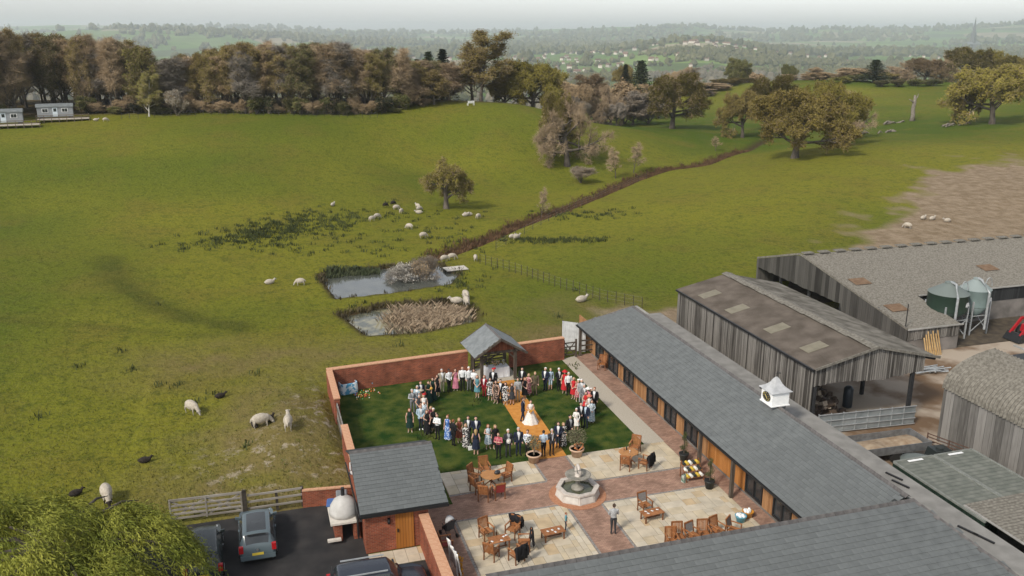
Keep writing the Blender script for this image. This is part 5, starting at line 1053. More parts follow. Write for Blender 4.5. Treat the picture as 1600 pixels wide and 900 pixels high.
p = G(1070, 752); bg_ = empty('shopping_bag', (p[0], p[1], .0), .5, 'white and green bag standing before the blanket stand', 'bag'); MB().hexa([(-.2, -.12, 0), (.2, -.12, 0), (.2, .12, 0), (-.2, .12, 0)], [(-.24, -.08, .42), (.24, -.08, .42), (.24, .08, .42), (-.24, .08, .42)]).build('body', mat('bag_cloth', (.06, .14, .09), (.7, .7, .66), scale=3), bg_); MB().tube([(-.1, 0, .42), (-.07, 0, .6), (.07, 0, .6), (.1, 0, .42)], .012, 5).build('handle', BLACK, bg_)
p = G(697, 838); ps = empty('pushchair', (p[0] + .15, p[1], 0), R(200), 'grey hooded pushchair against the low brick wall', 'pushchair')
for sx in (-.25, .25):
    MB().bar((sx, -.4, .1), (sx, .35, 1.0), .03).bar((sx, .35, .1), (sx, -.2, .7), .03).build('frame', DARKM, ps)
    for sy in (-.4, .35): MB().tube([(sx - .03, sy, .11), (sx + .03, sy, .11)], .11, 12).build('wheel', BLACK, ps)
MB().hexa([(-.22, -.3, .35), (.22, -.3, .35), (.22, .15, .4), (-.22, .15, .4)], [(-.22, -.3, .45), (.22, -.3, .45), (.22, .25, .95), (-.22, .25, .95)]).build('seat', plain((.05, .05, .055), .8), ps)
hd = [(.24 * math.cos(t), .05 + .3 * math.sin(t) * math.cos(t * 0), .85 + .25 * math.sin(t)) for t in np.linspace(0, math.pi, 8)]; hm_ = MB(); 
for a in np.linspace(-.5, .7, 5): hm_.v += [(.24 * math.cos(t), .1 + .35 * math.sin(t) * math.sin(a), .8 + .35 * math.sin(t) * math.cos(a)) for t in np.linspace(0, math.pi, 9)]
hm_.f = [(i * 9 + k, i * 9 + k + 1, i * 9 + 10 + k, i * 9 + 9 + k) for i in range(4) for k in range(8)]; hm_.mi = [0] * 32; ho_ = hm_.build('hood', plain((.42, .43, .45), .8), ps, smooth=True); ho_.modifiers.new('t', 'SOLIDIFY').thickness = .015
chair(697, 848, G(760, 850), 'dark red armchair beside the pushchair and the low wall', 'red', 'chairs by the low wall')
p = G(712, 872); gw = empty('flower_welcome_stand', (7.6, 34.4, 0), R(95), 'white draped frame with sunflower garland leaning by the low wall', 'stand')
for sx in (-.6, .6): MB().bar((sx, 0, 0), (sx * .75, .1, 1.5), .05).build('post', WHITE, gw)
dm = MB()
for i in range(9):
    for k in range(13): dm.v.append((-.75 + 1.5 * k / 12, .05 + .06 * math.sin(k * 1.7 + i * .3) - .02 * i, 1.5 - .15 * i - .12 * math.sin(math.pi * k / 12) * (i < 3)))
dm.f = [(i * 13 + k, i * 13 + k + 1, i * 13 + 14 + k, i * 13 + 13 + k) for i in range(8) for k in range(12)]; dm.mi = [0] * len(dm.f); do_ = dm.build('drape', plain((.72, .73, .72), .8), gw, smooth=True); do_.modifiers.new('t', 'SOLIDIFY').thickness = .015
fm = MB(); rs = random.Random(9)
for k in range(60): fm.ball((-.6 + rs.random() * .5, -.16 - rs.random() * .1, .1 + rs.random() * 1.0), .05, 6, 4)
fm.build('garland', mat('sunflower', (.5, .24, .015), (.3, .12, .02), scale=12), gw)
p = G(541, 612); PP = empty('paddling_pool', (p[0] + .1, p[1], .012), .2, 'blue and white patterned square paddling pool in the lawn corner', 'pool'); n_ = 24; pv = [((.62 * (abs(math.cos(a)) ** .35) * np.sign(math.cos(a))), (.55 * (abs(math.sin(a)) ** .35) * np.sign(math.sin(a)))) for a in [2 * math.pi * k / n_ for k in range(n_)]]
pm = MB(); 
for (s0, z) in ((1.0, 0), (1.04, .3), (1.0, .72), (.98, .78), (.86, .76), (.84, .55)): pm.v += [(x * s0, y * s0, z) for x, y in pv]
pm.f = [(i * n_ + k, i * n_ + (k + 1) % n_, (i + 1) * n_ + (k + 1) % n_, (i + 1) * n_ + k) for i in range(5) for k in range(n_)]; pm.mi = [0] * len(pm.f); pm.build('wall', mat('pool_print', (.10, .33, .52), (.70, .76, .80), scale=3.5, rough=.35, ramp=(.46, .52)), PP, smooth=True)
MB().add([(x * .85, y * .85, .56) for x, y in pv], [tuple(range(n_))]).build('water', plain((.12, .32, .45), .1), PP)
BC = [(.6, .2, .03), (.55, .45, .05), (.65, .65, .6), (.08, .3, .12), (.5, .05, .04), (.08, .2, .45), (.6, .33, .1)]; CN = ['orange', 'yellow', 'white', 'green', 'red', 'blue', 'tan']; rs = random.Random(4)
for k in range(56):
    c_ = rs.choice((0, 0, 1, 2, 3, 4, 5, 6)); px, py = (rs.gauss(562, 9), rs.gauss(617, 3.2)) if k < 36 else (rs.gauss(577, 7), rs.gauss(612, 3)); small(px, py, .012, 'ball', CN[c_] + ' play ball scattered on the lawn beside the paddling pool', 'ball', BC[c_], CN[c_] + ' play balls on the lawn')
bb = MB().ball((0, 0, .33), .33, 16, 12).build('big_ball', mat('blue_ball', (.08, .24, .36), (.14, .34, .46), scale=3, rough=.35), smooth=True); p = G(581, 604); bb.location = (p[0], p[1] + .1, .01); tag(bb, 'large blue ball against the back wall', 'ball')
p = G(613, 597); fr = MB().lathe([(.34, 0), (.36, .05), (.2, .07), (.02, .07)], n=20).build('frisbee', plain((.7, .69, .6), .6), smooth=True); fr.location = (p[0], p[1], .014); tag(fr, 'cream frisbee lying on the lawn by the back wall', 'frisbee')
for k, (px, py, w_, h_, cc, lab) in enumerate(((548, 606, 1.3, .5, (.22, .22, .24), 'long grey toy box against the back wall behind the paddling pool'), (563, 605, .7, .45, (.45, .46, .48), 'pale grey toy crate beside the crouching child'), (522, 618, .5, .3, (.6, .6, .6), 'white bundle in the corner between wall and paddling pool'))):
    p = G(px, py); e = empty('toy_crate', (p[0], p[1] - .1, .012), .08, lab, 'box'); MB().box(-w_ / 2, w_ / 2, -.22, .22, 0, h_).build('body', plain(cc, .7), e); MB().box(-w_ / 2 - .02, w_ / 2 + .02, -.24, .24, h_ + .001, h_ + .05).build('lid', plain(tuple(v * 1.2 for v in cc), .7), e)
# field fence posts
def fence_line(pix, n, lab, name='wire_fence', h=1.15):
    P = [hit(*q) for q in pix]; e = empty(name, tuple(P[0]), 0, lab, 'fence'); seg = [np.linalg.norm(P[i + 1] - P[i]) for i in range(len(P) - 1)]; tot = sum(seg); pts = []
    for k in range(n):
        s_ = tot * k / (n - 1); i = 0
        while i < len(seg) - 1 and s_ > seg[i]: s_ -= seg[i]; i += 1
        q = P[i] + (P[i + 1] - P[i]) * min(1, s_ / seg[i]); q[2] = Tz(q[0], q[1]); pts.append(q - P[0]); MB().cyl((q[0] - P[0][0], q[1] - P[0][1], q[2] - P[0][2] - .2), .035, h + .2 + random.uniform(-.1, .1), 6).build('post', DP, e)
    for z_ in (.35, .7, 1.05): MB().tube([(q[0], q[1], q[2] + z_) for q in pts], .004, 3, cap=False).build('wire', GALV, e)
fence_line([(750, 412), (820, 431), (880, 452), (940, 470), (1003, 482)], 26, 'wire fence with dark posts between pond and slate range'); fence_line([(775, 392), (850, 350), (960, 300), (1010, 280)], 22, 'wire fence with thin posts along the bracken ditch')
fence_line([(190, 187), (330, 180), (470, 182), (590, 185)], 34, 'wire fence with grey posts along the wood edge')
p = hit(712, 421); jt = empty('plank_bridge', (p[0], p[1], p[2] + .08), R(5), 'pale plank platform at the pond end', 'bridge')
for k in range(8): MB().box(-1.2 + k * .3, -.92 + k * .3, -.8, .8, 0, .07).build('plank', mat('bleached_plank', (.45, .42, .37), (.55, .52, .47), scale=4), jt)
for y in (-.6, .6): MB().box(-1.2, 1.2, y - .06, y + .06, -.25, 0).build('bearer', DP, jt)
# ---------------------------------------------------------------- people
def remesh(mb, voxel, name):
    me = mb.mesh(name + '_raw', []); o = bpy.data.objects.new('tmp', me); COL.objects.link(o); m = o.modifiers.new('r', 'REMESH'); m.mode = 'VOXEL'; m.voxel_size = voxel; m.use_smooth_shade = True
    s_ = o.modifiers.new('s', 'SMOOTH'); s_.factor = .5; s_.iterations = 2
    bpy.context.view_layer.update(); dg = bpy.context.evaluated_depsgraph_get(); out = bpy.data.meshes.new_from_object(o.evaluated_get(dg)); out.name = name; bpy.data.objects.remove(o); bpy.data.meshes.remove(me); return out
def capsule(mb, a, b, ra, rb, n=10):
    a, b = V(a), V(b); d = (b - a).normalized(); pts, rad = [], []
    for t in (-.99, -.7, -.35): pts.append(a + d * ra * t); rad.append(ra * math.sqrt(1 - t * t))
    pts += [a, b]; rad += [ra, rb]
    for t in (.35, .7, .99): pts.append(b + d * rb * t); rad.append(rb * math.sqrt(1 - t * t))
    mb.tube(pts, rad, n)
def body(pose, woman):
    """one continuous figure facing -Y, 1.75 m tall; returns mesh with slots skin, top, bottom, shoes"""
    w_ = woman; mb = MB(); seg = []          # seg: (a, b, r, region)
    def cap(a, b, ra, rb, reg, n=10): capsule(mb, a, b, ra, rb, n); seg.append((np.array(a, float), np.array(b, float), max(ra, rb), reg))
    sh = .165 if w_ else .19; hipw = .10 if w_ else .095
    # torso as stacked ellipses
    prof = [(.86, .15, .105), (.93, .165 if w_ else .155, .115), (1.03, .135 if w_ else .15, .10), (1.12, .125 if w_ else .152, .10), (1.24, .15 if w_ else .17, .115 if not w_ else .12), (1.34, .165 if w_ else .19, .115), (1.42, .15 if w_ else .175, .095), (1.47, .08, .07)]
    vs, fs, n = [], [], 16
    for z, rx, ry in prof:
        for k in range(n): a = 2 * math.pi * k / n; vs.append((rx * math.cos(a), ry * math.sin(a), z))
    for i in range(len(prof) - 1):
        for k in range(n): fs.append((i * n + k, i * n + (k + 1) % n, (i + 1) * n + (k + 1) % n, (i + 1) * n + k))
    fs += [tuple(range(n - 1, -1, -1)), tuple((len(prof) - 1) * n + k for k in range(n))]; mb.add(vs, fs)
    seg += [(np.array((0, 0, 1.05)), np.array((0, 0, 1.42)), .16, 'top'), (np.array((-.07, 0, .9)), np.array((.07, 0, .9)), .14, 'bottom')]
    cap((0, .0, 1.45), (0, -.01, 1.55), .055, .05, 'skin')
    mb.ball((0, -.012, 1.645), .1, 14, 12, (.78, .95, 1.18)); seg.append((np.array((0, 0, 1.6)), np.array((0, 0, 1.7)), .1, 'skin'))
    cap((0, -.05, 1.575), (0, -.06, 1.56), .045, .04, 'skin'); cap((0, -.105, 1.645), (0, -.122, 1.618), .012, .016, 'skin', 6); cap((-.02, -.1, 1.585), (.02, -.1, 1.585), .010, .010, 'skin', 6)
    for sx in (-1, 1): mb.ball((sx * .08, .0, 1.635), .026, 6, 5, (.5, .8, 1.3)); mb.ball((sx * .032, -.092, 1.655), .013, 6, 4)
    st = pose.get('stance', .09); stride = pose.get('stride', 0)
    for sx in (-1, 1):
        k = (sx * st, stride * sx * .5 - .01, .5); an = (sx * (st + .015), stride * sx + .03, .09)
        cap((sx * hipw, 0, .88), k, .088 if w_ else .092, .062, 'bottom'); cap(k, an, .06, .04, 'leg'); cap((an[0], an[1] + .02, .05), (an[0] + sx * .02, an[1] - .15, .035), .042, .035, 'shoe')
        el, wr = pose['el'], pose['wr']; q = wr if not isinstance(wr, dict) else wr[sx]; el2 = el if not isinstance(el, dict) else el[sx]
        e_ = (sx * el2[0], el2[1], el2[2]); h = (sx * q[0], q[1], q[2])
        cap((sx * sh, 0, 1.405), e_, .054 if w_ else .06, .042 if w_ else .047, 'upperarm'); cap(e_, h, .04 if w_ else .045, .027, 'forearm')
        d = (V(h) - V(e_)).normalized(); t = V(sx, 0, 0); t = (t - d * t.dot(d)).normalized() if abs(t.dot(d)) < .95 else V(0, 1, 0); nrm = d.cross(t); f0 = V(h) + d * .03
        cap(h, tuple(V(h) + d * .07), .028, .034, 'skin', 8)
        for fi, ln in enumerate((.055, .072, .08, .07)):       # four fingers, slightly curled
            b0 = V(h) + d * .085 + t * (fi - 1.5) * .019; b1 = b0 + d * ln * .55 + nrm * .006 * sx; b2 = b1 + d * ln * .4 + nrm * .022 * sx; cap(tuple(b0), tuple(b1), .0095, .009, 'skin', 6); cap(tuple(b1), tuple(b2), .009, .008, 'skin', 6)
        b0 = V(h) + d * .03 + t * -.03; b1 = b0 + d * .03 - t * .03; b2 = b1 + d * .03 - t * .006; cap(tuple(b0), tuple(b1), .012, .011, 'skin', 6); cap(tuple(b1), tuple(b2), .011, .009, 'skin', 6)
    me = remesh(mb, .0145, 'body')
    n = len(me.polygons); c = np.empty(n * 3); me.polygons.foreach_get('center', c); c = c.reshape(-1, 3); best = np.full(n, 1e9); reg = np.zeros(n, int); names = ['skin', 'top', 'bottom', 'leg', 'shoe', 'upperarm', 'forearm']
    for a, b, r_, rg in seg:
        ab = b - a; t = np.clip(((c - a) @ ab) / max(1e-9, ab @ ab), 0, 1); d = np.linalg.norm(c - a - t[:, None] * ab, axis=1) - r_; m = d < best; best[m] = d[m]; reg[m] = names.index(rg)
    reg[(c[:, 2] > 1.0) & (reg == 2)] = 1; reg[(c[:, 2] < 1.0) & (reg == 1)] = 2
    return me, reg, c
def outfit(me, reg, spec):
    """spec maps region name -> slot (0 skin,1 top,2 bottom,3 shoes)"""
    me = me.copy(); names = ['skin', 'top', 'bottom', 'leg', 'shoe', 'upperarm', 'forearm']; lut = np.array([spec[k] for k in names]); me.materials.clear()
    for _ in range(4): me.materials.append(None)
    me.polygons.foreach_set('material_index', lut[reg].astype(np.int32)); me.polygons.foreach_set('use_smooth', [True] * len(me.polygons)); me.update(); return me
def shell(me, sel, off, name):
    """a garment: faces of the body in `sel`, pushed out by `off`"""
    bm = bmesh.new(); bm.from_mesh(me); bm.faces.ensure_lookup_table(); bmesh.ops.delete(bm, geom=[f for f in bm.faces if not sel[f.index]], context='FACES'); bm.normal_update()
    for v in bm.verts: v.co += v.normal * off
    out = bpy.data.meshes.new(name); bm.to_mesh(out); bm.free(); out.materials.clear(); out.materials.append(None); out.polygons.foreach_set('use_smooth', [True] * len(out.polygons)); return out
POSES = {'down': dict(el=(.24, .02, 1.14), wr=(.23, -.06, .90)), 'clasp': dict(el=(.25, .03, 1.15), wr=(.06, -.2, .98), stance=.07), 'hold': dict(el=(.25, .02, 1.14), wr={-1: (.05, -.24, 1.16), 1: (.2, -.1, .93)}, stance=.1),
         'cross': dict(el=(.25, -.06, 1.14), wr=(-.04, -.2, 1.18)), 'face': dict(el={-1: (.27, -.12, 1.18), 1: (.24, .02, 1.14)}, wr={-1: (.07, -.17, 1.47), 1: (.22, -.08, .92)}), 'walk': dict(el=(.24, .0, 1.14), wr={-1: (.22, -.16, .95), 1: (.22, .05, .92)}, stride=.13)}
BOD = {}
for pn, ps_ in POSES.items():
    for wn in ((False, True) if pn in ('down', 'clasp', 'hold', 'face') else (False,)): BOD[(pn, wn)] = body(ps_, wn)
LONG = dict(skin=0, top=1, bottom=2, leg=2, shoe=3, upperarm=1, forearm=1); SHORT = dict(LONG, forearm=0); DRESS = dict(skin=0, top=1, bottom=1, leg=0, shoe=3, upperarm=0, forearm=0); DRESSL = dict(DRESS, upperarm=1, forearm=1); _om = {}
def omesh(pose, wom, kind):
    k = (pose, wom, kind)
    if k not in _om: me, reg, c = BOD[(pose, wom)]; _om[k] = outfit(me, reg, {'long': LONG, 'short': SHORT, 'dress': DRESS, 'dressl': DRESSL}[kind])
    return _om[k]
_jk = {}
def jmesh(pose, wom, waist=False):
    k = (pose, wom, waist)
    if k not in _jk:
        me, reg, c = BOD[(pose, wom)]; z = c[:, 2]; sel = np.isin(reg, (1, 5)) | ((reg == 6)) | ((reg == 2) & (z > .80) & (np.abs(c[:, 0]) < .22)); front = (c[:, 1] < -.03) & (np.abs(c[:, 0]) < np.clip((z - 1.02) * .17, .0, .075) + .012) & (z > .8) & (np.isin(reg, (1, 2)))
        if waist: sel &= ~np.isin(reg, (5, 6)) & (z > .95)
        _jk[k] = shell(me, sel & ~front, .017 if not waist else .012, 'jacket')
    return _jk[k]
def skirt(hem, flare, wom=True, folds=7, _c={}):
    k = (hem, flare)
    if k not in _c:
        m = MB(); n = 28; zs = [1.06, .98, .9, .8, hem + (.8 - hem) * .5, hem]
        for z in zs:
            t = (1.06 - z) / (1.06 - hem)
            for q in range(n): a = 2 * math.pi * q / n; rr_ = (.138 + (.055 if z < 1.0 else 0) * min(1, (1.06 - z) / .15) + flare * t ** 1.4) * (1 + .10 * t * math.sin(a * folds)); m.v.append((rr_ * math.cos(a), rr_ * .82 * math.sin(a), z))
        m.f = [(i * n + q, (i + 1) * n + q, (i + 1) * n + (q + 1) % n, i * n + (q + 1) % n) for i in range(len(zs) - 1) for q in range(n)]; m.mi = [0] * len(m.f); me = m.mesh('skirt', [], True); me.materials.append(None); _c[k] = me
    return _c[k]
def hairmesh(kind, _c={}):
    if kind not in _c:
        m = MB(); m.ball((0, .012, 1.672), .104, 14, 10, (.86, 1.02, 1.02)); o = [v for v in m.v]
        m.v = [(x, y if z > 1.69 or y > -.03 else y * .2 + .02, z) for x, y, z in o]
        if kind == 'short': m.v = [(x, max(y, -.085 + (1.78 - z) * .4), max(z, 1.60)) for x, y, z in m.v]
        if kind == 'long':
            m.v = [(x, max(y, -.075 + (1.78 - z) * .5), z) for x, y, z in m.v]; m.tube([(0, .06, 1.7), (0, .085, 1.58), (0, .1, 1.46), (0, .1, 1.36)], [.085, .085, .075, .03], 10)
            for sx in (-1, 1): m.tube([(sx * .075, .02, 1.7), (sx * .085, .02, 1.58), (sx * .08, .01, 1.46)], [.03, .035, .015], 7)
        if kind == 'bun': m.v = [(x, max(y, -.075 + (1.78 - z) * .5), z) for x, y, z in m.v]; m.ball((0, .11, 1.72), .05, 8, 6)
        if kind == 'hat': m = MB(); m.lathe([(.21, 1.70), (.2, 1.715), (.105, 1.72), (.1, 1.80), (.06, 1.83), (.01, 1.835)], (0, .01, 0), 18)
        if kind == 'fascinator': m = MB(); m.lathe([(.14, 0), (.15, .015), (.05, .03), (.01, .05)], (.04, 0, 1.755), 14); m.tube([(.06, 0, 1.78), (.12, .02, 1.86), (.09, .08, 1.9)], [.03, .025, .005], 6)
        me = m.mesh('hair', [], True); me.materials.append(None); _c[kind] = me
    return _c[kind]
def setm(o, ms):
    for i, m in enumerate(ms): o.material_slots[i].link = 'OBJECT'; o.material_slots[i].material = m
SKIN = {'l': mat('skin_light', (.50, .30, .22), (.54, .33, .25), scale=4, rough=.6), 'd': mat('skin_dark', (.09, .045, .03), (.11, .055, .036), scale=4, rough=.6)}
HAIR = {'brown': (.045, .025, .014), 'dark': (.012, .009, .008), 'blond': (.34, .23, .10), 'grey': (.42, .41, .40), 'white': (.66, .65, .63), 'ginger': (.22, .075, .025), 'bald': (.5, .3, .22)}
CC = {'black': (.010, .010, .012), 'navy': (.014, .020, .042), 'charcoal': (.035, .037, .042), 'white': (.70, .71, .72), 'pale blue': (.42, .52, .62), 'light grey': (.36, .37, .38), 'grey': (.16, .165, .175), 'beige': (.36, .32, .25), 'brown': (.11, .08, .055), 'dark green': (.008, .030, .024), 'teal': (.10, .24, .28), 'pink': (.55, .20, .27), 'red': (.46, .02, .025), 'dark red': (.26, .012, .022), 'blue': (.05, .13, .42), 'maroon': (.10, .015, .03), 'rust': (.25, .07, .04), 'coral': (.55, .17, .11), 'ivory': (.72, .70, .66), 'light blue': (.36, .48, .56), 'olive': (.09, .09, .04)}
def pat(name, base, spots, sc):
    return mat('print_' + name, base, spots, scale=sc, rough=.85, detail=1.0, ramp=(.50, .56))
PAT = {'black-white floral': pat('bw', (.012, .012, .014), (.62, .60, .58), 11), 'dark floral': pat('df', (.018, .014, .014), (.38, .26, .2), 12), 'blue floral': pat('bf', (.06, .15, .42), (.45, .55, .7), 8), 'pink floral': pat('pf', (.30, .07, .09), (.55, .35, .33), 12), 'pale floral': pat('lf', (.55, .60, .63), (.25, .35, .42), 12), 'red checked': pat('rc', (.34, .06, .08), (.50, .20, .22), 16), 'floral shirt white': pat('fw', (.72, .73, .74), (.25, .3, .4), 16)}
def cm(c): return PAT[c] if c in PAT else mat('cloth_' + c, tuple(v * .85 for v in CC[c]), tuple(v * 1.1 for v in CC[c]), scale=9, rough=.9)
GC = G(800, 660)
def guest(px, py, label, kind='long', top='white', bottom='black', jacket=None, hair='brown', hs='short', pose='down', wom=False, shoes='black', hem=None, flare=.06, hat=None, hatc='red', ht=None, rot=None, skin='l', waist=None, group=None, z=.016, extra=None):
    p = G(px, py, z); hgt = ht or (random.uniform(1.60, 1.70) if wom else random.uniform(1.72, 1.83)); s_ = hgt / 1.82
    if rot is None: rot = math.atan2(p[0], p[1]) * -1 + random.uniform(-.6, .6)     # facing the drone, loosely
    e = empty('person', (p[0], p[1], z), rot, label, 'person', group or 'wedding guests standing in a heart on the lawn'); e.scale = (s_ * random.uniform(.98, 1.06),) * 2 + (s_,)
    o = inst('body', omesh(pose, wom, kind), e); setm(o, [SKIN[skin], cm(top), cm(bottom), cm(shoes)])
    if jacket: q = inst('jacket', jmesh(pose, wom), e); setm(q, [cm(jacket)])
    if waist: q = inst('waistcoat', jmesh(pose, wom, True), e); setm(q, [cm(waist)])
    if hem: q = inst('skirt', skirt(hem, flare), e); setm(q, [cm(bottom if kind in ('long', 'short') else top)])
    if hair != 'bald': q = inst('hair', hairmesh(hs), e); setm(q, [plain(HAIR[hair], .7)])
    if hat: q = inst('hat', hairmesh(hat), e); setm(q, [cm(hatc)])
    return e
def man(px, py, label, suit=None, shirt='white', trousers=None, **k):
    return guest(px, py, label, 'long', shirt, trousers or suit or 'black', jacket=suit, pose=k.pop('pose', random.choice(('clasp', 'down', 'clasp', 'hold'))), **k)
def lady(px, py, label, dress, hem=.5, **k):
    return guest(px, py, label, k.pop('kind', 'dress'), dress, dress, wom=True, hem=hem, hs=k.pop('hs', 'long'), pose=k.pop('pose', random.choice(('clasp', 'down', 'hold'))), shoes=k.pop('shoes', 'beige'), **k)
# left lobe, from its outer edge round to the lychgate
man(645, 646, 'man in light grey suit trousers and grey waistcoat on the outer edge of the heart', None, 'light grey', 'grey', waist='grey', hair='grey', pose='hold'); man(653, 641, 'man in pale blue suit beside the grey waistcoated man', 'light blue', 'white', 'light blue', hair='grey', pose='clasp'); man(658, 633, 'man in navy suit behind the pale blue suited man', 'navy', hair='brown')
lady(659, 643, 'woman in brown dress and straw hat behind the red fascinator', 'brown', hat='hat', hatc='beige', hair='brown'); lady(663, 652, 'woman in white dress with a large bright red fascinator', 'ivory', hat='fascinator', hatc='red', hair='blond'); lady(656, 652, 'woman in charcoal dress next to the red fascinator', 'charcoal', hair='grey', hs='short')
lady(670, 629, 'woman in long dark green gown with yellow bouquet', 'dark green', .06, flare=.12, pose='hold', hair='brown', hs='bun'); lady(677, 625, 'second woman in long dark green gown beside the bouquet', 'dark green', .06, flare=.1, hair='dark'); lady(684, 619, 'woman in black dress reaching out next to the beige suit', 'black', .42, hair='dark', pose='face')
man(691, 613, 'man in light beige suit with dark tie below the back wall', 'beige', 'white', 'beige', hair='grey', pose='down'); man(702, 612, 'man in white shirt with hands together beside the pink dress', None, 'white', 'black', hair='dark', pose='clasp', skin='d'); lady(712, 610, 'woman in long pink dress between two white-shirted men', 'pink', .22, hair='brown', pose='face'); man(723, 610, 'tall man in white shirt and tie next to the pink dress', None, 'white', 'black', hair='brown', ht=1.86, pose='down'); man(733, 610, 'man in white shirt and braces with grey trousers', None, 'white', 'grey', hair='white', pose='down'); man(741, 612, 'man in white shirt half hidden by the teal dress', None, 'white', 'black', hair='brown')
lady(746, 621, 'woman in teal knee-length dress with clasped hands', 'teal', .5, hair='ginger', pose='clasp'); guest(757, 620, 'woman in dark red trouser suit and white blouse', 'long', 'white', 'dark red', jacket='dark red', wom=True, hair='ginger', hs='long', pose='down'); lady(766, 625, 'woman in black and white swirl dress next to the red suit', 'black-white floral', .42, hair='brown', kind='dressl'); man(771, 613, 'man in dark suit and red cap behind the patterned dresses', 'black', hair='brown', hat='fascinator', hatc='red'); lady(775, 630, 'woman in dark floral dress on the carpet side of the swirl dress', 'dark floral', .32, hair='brown'); man(782, 629, 'man in black suit between the floral dresses', 'black', hair='dark')
lady(790, 632, 'woman in black and white floral dress stepping on the carpet', 'black-white floral', .36, hair='dark', kind='dressl'); lady(800, 632, 'woman in charcoal dress and black boots on the carpet', 'charcoal', .5, hair='brown', shoes='black'); man(809, 627, 'man in pale grey shirt and dark tie with beige trousers on the carpet', None, 'light grey', 'beige', hair='brown', pose='down', waist='light grey'); lady(820, 623, 'woman in plain black dress beside the carpet', 'black', .35, hair='ginger'); man(816, 609, 'man in black suit and sunglasses behind the black dress', 'black', hair='dark'); lady(826, 617, 'woman in pink floral dress by the tweed suit', 'pink floral', .2, hair='blond'); man(836, 617, 'man in brown tweed suit at the dip of the heart', 'brown', 'olive', 'brown', hair='blond', pose='down')
# bride and groom
guest(817, 660, 'groom in dark navy suit standing with the bride on the carpet', 'long', 'white', 'navy', jacket='navy', hair='brown', pose='walk', rot=R(60), group='bride and groom'); br = guest(829, 661, 'bride in white gown holding an orange bouquet on the carpet', 'dress', 'ivory', 'ivory', wom=True, hair='brown', hs='bun', pose='clasp', hem=.01, flare=.36, rot=R(-10), group='bride and groom'); bq = MB(); rs = random.Random(2)
for k in range(34): bq.ball((rs.gauss(0, .06), rs.gauss(-.03, .05), rs.gauss(0, .06)), .03, 6, 4)
q = G(829, 661); bqo = empty('bouquet', (q[0] - .06, q[1] - .26, 1.0), 0, 'orange and yellow bouquet in the hands of the bride', 'bouquet'); bq.build('blooms', mat('orange_bloom', (.55, .2, .02), (.6, .42, .08), scale=14), bqo); MB().tube([(0, 0, -.06), (.02, .02, -.25)], .015, 6).build('stems', plain((.05, .1, .03)), bqo)
q = G(673, 627); bq2 = empty('bouquet', (q[0], q[1] - .28, 1.05), 0, 'yellow bouquet held by the woman in the long green gown', 'bouquet'); MB().ball((0, 0, 0), .11, 9, 7).build('blooms', mat('yellow_bloom', (.6, .42, .1), (.6, .3, .05), scale=16), bq2); MB().tube([(0, 0, -.08), (.02, .02, -.22)], .012, 6).build('stems', plain((.05, .1, .03)), bq2)
# right lobe
man(852, 610, 'man in navy suit apart from the crowd, white hair', 'navy', hair='white', pose='clasp'); guest(860, 609, 'woman in pale blue shawl over dark dress next to the white-haired man', 'dressl', 'pale blue', 'black', wom=True, hem=None, hair='blond', hs='short', pose='down'); man(873, 610, 'man in black suit with white shirt between shawl and red dresses', 'black', hair='white', pose='clasp')
lady(882, 614, 'woman in red dress and red hat', 'red', .3, hat='hat', hatc='red', hair='dark'); man(888, 617, 'stout man in white shirt and tie between two red dresses', None, 'white', 'black', hair='grey', pose='down'); lady(896, 623, 'woman in bright red dress, bare-headed', 'red', .42, hair='blond'); lady(903, 627, 'woman in pale pink dress next to the bare-headed red dress', 'pink floral', .4, hair='blond', hat='fascinator', hatc='ivory'); man(908, 629, 'white-haired man in light grey suit', 'light grey', hair='white'); man(912, 637, 'man in grey suit with white tie beside the garden path', 'grey', 'white', 'light grey', hair='grey'); lady(918, 641, 'woman in ivory hat and pink dress near the path', 'pink', .45, hat='hat', hatc='ivory', hair='grey'); lady(915, 648, 'woman in red top among the crowd by the path', 'red', .6, hair='dark', hs='long'); man(928, 644, 'man in black suit nearest the garden path', 'black', hair='ginger', pose='down'); lady(923, 641, 'white-haired woman in coral dress by the path', 'coral', .5, hair='white', hs='short'); lady(920, 652, 'woman in coral hat and pale dress', 'ivory', .45, hat='hat', hatc='coral', hair='blond'); lady(924, 660, 'woman in pale blue floral long dress', 'pale floral', .15, hair='brown', kind='dressl'); man(915, 668, 'man in navy suit with pale blue tie at the turn of the heart', 'navy', 'pale blue', 'navy', hair='grey', pose='down'); man(907, 668, 'man in black suit and open white shirt beside the navy suit', 'black', hair='brown')
guest(900, 674, 'woman in black dress with cream wrap and white hair', 'dressl', 'ivory', 'black', wom=True, hair='white', hs='short', hem=.5, pose='hold'); man(890, 690, 'man in black suit with silver tie above the bushy olive', 'black', 'light grey', 'black', hair='dark', pose='clasp'); lady(880, 697, 'woman in long black and cream leaf-print dress', 'black-white floral', .12, hair='blond', kind='dressl', pose='hold'); man(872, 699, 'man in navy suit with white pocket square beside the leaf-print dress', 'navy', hair='brown', pose='clasp'); man(862, 711, 'grey-haired man in open charcoal jacket at the carpet end', 'charcoal', 'white', 'black', hair='grey', pose='face'); man(849, 713, 'man in pale blue shirt with his back turned on the carpet', None, 'pale blue', 'black', hair='dark', pose='clasp', rot=R(170))
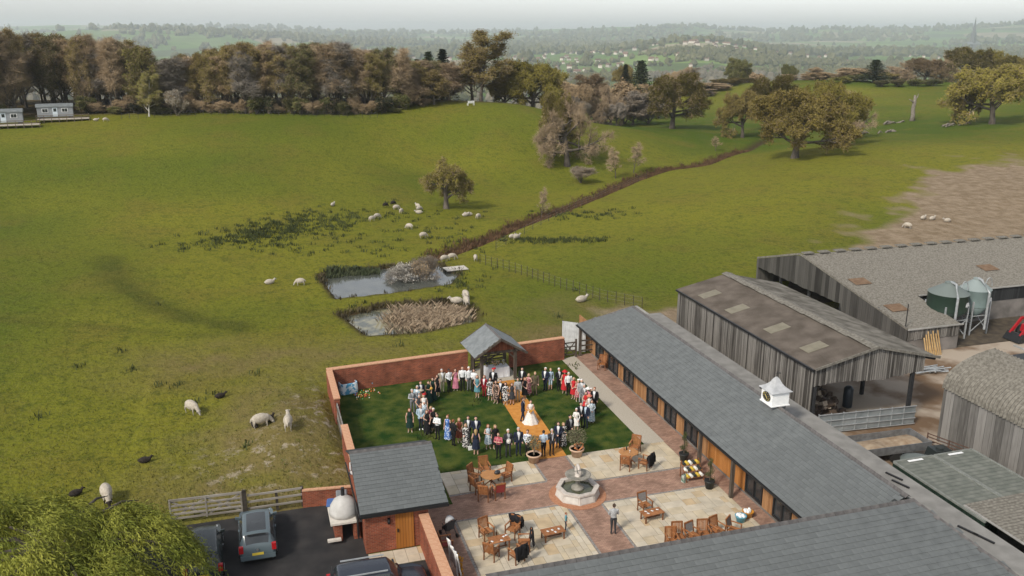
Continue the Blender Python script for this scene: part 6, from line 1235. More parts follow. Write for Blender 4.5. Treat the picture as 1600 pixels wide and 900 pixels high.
# tip of the heart and lower left
man(824, 712, 'man in white printed shirt behind the sparse olive pot', None, 'floral shirt white', 'black', hair='brown', pose='clasp'); man(810, 711, 'broad man in navy suit with white buttonhole', 'navy', hair='grey', pose='down', ht=1.84); man(794, 713, 'man in charcoal suit holding a white hat to his chest', 'charcoal', 'light grey', 'charcoal', hair='white', pose='hold'); guest(779, 716, 'person in red checked shirt with arms folded', 'short', 'red checked', 'black', hair='brown', pose='cross', ht=1.7); lady(774, 701, 'woman in black dress with pink shawl behind the checked shirt', 'black', .4, hair='blond', kind='dressl'); lady(763, 701, 'woman in white and pink dress holding a wrapped baby', 'pale floral', .4, hair='ginger', pose='hold'); man(744, 692, 'man in navy suit behind the blond woman with white bag', 'navy', hair='dark'); lady(744, 710, 'blond woman in navy dress seen from behind with a white bag', 'navy', .42, hair='blond', rot=R(160), pose='down'); lady(728, 699, 'woman in black top and long white-patterned skirt', 'black-white floral', .12, hair='blond', kind='dressl', pose='clasp'); man(732, 690, 'dark-haired man in charcoal suit behind the patterned skirt', 'charcoal', hair='dark'); lady(718, 691, 'woman in rust dress behind the black suited man', 'rust', .4, hair='blond'); man(709, 696, 'man in black suit with his back half turned near the blue gown', 'black', hair='ginger', rot=R(120)); lady(700, 687, 'woman in long blue floral gown', 'blue floral', .1, hair='ginger', hs='bun', pose='down'); man(684, 686, 'man in white shirt and black trousers beside the blue gown', None, 'white', 'black', hair='dark', pose='cross'); lady(678, 675, 'white-haired woman in black dress behind the folded arms', 'black', .4, hair='white', hs='short'); lady(668, 678, 'woman in long black gown among the lower crowd', 'black', .08, hair='ginger', pose='hold'); lady(674, 671, 'woman in maroon dress between black gowns', 'maroon', .4, hair='blond'); guest(658, 671, 'man in pale blue jacket and white shoes', 'long', 'white', 'navy', jacket='light blue', hair='ginger', shoes='white', pose='clasp'); lady(664, 664, 'woman in pale print dress behind the pale blue jacket', 'pale floral', .4, hair='white', hs='short'); lady(641, 675, 'woman in dark green knee-length dress at the outer corner', 'dark green', .38, hair='ginger', pose='down')
# others
guest(958, 834, 'man in grey shirt with crossed black braces seen from behind on the brick path', 'long', 'light grey', 'charcoal', hair='brown', pose='cross', rot=R(165), group='people on the patio', shoes='brown', z=.002, waist=None)
guest(884, 829, 'small boy in teal striped top beside the coffee table', 'short', 'teal', 'navy', hair='ginger', pose='down', ht=1.05, rot=R(70), shoes='white', group='people on the patio', z=.02)
guest(572, 602, 'slim person in dark maroon clothes against the back wall', 'dress', 'maroon', 'maroon', hair='dark', hs='short', pose='walk', rot=R(70), ht=1.5, group='children by the paddling pool', wom=False, skin='d')
guest(556, 610, 'small child in maroon beside the toy crates', 'dressl', 'maroon', 'maroon', wom=True, hem=.5, hair='brown', ht=.85, pose='down', group='children by the paddling pool')
q = G(794, 713); ha = MB(); ha.lathe([(.15, 0), (.15, .015), (.08, .02), (.07, .09), (.01, .1)], n=14); ho2 = ha.build('held_hat', plain((.7, .69, .65), .8)); ho2.location = (q[0] - .05, q[1] - .27, 1.12); ho2.rotation_euler = (R(75), 0, .3); tag(ho2, 'white hat held against the charcoal suit', 'hat')
q = G(742, 709); bgm = MB().hexa([(-.13, -.05, 0), (.13, -.05, 0), (.13, .05, 0), (-.13, .05, 0)], [(-.15, -.03, .24), (.15, -.03, .24), (.15, .03, .24), (-.15, .03, .24)]).tube([(-.08, 0, .23), (0, 0, .42), (.08, 0, .23)], .01, 5).build('handbag', plain((.7, .7, .66), .6)); bgm.location = (q[0] - .28, q[1] - .05, .32); tag(bgm, 'white handbag carried by the blond woman seen from behind', 'bag')
# ---------------------------------------------------------------- sheep
def sheep_mesh(pose):
    mb = MB(); L = [(-.42, .60), (-.25, .64), (0, .64), (.25, .63), (.42, .58)]
    mb.ball((0, 0, .62 if pose != 'lie' else .32), .36, 16, 12, (1.55, .78, .92)); mb.ball((.36, 0, .62 if pose != 'lie' else .34), .25, 12, 8, (1, .85, 1)); z0 = 0 if pose != 'lie' else -.3; heads = []
    if pose == 'graze': capsule(mb, (.5, 0, .62), (.72, .0, .35), .15, .11); capsule(mb, (.72, 0, .32), (.84, 0, .12), .09, .06); heads = [((.72, 0, .30), (.85, 0, .1), .13)]
    else: capsule(mb, (.48, 0, .68 + z0), (.66, .02, .9 + z0), .15, .11); capsule(mb, (.66, .02, .95 + z0), (.86, .04, .84 + z0), .09, .06); heads = [((.68, .02, .95 + z0), (.88, .04, .83 + z0), .12)]
    hz_ = heads[0]
    for sy in (-1, 1): mb.ball((hz_[0][0], sy * .12, hz_[0][2] + .04), .06, 6, 5, (.6, 1.3, .5))
    legs = []
    if pose != 'lie':
        for x in (-.38, .34):
            for sy in (-1, 1):
                a, k, f = (x, sy * .16, .48), (x + (-.05 if x < 0 else .02), sy * .16, .26), (x + (.0 if x < 0 else 0), sy * .16, .02); capsule(mb, a, k, .075, .042, 8); capsule(mb, k, f, .036, .03, 8); legs += [(k, f, .05)]
    capsule(mb, (-.55, 0, .66 + z0), (-.62, 0, .45 + max(z0, -.15)), .06, .04, 6); me = remesh(mb, .032, 'sheep'); n = len(me.polygons); c = np.empty(n * 3); me.polygons.foreach_get('center', c); c = c.reshape(-1, 3); mi = np.zeros(n, np.int32)
    for a, b, r_ in heads + legs: a, b = np.array(a), np.array(b); ab = b - a; t = np.clip(((c - a) @ ab) / (ab @ ab), 0, 1); mi[np.linalg.norm(c - a - t[:, None] * ab, axis=1) < r_ + .02] = 1
    me.materials.clear(); me.materials.append(None); me.materials.append(None); me.polygons.foreach_set('material_index', mi); me.polygons.foreach_set('use_smooth', [True] * n); return me
SM = {k: sheep_mesh(k) for k in ('graze', 'stand', 'lie')}; WOOL = mat('wool', (.35, .31, .25), (.48, .43, .36), scale=9, rough=.95, bump=.03, bscale=18); FACE_ = mat('sheep_face', (.30, .27, .23), (.45, .42, .38), scale=6); DKW = mat('dark_wool', (.018, .014, .012), (.04, .032, .026), scale=8, rough=.95)
def sheep(px, py, pose, rz, lab, dark=False, s_=1.0, face=None, grp='sheep in the field'):
    p = hit(px, py); o = inst('sheep', SM[pose], None, (p[0], p[1], p[2] - .01), rz, s_); setm(o, [DKW, DKW] if dark else [WOOL, face or FACE_]); tag(o, lab, 'sheep', grp); return o
sheep(300, 646, 'graze', R(-50), 'white sheep grazing alone near the black lamb'); sheep(408, 668, 'graze', R(10), 'white sheep grazing with two dark lambs below the garden wall'); sheep(451, 671, 'stand', R(85), 'white sheep with green-marked back seen from behind on the bank'); sheep(168, 784, 'graze', R(-75), 'large white sheep with dark face grazing by the willow', face=DKW, s_=1.1)
for px, py, rz, lab in ((344, 622, .3, 'black lamb lying up the slope from the lone white sheep'), (398, 668, 2, 'dark lamb tucked behind the ewe below the wall'), (421, 658, .8, 'dark lamb ahead of the ewe below the wall'), (226, 723, .1, 'black lamb lying alone in the open field'), (118, 775, .4, 'black lamb lying among the tussocks by the willow')): sheep(px, py, 'lie', rz, lab, True, .6, grp='dark lambs in the field')
for i, (px, py, po, rz) in enumerate(((421, 444, 'lie', .2), (470, 446, 'graze', 3), (581, 346, 'stand', .5), (589, 342, 'graze', .4), (520, 322, 'lie', 1), (619, 328, 'graze', .2), (627, 334, 'graze', 1), (653, 326, 'stand', 2), (655, 330, 'graze', .5), (640, 358, 'graze', 2.4), (661, 372, 'graze', .2), (655, 334, 'lie', 3), (727, 338, 'lie', .2), (733, 337, 'lie', 3), (747, 342, 'graze', .7), (694, 409, 'graze', .3), (706, 406, 'graze', .1), (743, 408, 'graze', 1.4), (800, 372, 'lie', .4), (807, 375, 'stand', .3), (1442, 343, 'lie', .3), (1456, 344, 'lie', .2), (1480, 347, 'lie', 3.), (1418, 357, 'graze', 2), (165, 190, 'graze', .3), (150, 189, 'lie', .3))):
    sheep(px, py, po, rz, ('small white sheep %s far out on the pasture' % {'lie': 'lying', 'graze': 'grazing', 'stand': 'standing'}[po]), s_=.82, grp='small distant sheep')
sheep(728, 468, 'graze', 1.7, 'white sheep on the causeway above the reedy pond, upper one'); sheep(729, 478, 'stand', 1.6, 'white sheep with rounded rump beside the reedy pond'); sheep(714, 474, 'lie', 2.9, 'white sheep lying at the reedy pond edge'); sheep(908, 472, 'lie', .2, 'white sheep lying by the wire fence near the slate range')
for px, py in ((602, 324), (614, 321)): sheep(px, py, 'graze', .5, 'small dark sheep near the lone oak', True, .75, grp='small dark sheep near the oak')
# ---------------------------------------------------------------- trees
def tree_mesh(seed, h, tr, tfrac, kids, ang, lens, wig=.16, up=.12, twigs=7, twl=.8, tww=.022, leaf=0, leaf_s=.15, first=.3, lead=True):
    """trunk mesh (trunk, limbs, branches) and crown mesh (fine branches, twigs, leaves)"""
    rs = random.Random(seed); tm, cmh = MB(), MB(); U3 = V(0, 0, 1); ends = []
    def rvec(): return V(rs.gauss(0, 1), rs.gauss(0, 1), rs.gauss(0, 1)).normalized()
    def branch(p, d, L, r, lev):
        n = (7, 6, 5, 4)[lev]; pts = [p]; rad = [r]; dd = d.copy(); dirs = []
        for i in range(n):
            dd = (dd + rvec() * wig * (1.0 if lev else .35) + U3 * (up if lev else 0)).normalized(); dirs.append(dd.copy()); pts.append(pts[-1] + dd * (L / n)); rad.append(max(.012, r * (1 - (.72 if lev else .6) * (i + 1) / n)))
        if lev == 0: pts[0] = pts[0] - U3 * .4; rad[0] = r * 1.35
        if lev <= 2: tm.tube(pts, rad, (7, 5, 4)[lev], cap=False)
        else: cmh.cur = 0; cmh.tube(pts, rad, 3, cap=False)
        if lev == 3:
            for q, dr in zip(pts[1:], dirs): ends.append((q, dr))
            return
        f0 = tfrac if lev == 0 else first
        for k in range(kids[lev]):
            t = f0 + (1 - f0) * (k + rs.random() * .9) / kids[lev]; i = min(n - 1, int(t * n)); q = pts[i].lerp(pts[i + 1], t * n - i); base = dirs[i]; ax = base.orthogonal().normalized(); ax.rotate(Matrix.Rotation(k * 2.4 + rs.uniform(-.5, .5), 3, base)); a = R(ang[lev] * rs.uniform(.75, 1.25)); nd = (base * math.cos(a) + ax * math.sin(a)).normalized()
            taper = (1 - .45 * t) if lev == 0 else (1 - .5 * t); branch(q, nd, L * lens[lev] * taper * rs.uniform(.8, 1.15), max(.014, rad[i] * .62), lev + 1)
        if lead or lev: ends.append((pts[-1], dirs[-1]))
    branch(V(0, 0, 0), U3, h, tr, 0)
    for q, dr in ends:
        for _ in range(twigs):
            d = (dr * .5 + rvec()).normalized(); L = twl * rs.uniform(.5, 1.2); s_ = d.orthogonal().normalized() * tww; s_.rotate(Matrix.Rotation(rs.uniform(0, 6), 3, d)); e = q + d * L; cmh.cur = 0; cmh.add([q - s_, q + s_, e + s_ * .3, e - s_ * .3], [(0, 1, 2, 3)])
            for _ in range(leaf):
                c_ = q + d * L * rs.uniform(.3, 1.1) + rvec() * .12; a = rvec(); b = a.orthogonal().normalized(); z = leaf_s * rs.uniform(.5, 1.3); cmh.cur = 1; cmh.add([c_ - a * z, c_ + b * z * .6, c_ + a * z, c_ - b * z * .6], [(0, 1, 2, 3)])
    zs = [v[2] for v in cmh.v]; xs = sorted(math.hypot(v[0], v[1]) for v in cmh.v); H = max(zs); Wd = xs[int(len(xs) * .97)]
    a = tm.mesh('trunk', [None], True); b = cmh.mesh('crown', [None, None]); return a, b, H, Wd * 2
BARK = mat('bark', (.065, .054, .044), (.13, .11, .09), scale=3, rough=.95, var=.2, stretch=(1, 1, .3)); BARKP = mat('pale_bark', (.15, .13, .105), (.24, .21, .18), scale=3, rough=.95)
TWIG = mat('twig', (.29, .215, .135), (.40, .305, .20), scale=.6, rough=.95, var=.2); TWIGG = mat('twig_grey', (.19, .165, .14), (.29, .26, .22), scale=.6, rough=.95)
def leafmat(n, a, b, tr=.25):
    m = mat(n, a, b, scale=.5, rough=.8, var=.14, spec=.15); return m
LEAF = {'bronze': leafmat('bronze_leaf', (.122, .096, .026), (.19, .15, .038)), 'gold': leafmat('gold_leaf', (.14, .122, .024), (.215, .185, .036)), 'green': leafmat('green_leaf', (.075, .085, .026), (.13, .135, .04)), 'lime': leafmat('lime_leaf', (.14, .14, .03), (.21, .20, .045)), 'dark': leafmat('dark_leaf', (.016, .024, .012), (.035, .045, .02)), 'brown': leafmat('bud_brown', (.27, .195, .11), (.36, .265, .155)), 'blossom': leafmat('blossom', (.42, .40, .35), (.58, .56, .50)), 'grey': leafmat('grey_bud', (.17, .15, .125), (.26, .23, .19))}
TT = {}
TT['oak1'] = tree_mesh(11, 6.0, .46, .27, (12, 6, 6), (72, 46, 46), (1.15, .62, .5), up=.07, wig=.2, twigs=6, twl=.8, leaf=6, leaf_s=.115)
TT['oak2'] = tree_mesh(12, 6.5, .44, .25, (12, 6, 6), (68, 48, 46), (1.08, .62, .52), up=.06, wig=.2, twigs=6, twl=.8, leaf=6, leaf_s=.115)
TT['oak3'] = tree_mesh(15, 5.0, .5, .30, (11, 6, 5), (70, 48, 46), (1.0, .62, .52), up=.06, wig=.24, twigs=5, twl=.7, leaf=3, leaf_s=.10)
TT['bareoak'] = tree_mesh(13, 6.2, .5, .18, (12, 7, 6), (72, 48, 48), (1.15, .66, .52), up=.02, wig=.3, twigs=8, twl=.9, tww=.018, leaf=0)
TT['wood1'] = tree_mesh(21, 13.5, .20, .10, (20, 5, 4), (44, 40, 42), (.32, .55, .5), up=.18, twigs=6, twl=1.1, tww=.020, leaf=0)
TT['wood2'] = tree_mesh(22, 14.0, .21, .16, (18, 5, 4), (38, 40, 42), (.33, .55, .5), up=.2, twigs=6, twl=1.1, tww=.020, leaf=0)
TT['wood4'] = tree_mesh(24, 13.0, .2, .12, (18, 5, 4), (46, 42, 44), (.34, .55, .5), up=.15, twigs=5, twl=.9, tww=.016, leaf=2, leaf_s=.085)
TT['wood3'] = tree_mesh(23, 12.5, .19, .12, (17, 5, 4), (52, 44, 44), (.36, .55, .5), up=.12, twigs=6, twl=.9, tww=.018, leaf=2, leaf_s=.11)
TT['bush'] = tree_mesh(31, 2.4, .10, .02, (15, 5, 4), (38, 36, 40), (1.0, .6, .5), up=.12, twigs=5, twl=.5, leaf=3, leaf_s=.09)
TT['scrub'] = tree_mesh(33, 2.6, .07, .02, (17, 5, 3), (34, 30, 36), (1.05, .6, .5), up=.12, twigs=4, twl=.45, tww=.012, leaf=1, leaf_s=.06)
TT['sapling'] = tree_mesh(32, 4.6, .06, .22, (12, 4, 3), (42, 40, 40), (.36, .5, .5), up=.1, twigs=4, twl=.45, tww=.010, leaf=0)
def conifer(seed):
    rs = random.Random(seed); t, c = MB(), MB(); t.tube([(0, 0, -.3), (0, 0, 13.4)], [.28, .03], 6)
    for k in range(150):
        z = 1.2 + 12 * (k / 150) ** .9; L = (13.8 - z) * .26 * rs.uniform(.7, 1.15) + .25; a = k * 2.399; d = V(math.cos(a), math.sin(a), -.12 + .02 * z); p = V(0, 0, z)
        for j in range(22):
            q = p + d * L * (j / 21) + V(rs.gauss(0, .1), rs.gauss(0, .1), rs.gauss(0, .07)); s_ = .26 * rs.uniform(.6, 1.3); e = V(rs.gauss(0, 1), rs.gauss(0, 1), rs.gauss(-.4, .5)).normalized(); b = e.orthogonal().normalized(); c.cur = 1; c.add([q - e * s_, q + b * s_ * .4, q + e * s_, q - b * s_ * .4], [(0, 1, 2, 3)])
    return t.mesh('trunk', [None], True), c.mesh('crown', [None, None]), 13.6, 7.0
TT['conifer'] = conifer(5)
def put_tree(name, tmpl, x, y, z, hgt, wid=None, leaf='bronze', twig=None, bark=None, label='', cat='tree', group=None, rz=None):
    a, b, H, Wd = TT[tmpl]; s_ = hgt / H; sx = s_ if wid is None else wid / Wd
    e = empty(name, (x, y, z), random.uniform(0, 6.28) if rz is None else rz, label, cat, group)
    o = inst('trunk', a, e, sc=(max(sx, s_ * .8), max(sx, s_ * .8), s_) if wid is None else (sx, sx, s_)); setm(o, [bark or BARK]); o = inst('crown', b, e, sc=(sx, sx, s_)); setm(o, [twig or TWIG, LEAF[leaf]]); return e
def tree_px(name, tmpl, px, by, ty, wpx, leaf, label, dist=None, group=None, **k):
    p = hit(px, by) if dist is None else None
    if p is None:
        d = ray(px, by); t = dist or 330; q = _C + d * t; p = np.array([q[0], q[1], min(q[2], Tz(q[0], q[1]))])
    dep = (p - _C) @ _fw; hgt = 1.0; lo, hi = .3, 60.
    for _ in range(40):
        m = (lo + hi) / 2
        if PR(p + np.array([0, 0, m]))[1] > ty: lo = m
        else: hi = m
    return put_tree(name, tmpl, p[0], p[1], p[2], lo, wpx * dep / F if wpx else None, leaf, label=label, group=group, **k)
# single trees of the pasture
tree_px('oak_tree', 'oak3', 697, 326, 243, 80, 'gold', 'small round oak with pale-footed trunk alone above the pond')
tree_px('oak_tree', 'bareoak', 886, 259, 150, 128, 'brown', 'large bare spreading oak beside the bracken ditch')
tree_px('oak_tree', 'oak2', 866, 243, 138, 62, 'gold', 'yellow-leaved oak rising behind the large bare oak')
tree_px('oak_tree', 'oak1', 1242, 247, 133, 152, 'bronze', 'big bronze oak with dark trunk in front of the oak group')
tree_px('oak_tree', 'oak2', 1160, 215, 138, 74, 'bronze', 'smaller bare-footed oak at the ditch end of the oak group'); tree_px('oak_tree', 'oak1', 1200, 205, 112, 104, 'gold', 'gold oak rising behind the big bronze oak'); tree_px('oak_tree', 'oak2', 1302, 228, 122, 112, 'gold', 'gold oak standing just behind the big bronze oak on the uphill side'); tree_px('oak_tree', 'bareoak', 1333, 217, 138, 84, 'brown', 'twiggy bare oak at the uphill end of the oak group')
tree_px('oak_tree', 'oak1', 1050, 201, 108, 112, 'gold', 'wide gold oak alone where the valley opens'); tree_px('oak_tree', 'oak2', 1550, 194, 96, 132, 'gold', 'broad gold oak on the far hillside beside fallen logs'); tree_px('oak_tree', 'oak1', 1512, 193, 110, 56, 'bronze', 'slim-trunked oak against the broad hillside oak')
tree_px('sapling_tree', 'sapling', 962, 279, 226, 34, 'brown', 'slender bare sapling at the ditch, nearer the bare oak', group='saplings by the ditch'); tree_px('sapling_tree', 'sapling', 990, 270, 220, 36, 'brown', 'slender bare sapling at the ditch, farther from the bare oak', group='saplings by the ditch'); tree_px('sapling_tree', 'sapling', 846, 342, 290, 26, 'brown', 'thin pale sapling standing in the bracken'); tree_px('bush', 'scrub', 908, 286, 258, 50, 'grey', 'twiggy bush at the foot of the bare oak', cat='bush'); tree_px('sapling_tree', 'sapling', 1118, 236, 212, 20, 'brown', 'tiny bare sapling at the top of the ditch')
# dead trunk with fallen limbs
p = hit(1425, 189); dt = empty('dead_tree', tuple(p), 0, 'bleached dead oak trunk with broken top on the far hillside', 'tree'); m = MB(); m.tube([(0, 0, -.4), (.1, 0, 1.5), (-.05, .1, 3.2), (.15, 0, 5), (.0, .1, 6.6)], [.75, .55, .5, .42, .25], 9); m.tube([(.1, 0, 4.4), (-.9, .2, 5.3), (-1.6, .3, 5.6)], [.25, .17, .06], 6); m.tube([(.1, 0, 5.2), (.9, .1, 6.2), (1.1, 0, 7.0)], [.22, .14, .05], 6); m.build('trunk', BARKP, dt, smooth=True)
for i, (px, py, L, lab) in enumerate(((1392, 194, 7, 'bleached fallen limb lying below the dead oak, longer one'), (1345, 210, 4, 'fallen branch pile at the foot of the twiggy oak'), (1380, 208, 5, 'fallen branches lying between twiggy oak and dead oak'), (1490, 197, 8, 'fallen log beside the broad hillside oak'))):
    p = hit(px, py); e = empty('fallen_branch', tuple(p), .2, lab, 'log'); rs = random.Random(i)
    for k in range(6): x = rs.uniform(-L / 2, L / 2); m = MB(); m.tube([(x, rs.uniform(-.5, .5), .15), (x + L * .2, rs.uniform(-.6, .6), .35 + rs.random() * .5), (x + L * .4, rs.uniform(-.5, .5), .15)], [.22, .17, .06], 6); m.build('limb', BARKP, e)
# the wood along the hill
edge = [(-40, 192), (60, 181), (120, 178), (300, 177), (480, 179), (590, 181), (632, 171), (690, 163)]; tops = [(-40, 45), (0, 42), (60, 52), (100, 48), (160, 60), (205, 62), (250, 84), (300, 78), (350, 72), (420, 64), (500, 64), (560, 74), (620, 82), (660, 100), (700, 108)]
ex, ey = np.array(edge).T; txx, tyy = np.array(tops).T; rs = random.Random(5); kinds = [('wood1', 'brown'), ('wood2', 'brown'), ('wood3', 'bronze'), ('wood1', 'brown'), ('wood2', 'grey'), ('wood4', 'brown'), ('wood4', 'bronze'), ('wood2', 'brown'), ('wood4', 'gold'), ('wood4', 'green')]
LBL = {'brown': 'bare brown woodland tree on the hill crest', 'bronze': 'woodland tree with bronze young leaves on the hill crest', 'grey': 'bare grey-twigged woodland tree on the hill crest', 'lime': 'woodland tree with fresh yellow-green leaves on the hill crest', 'gold': 'woodland tree with golden leaves on the hill crest', 'dark': 'dark ivy-clad tree on the hill crest', 'green': 'woodland tree with dull green leaves on the hill crest'}
def wood_tree(x, y, h, t, lf, wd=None): put_tree('woodland_tree', t, x, y, Tz(x, y), h, wd, lf, label=LBL[lf], group='trees of the wood on the hill', twig=TWIGG if lf == 'grey' else None)
px = -50.
while px < 700:
    by = float(np.interp(px, ex, ey)); p = hit(px, by + rs.uniform(0, 1.5)); 
    if p is None: p = hit(px, by + 4)
    if p is not None and not (30 < px < 118):
        t, lf = rs.choice(kinds); ty = float(np.interp(px, txx, tyy)) + rs.uniform(-4, 22); dep = (p - _C) @ _fw; h = (by - ty) * dep / F * 1.02
        if 225 < px < 245: lf, t = 'lime', 'wood3'
        if 292 < px < 305: lf, t = 'dark', 'wood3'
        wood_tree(p[0] + rs.uniform(-1, 1), p[1] + rs.uniform(1, 6), h, t, lf, rs.uniform(5.5, 8.5))
    px += rs.uniform(10, 17)
for row, (off, n_) in enumerate(((13, 46), (24, 46))):
    for k in range(n_):
        px = -50 + 760 * (k + rs.random()) / n_; by = float(np.interp(px, ex, ey)); p = hit(px, by + 1.5)
        if p is None: continue
        d = ray(px, by); d = np.array([d[0], d[1]]) / np.hypot(d[0], d[1]); x, y = p[0] + d[0] * (off + rs.uniform(-5, 5)), p[1] + d[1] * (off + rs.uniform(-5, 5)); t, lf = rs.choice(kinds)
        if rs.random() < .16: lf = 'gold'
        if rs.random() < .07: lf = 'dark'
        z = Tz(x, y); dep = (np.array([x, y, z]) - _C) @ _fw; ty = float(np.interp(px, txx, tyy)) + rs.uniform(-5, 14); top = CH + (450 - ty) / F * dep * _cp - dep * _sp; wood_tree(x, y, max(9, top - z), t, lf, rs.uniform(6, 9))
# scrub along the wood foot
for k in range(46):
    px = -30 + 700 * (k + rs.random()) / 46
    if 20 < px < 130: continue
    p = hit(px, float(np.interp(px, ex, ey)) + rs.uniform(.5, 2)); 
    if p is None: continue
    lf = rs.choice(('dark', 'brown', 'brown', 'green', 'brown')); put_tree('scrub_bush', 'scrub' if lf == 'brown' else 'bush', p[0], p[1] + 1.5, p[2] - .2, rs.uniform(1.6, 4.5), rs.uniform(3, 5), lf, label={'dark': 'dark evergreen bush at the foot of the wood', 'brown': 'brown twiggy bush at the foot of the wood', 'green': 'dull green bush at the foot of the wood'}[lf], cat='bush', group='bushes at the wood foot')
# birch with blossom beside it
p = hit(234, 181); e = put_tree('birch_tree', 'wood3', p[0], p[1] - 1, p[2], 8.5, 5, 'lime', bark=mat('birch_bark', (.55, .53, .48), (.35, .33, .3), scale=5), label='white-stemmed birch at the wood edge'); tree_px('blossom_tree', 'scrub', 276, 181, 138, 34, 'blossom', 'white blossoming small tree at the wood edge')
# trees behind the crest, centre
def behind(tmpl, px, ty, wpx, depth, lf, lab, name='hilltop_tree', sink=0, grp=None, **k):
    d = ray(px, 160); x, y = d[0] / (d @ _fw) * depth, d[1] / (d @ _fw) * depth; z = Tz(x, y) - sink; dep = (np.array([x, y, z]) - _C) @ _fw; top = CH + (450 - ty) / F * dep * _cp - dep * _sp; return put_tree(name, tmpl, x, y, z, max(2.5, top - z), wpx * dep / F, lf, label=lab, group=grp, **k)
behind('wood3', 751, 44, 92, 203, 'bronze', 'tallest broad tree behind the white bench, towering over the wood'); behind('wood2', 738, 70, 60, 208, 'brown', 'bare tree leaning into the tallest tree behind the bench'); behind('oak1', 832, 90, 106, 210, 'gold', 'wide golden tree on the crest next to the tallest tree'); behind('oak2', 790, 112, 70, 212, 'bronze', 'bronze tree between the tallest tree and the wide golden one')
for px, ty, wp in ((671, 78, 60), (693, 74, 64), (653, 90, 44)): behind('conifer', px, ty, wp, 225, 'dark', 'dark pointed conifer rising behind the wood', 'conifer_tree', grp='conifers behind the wood')
for px, ty, wp, dp in ((1000, 92, 66, 300), (976, 98, 34, 310), (1362, 92, 66, 330)): behind('conifer', px, ty, wp, dp, 'dark', 'dark spreading conifer among the valley trees', 'conifer_tree', grp='conifers of the valley edge')
rs = random.Random(12)
for px, ty, wp, dp, lf in ((700, 110, 60, 206, 'bronze'), (645, 92, 50, 215, 'gold'), (620, 82, 46, 216, 'lime'), (880, 118, 60, 232, 'brown'), (905, 128, 60, 225, 'brown'), (930, 112, 70, 240, 'brown'), (955, 128, 60, 235, 'grey'), (975, 120, 60, 250, 'brown'), (990, 140, 70, 240, 'grey'), (1015, 150, 60, 250, 'grey'), (1030, 128, 60, 270, 'brown'), (900, 148, 50, 216, 'grey'), (940, 150, 50, 225, 'grey'), (965, 158, 46, 228, 'grey'), (1085, 140, 60, 330, 'brown'), (1110, 128, 60, 340, 'brown'), (1132, 122, 56, 350, 'bronze'), (1155, 128, 50, 360, 'gold'), (1095, 150, 40, 325, 'grey'), (1240, 120, 60, 350, 'brown'), (1275, 112, 60, 345, 'brown'), (1300, 116, 60, 350, 'grey'), (1325, 104, 60, 345, 'brown'), (1345, 106, 60, 352, 'brown'), (1372, 112, 60, 345, 'bronze'), (1395, 102, 60, 350, 'brown'), (1415, 96, 60, 352, 'brown'), (1440, 88, 66, 350, 'brown'), (1465, 82, 60, 352, 'grey'), (1500, 70, 86, 350, 'gold'), (1535, 76, 60, 355, 'gold'), (1565, 84, 60, 350, 'gold'), (1590, 88, 60, 352, 'bronze'), (1620, 84, 60, 350, 'bronze'), (1335, 120, 44, 335, 'green'), (1365, 122, 44, 335, 'green'), (1310, 126, 40, 330, 'lime')):
    behind(rs.choice(('oak1', 'oak2', 'bush')) if lf not in ('grey', 'brown') else rs.choice(('bareoak', 'oak2', 'bush', 'wood3')), px, ty, wp, dp, lf, {'brown': 'bare brown tree in the belt beyond the pasture', 'grey': 'grey twiggy tree in the belt beyond the pasture', 'gold': 'golden tree in the belt beyond the pasture', 'bronze': 'bronze tree in the belt beyond the pasture', 'lime': 'yellow-green tree in the belt beyond the pasture', 'green': 'dull green rounded tree in the belt beyond the pasture'}[lf], grp='trees of the belt beyond the pasture')
for px, ty in ((1428, 122), (1400, 124), (1375, 127), (1455, 122)): behind('bush', px, ty, 26, 318, 'green', 'low green bush on the far field edge', 'hedge_bush', grp='bushes on the far field edge')
# pond scrub
for px, by, ty, wp, lf, lab in ((640, 452, 410, 62, 'blossom', 'pale flowering willow scrub with white stems on the pond'), (622, 453, 416, 46, 'blossom', 'pale flowering willow scrub reaching over open water'), (668, 449, 398, 56, 'brown', 'dark brown twiggy willow scrub at the pond end'), (655, 450, 404, 46, 'brown', 'brown willow scrub between pale scrub and dark scrub')):
    tree_px('willow_scrub', 'scrub', px, by, ty, wp, lf, lab, cat='bush', bark=BARKP, twig=TWIGG)
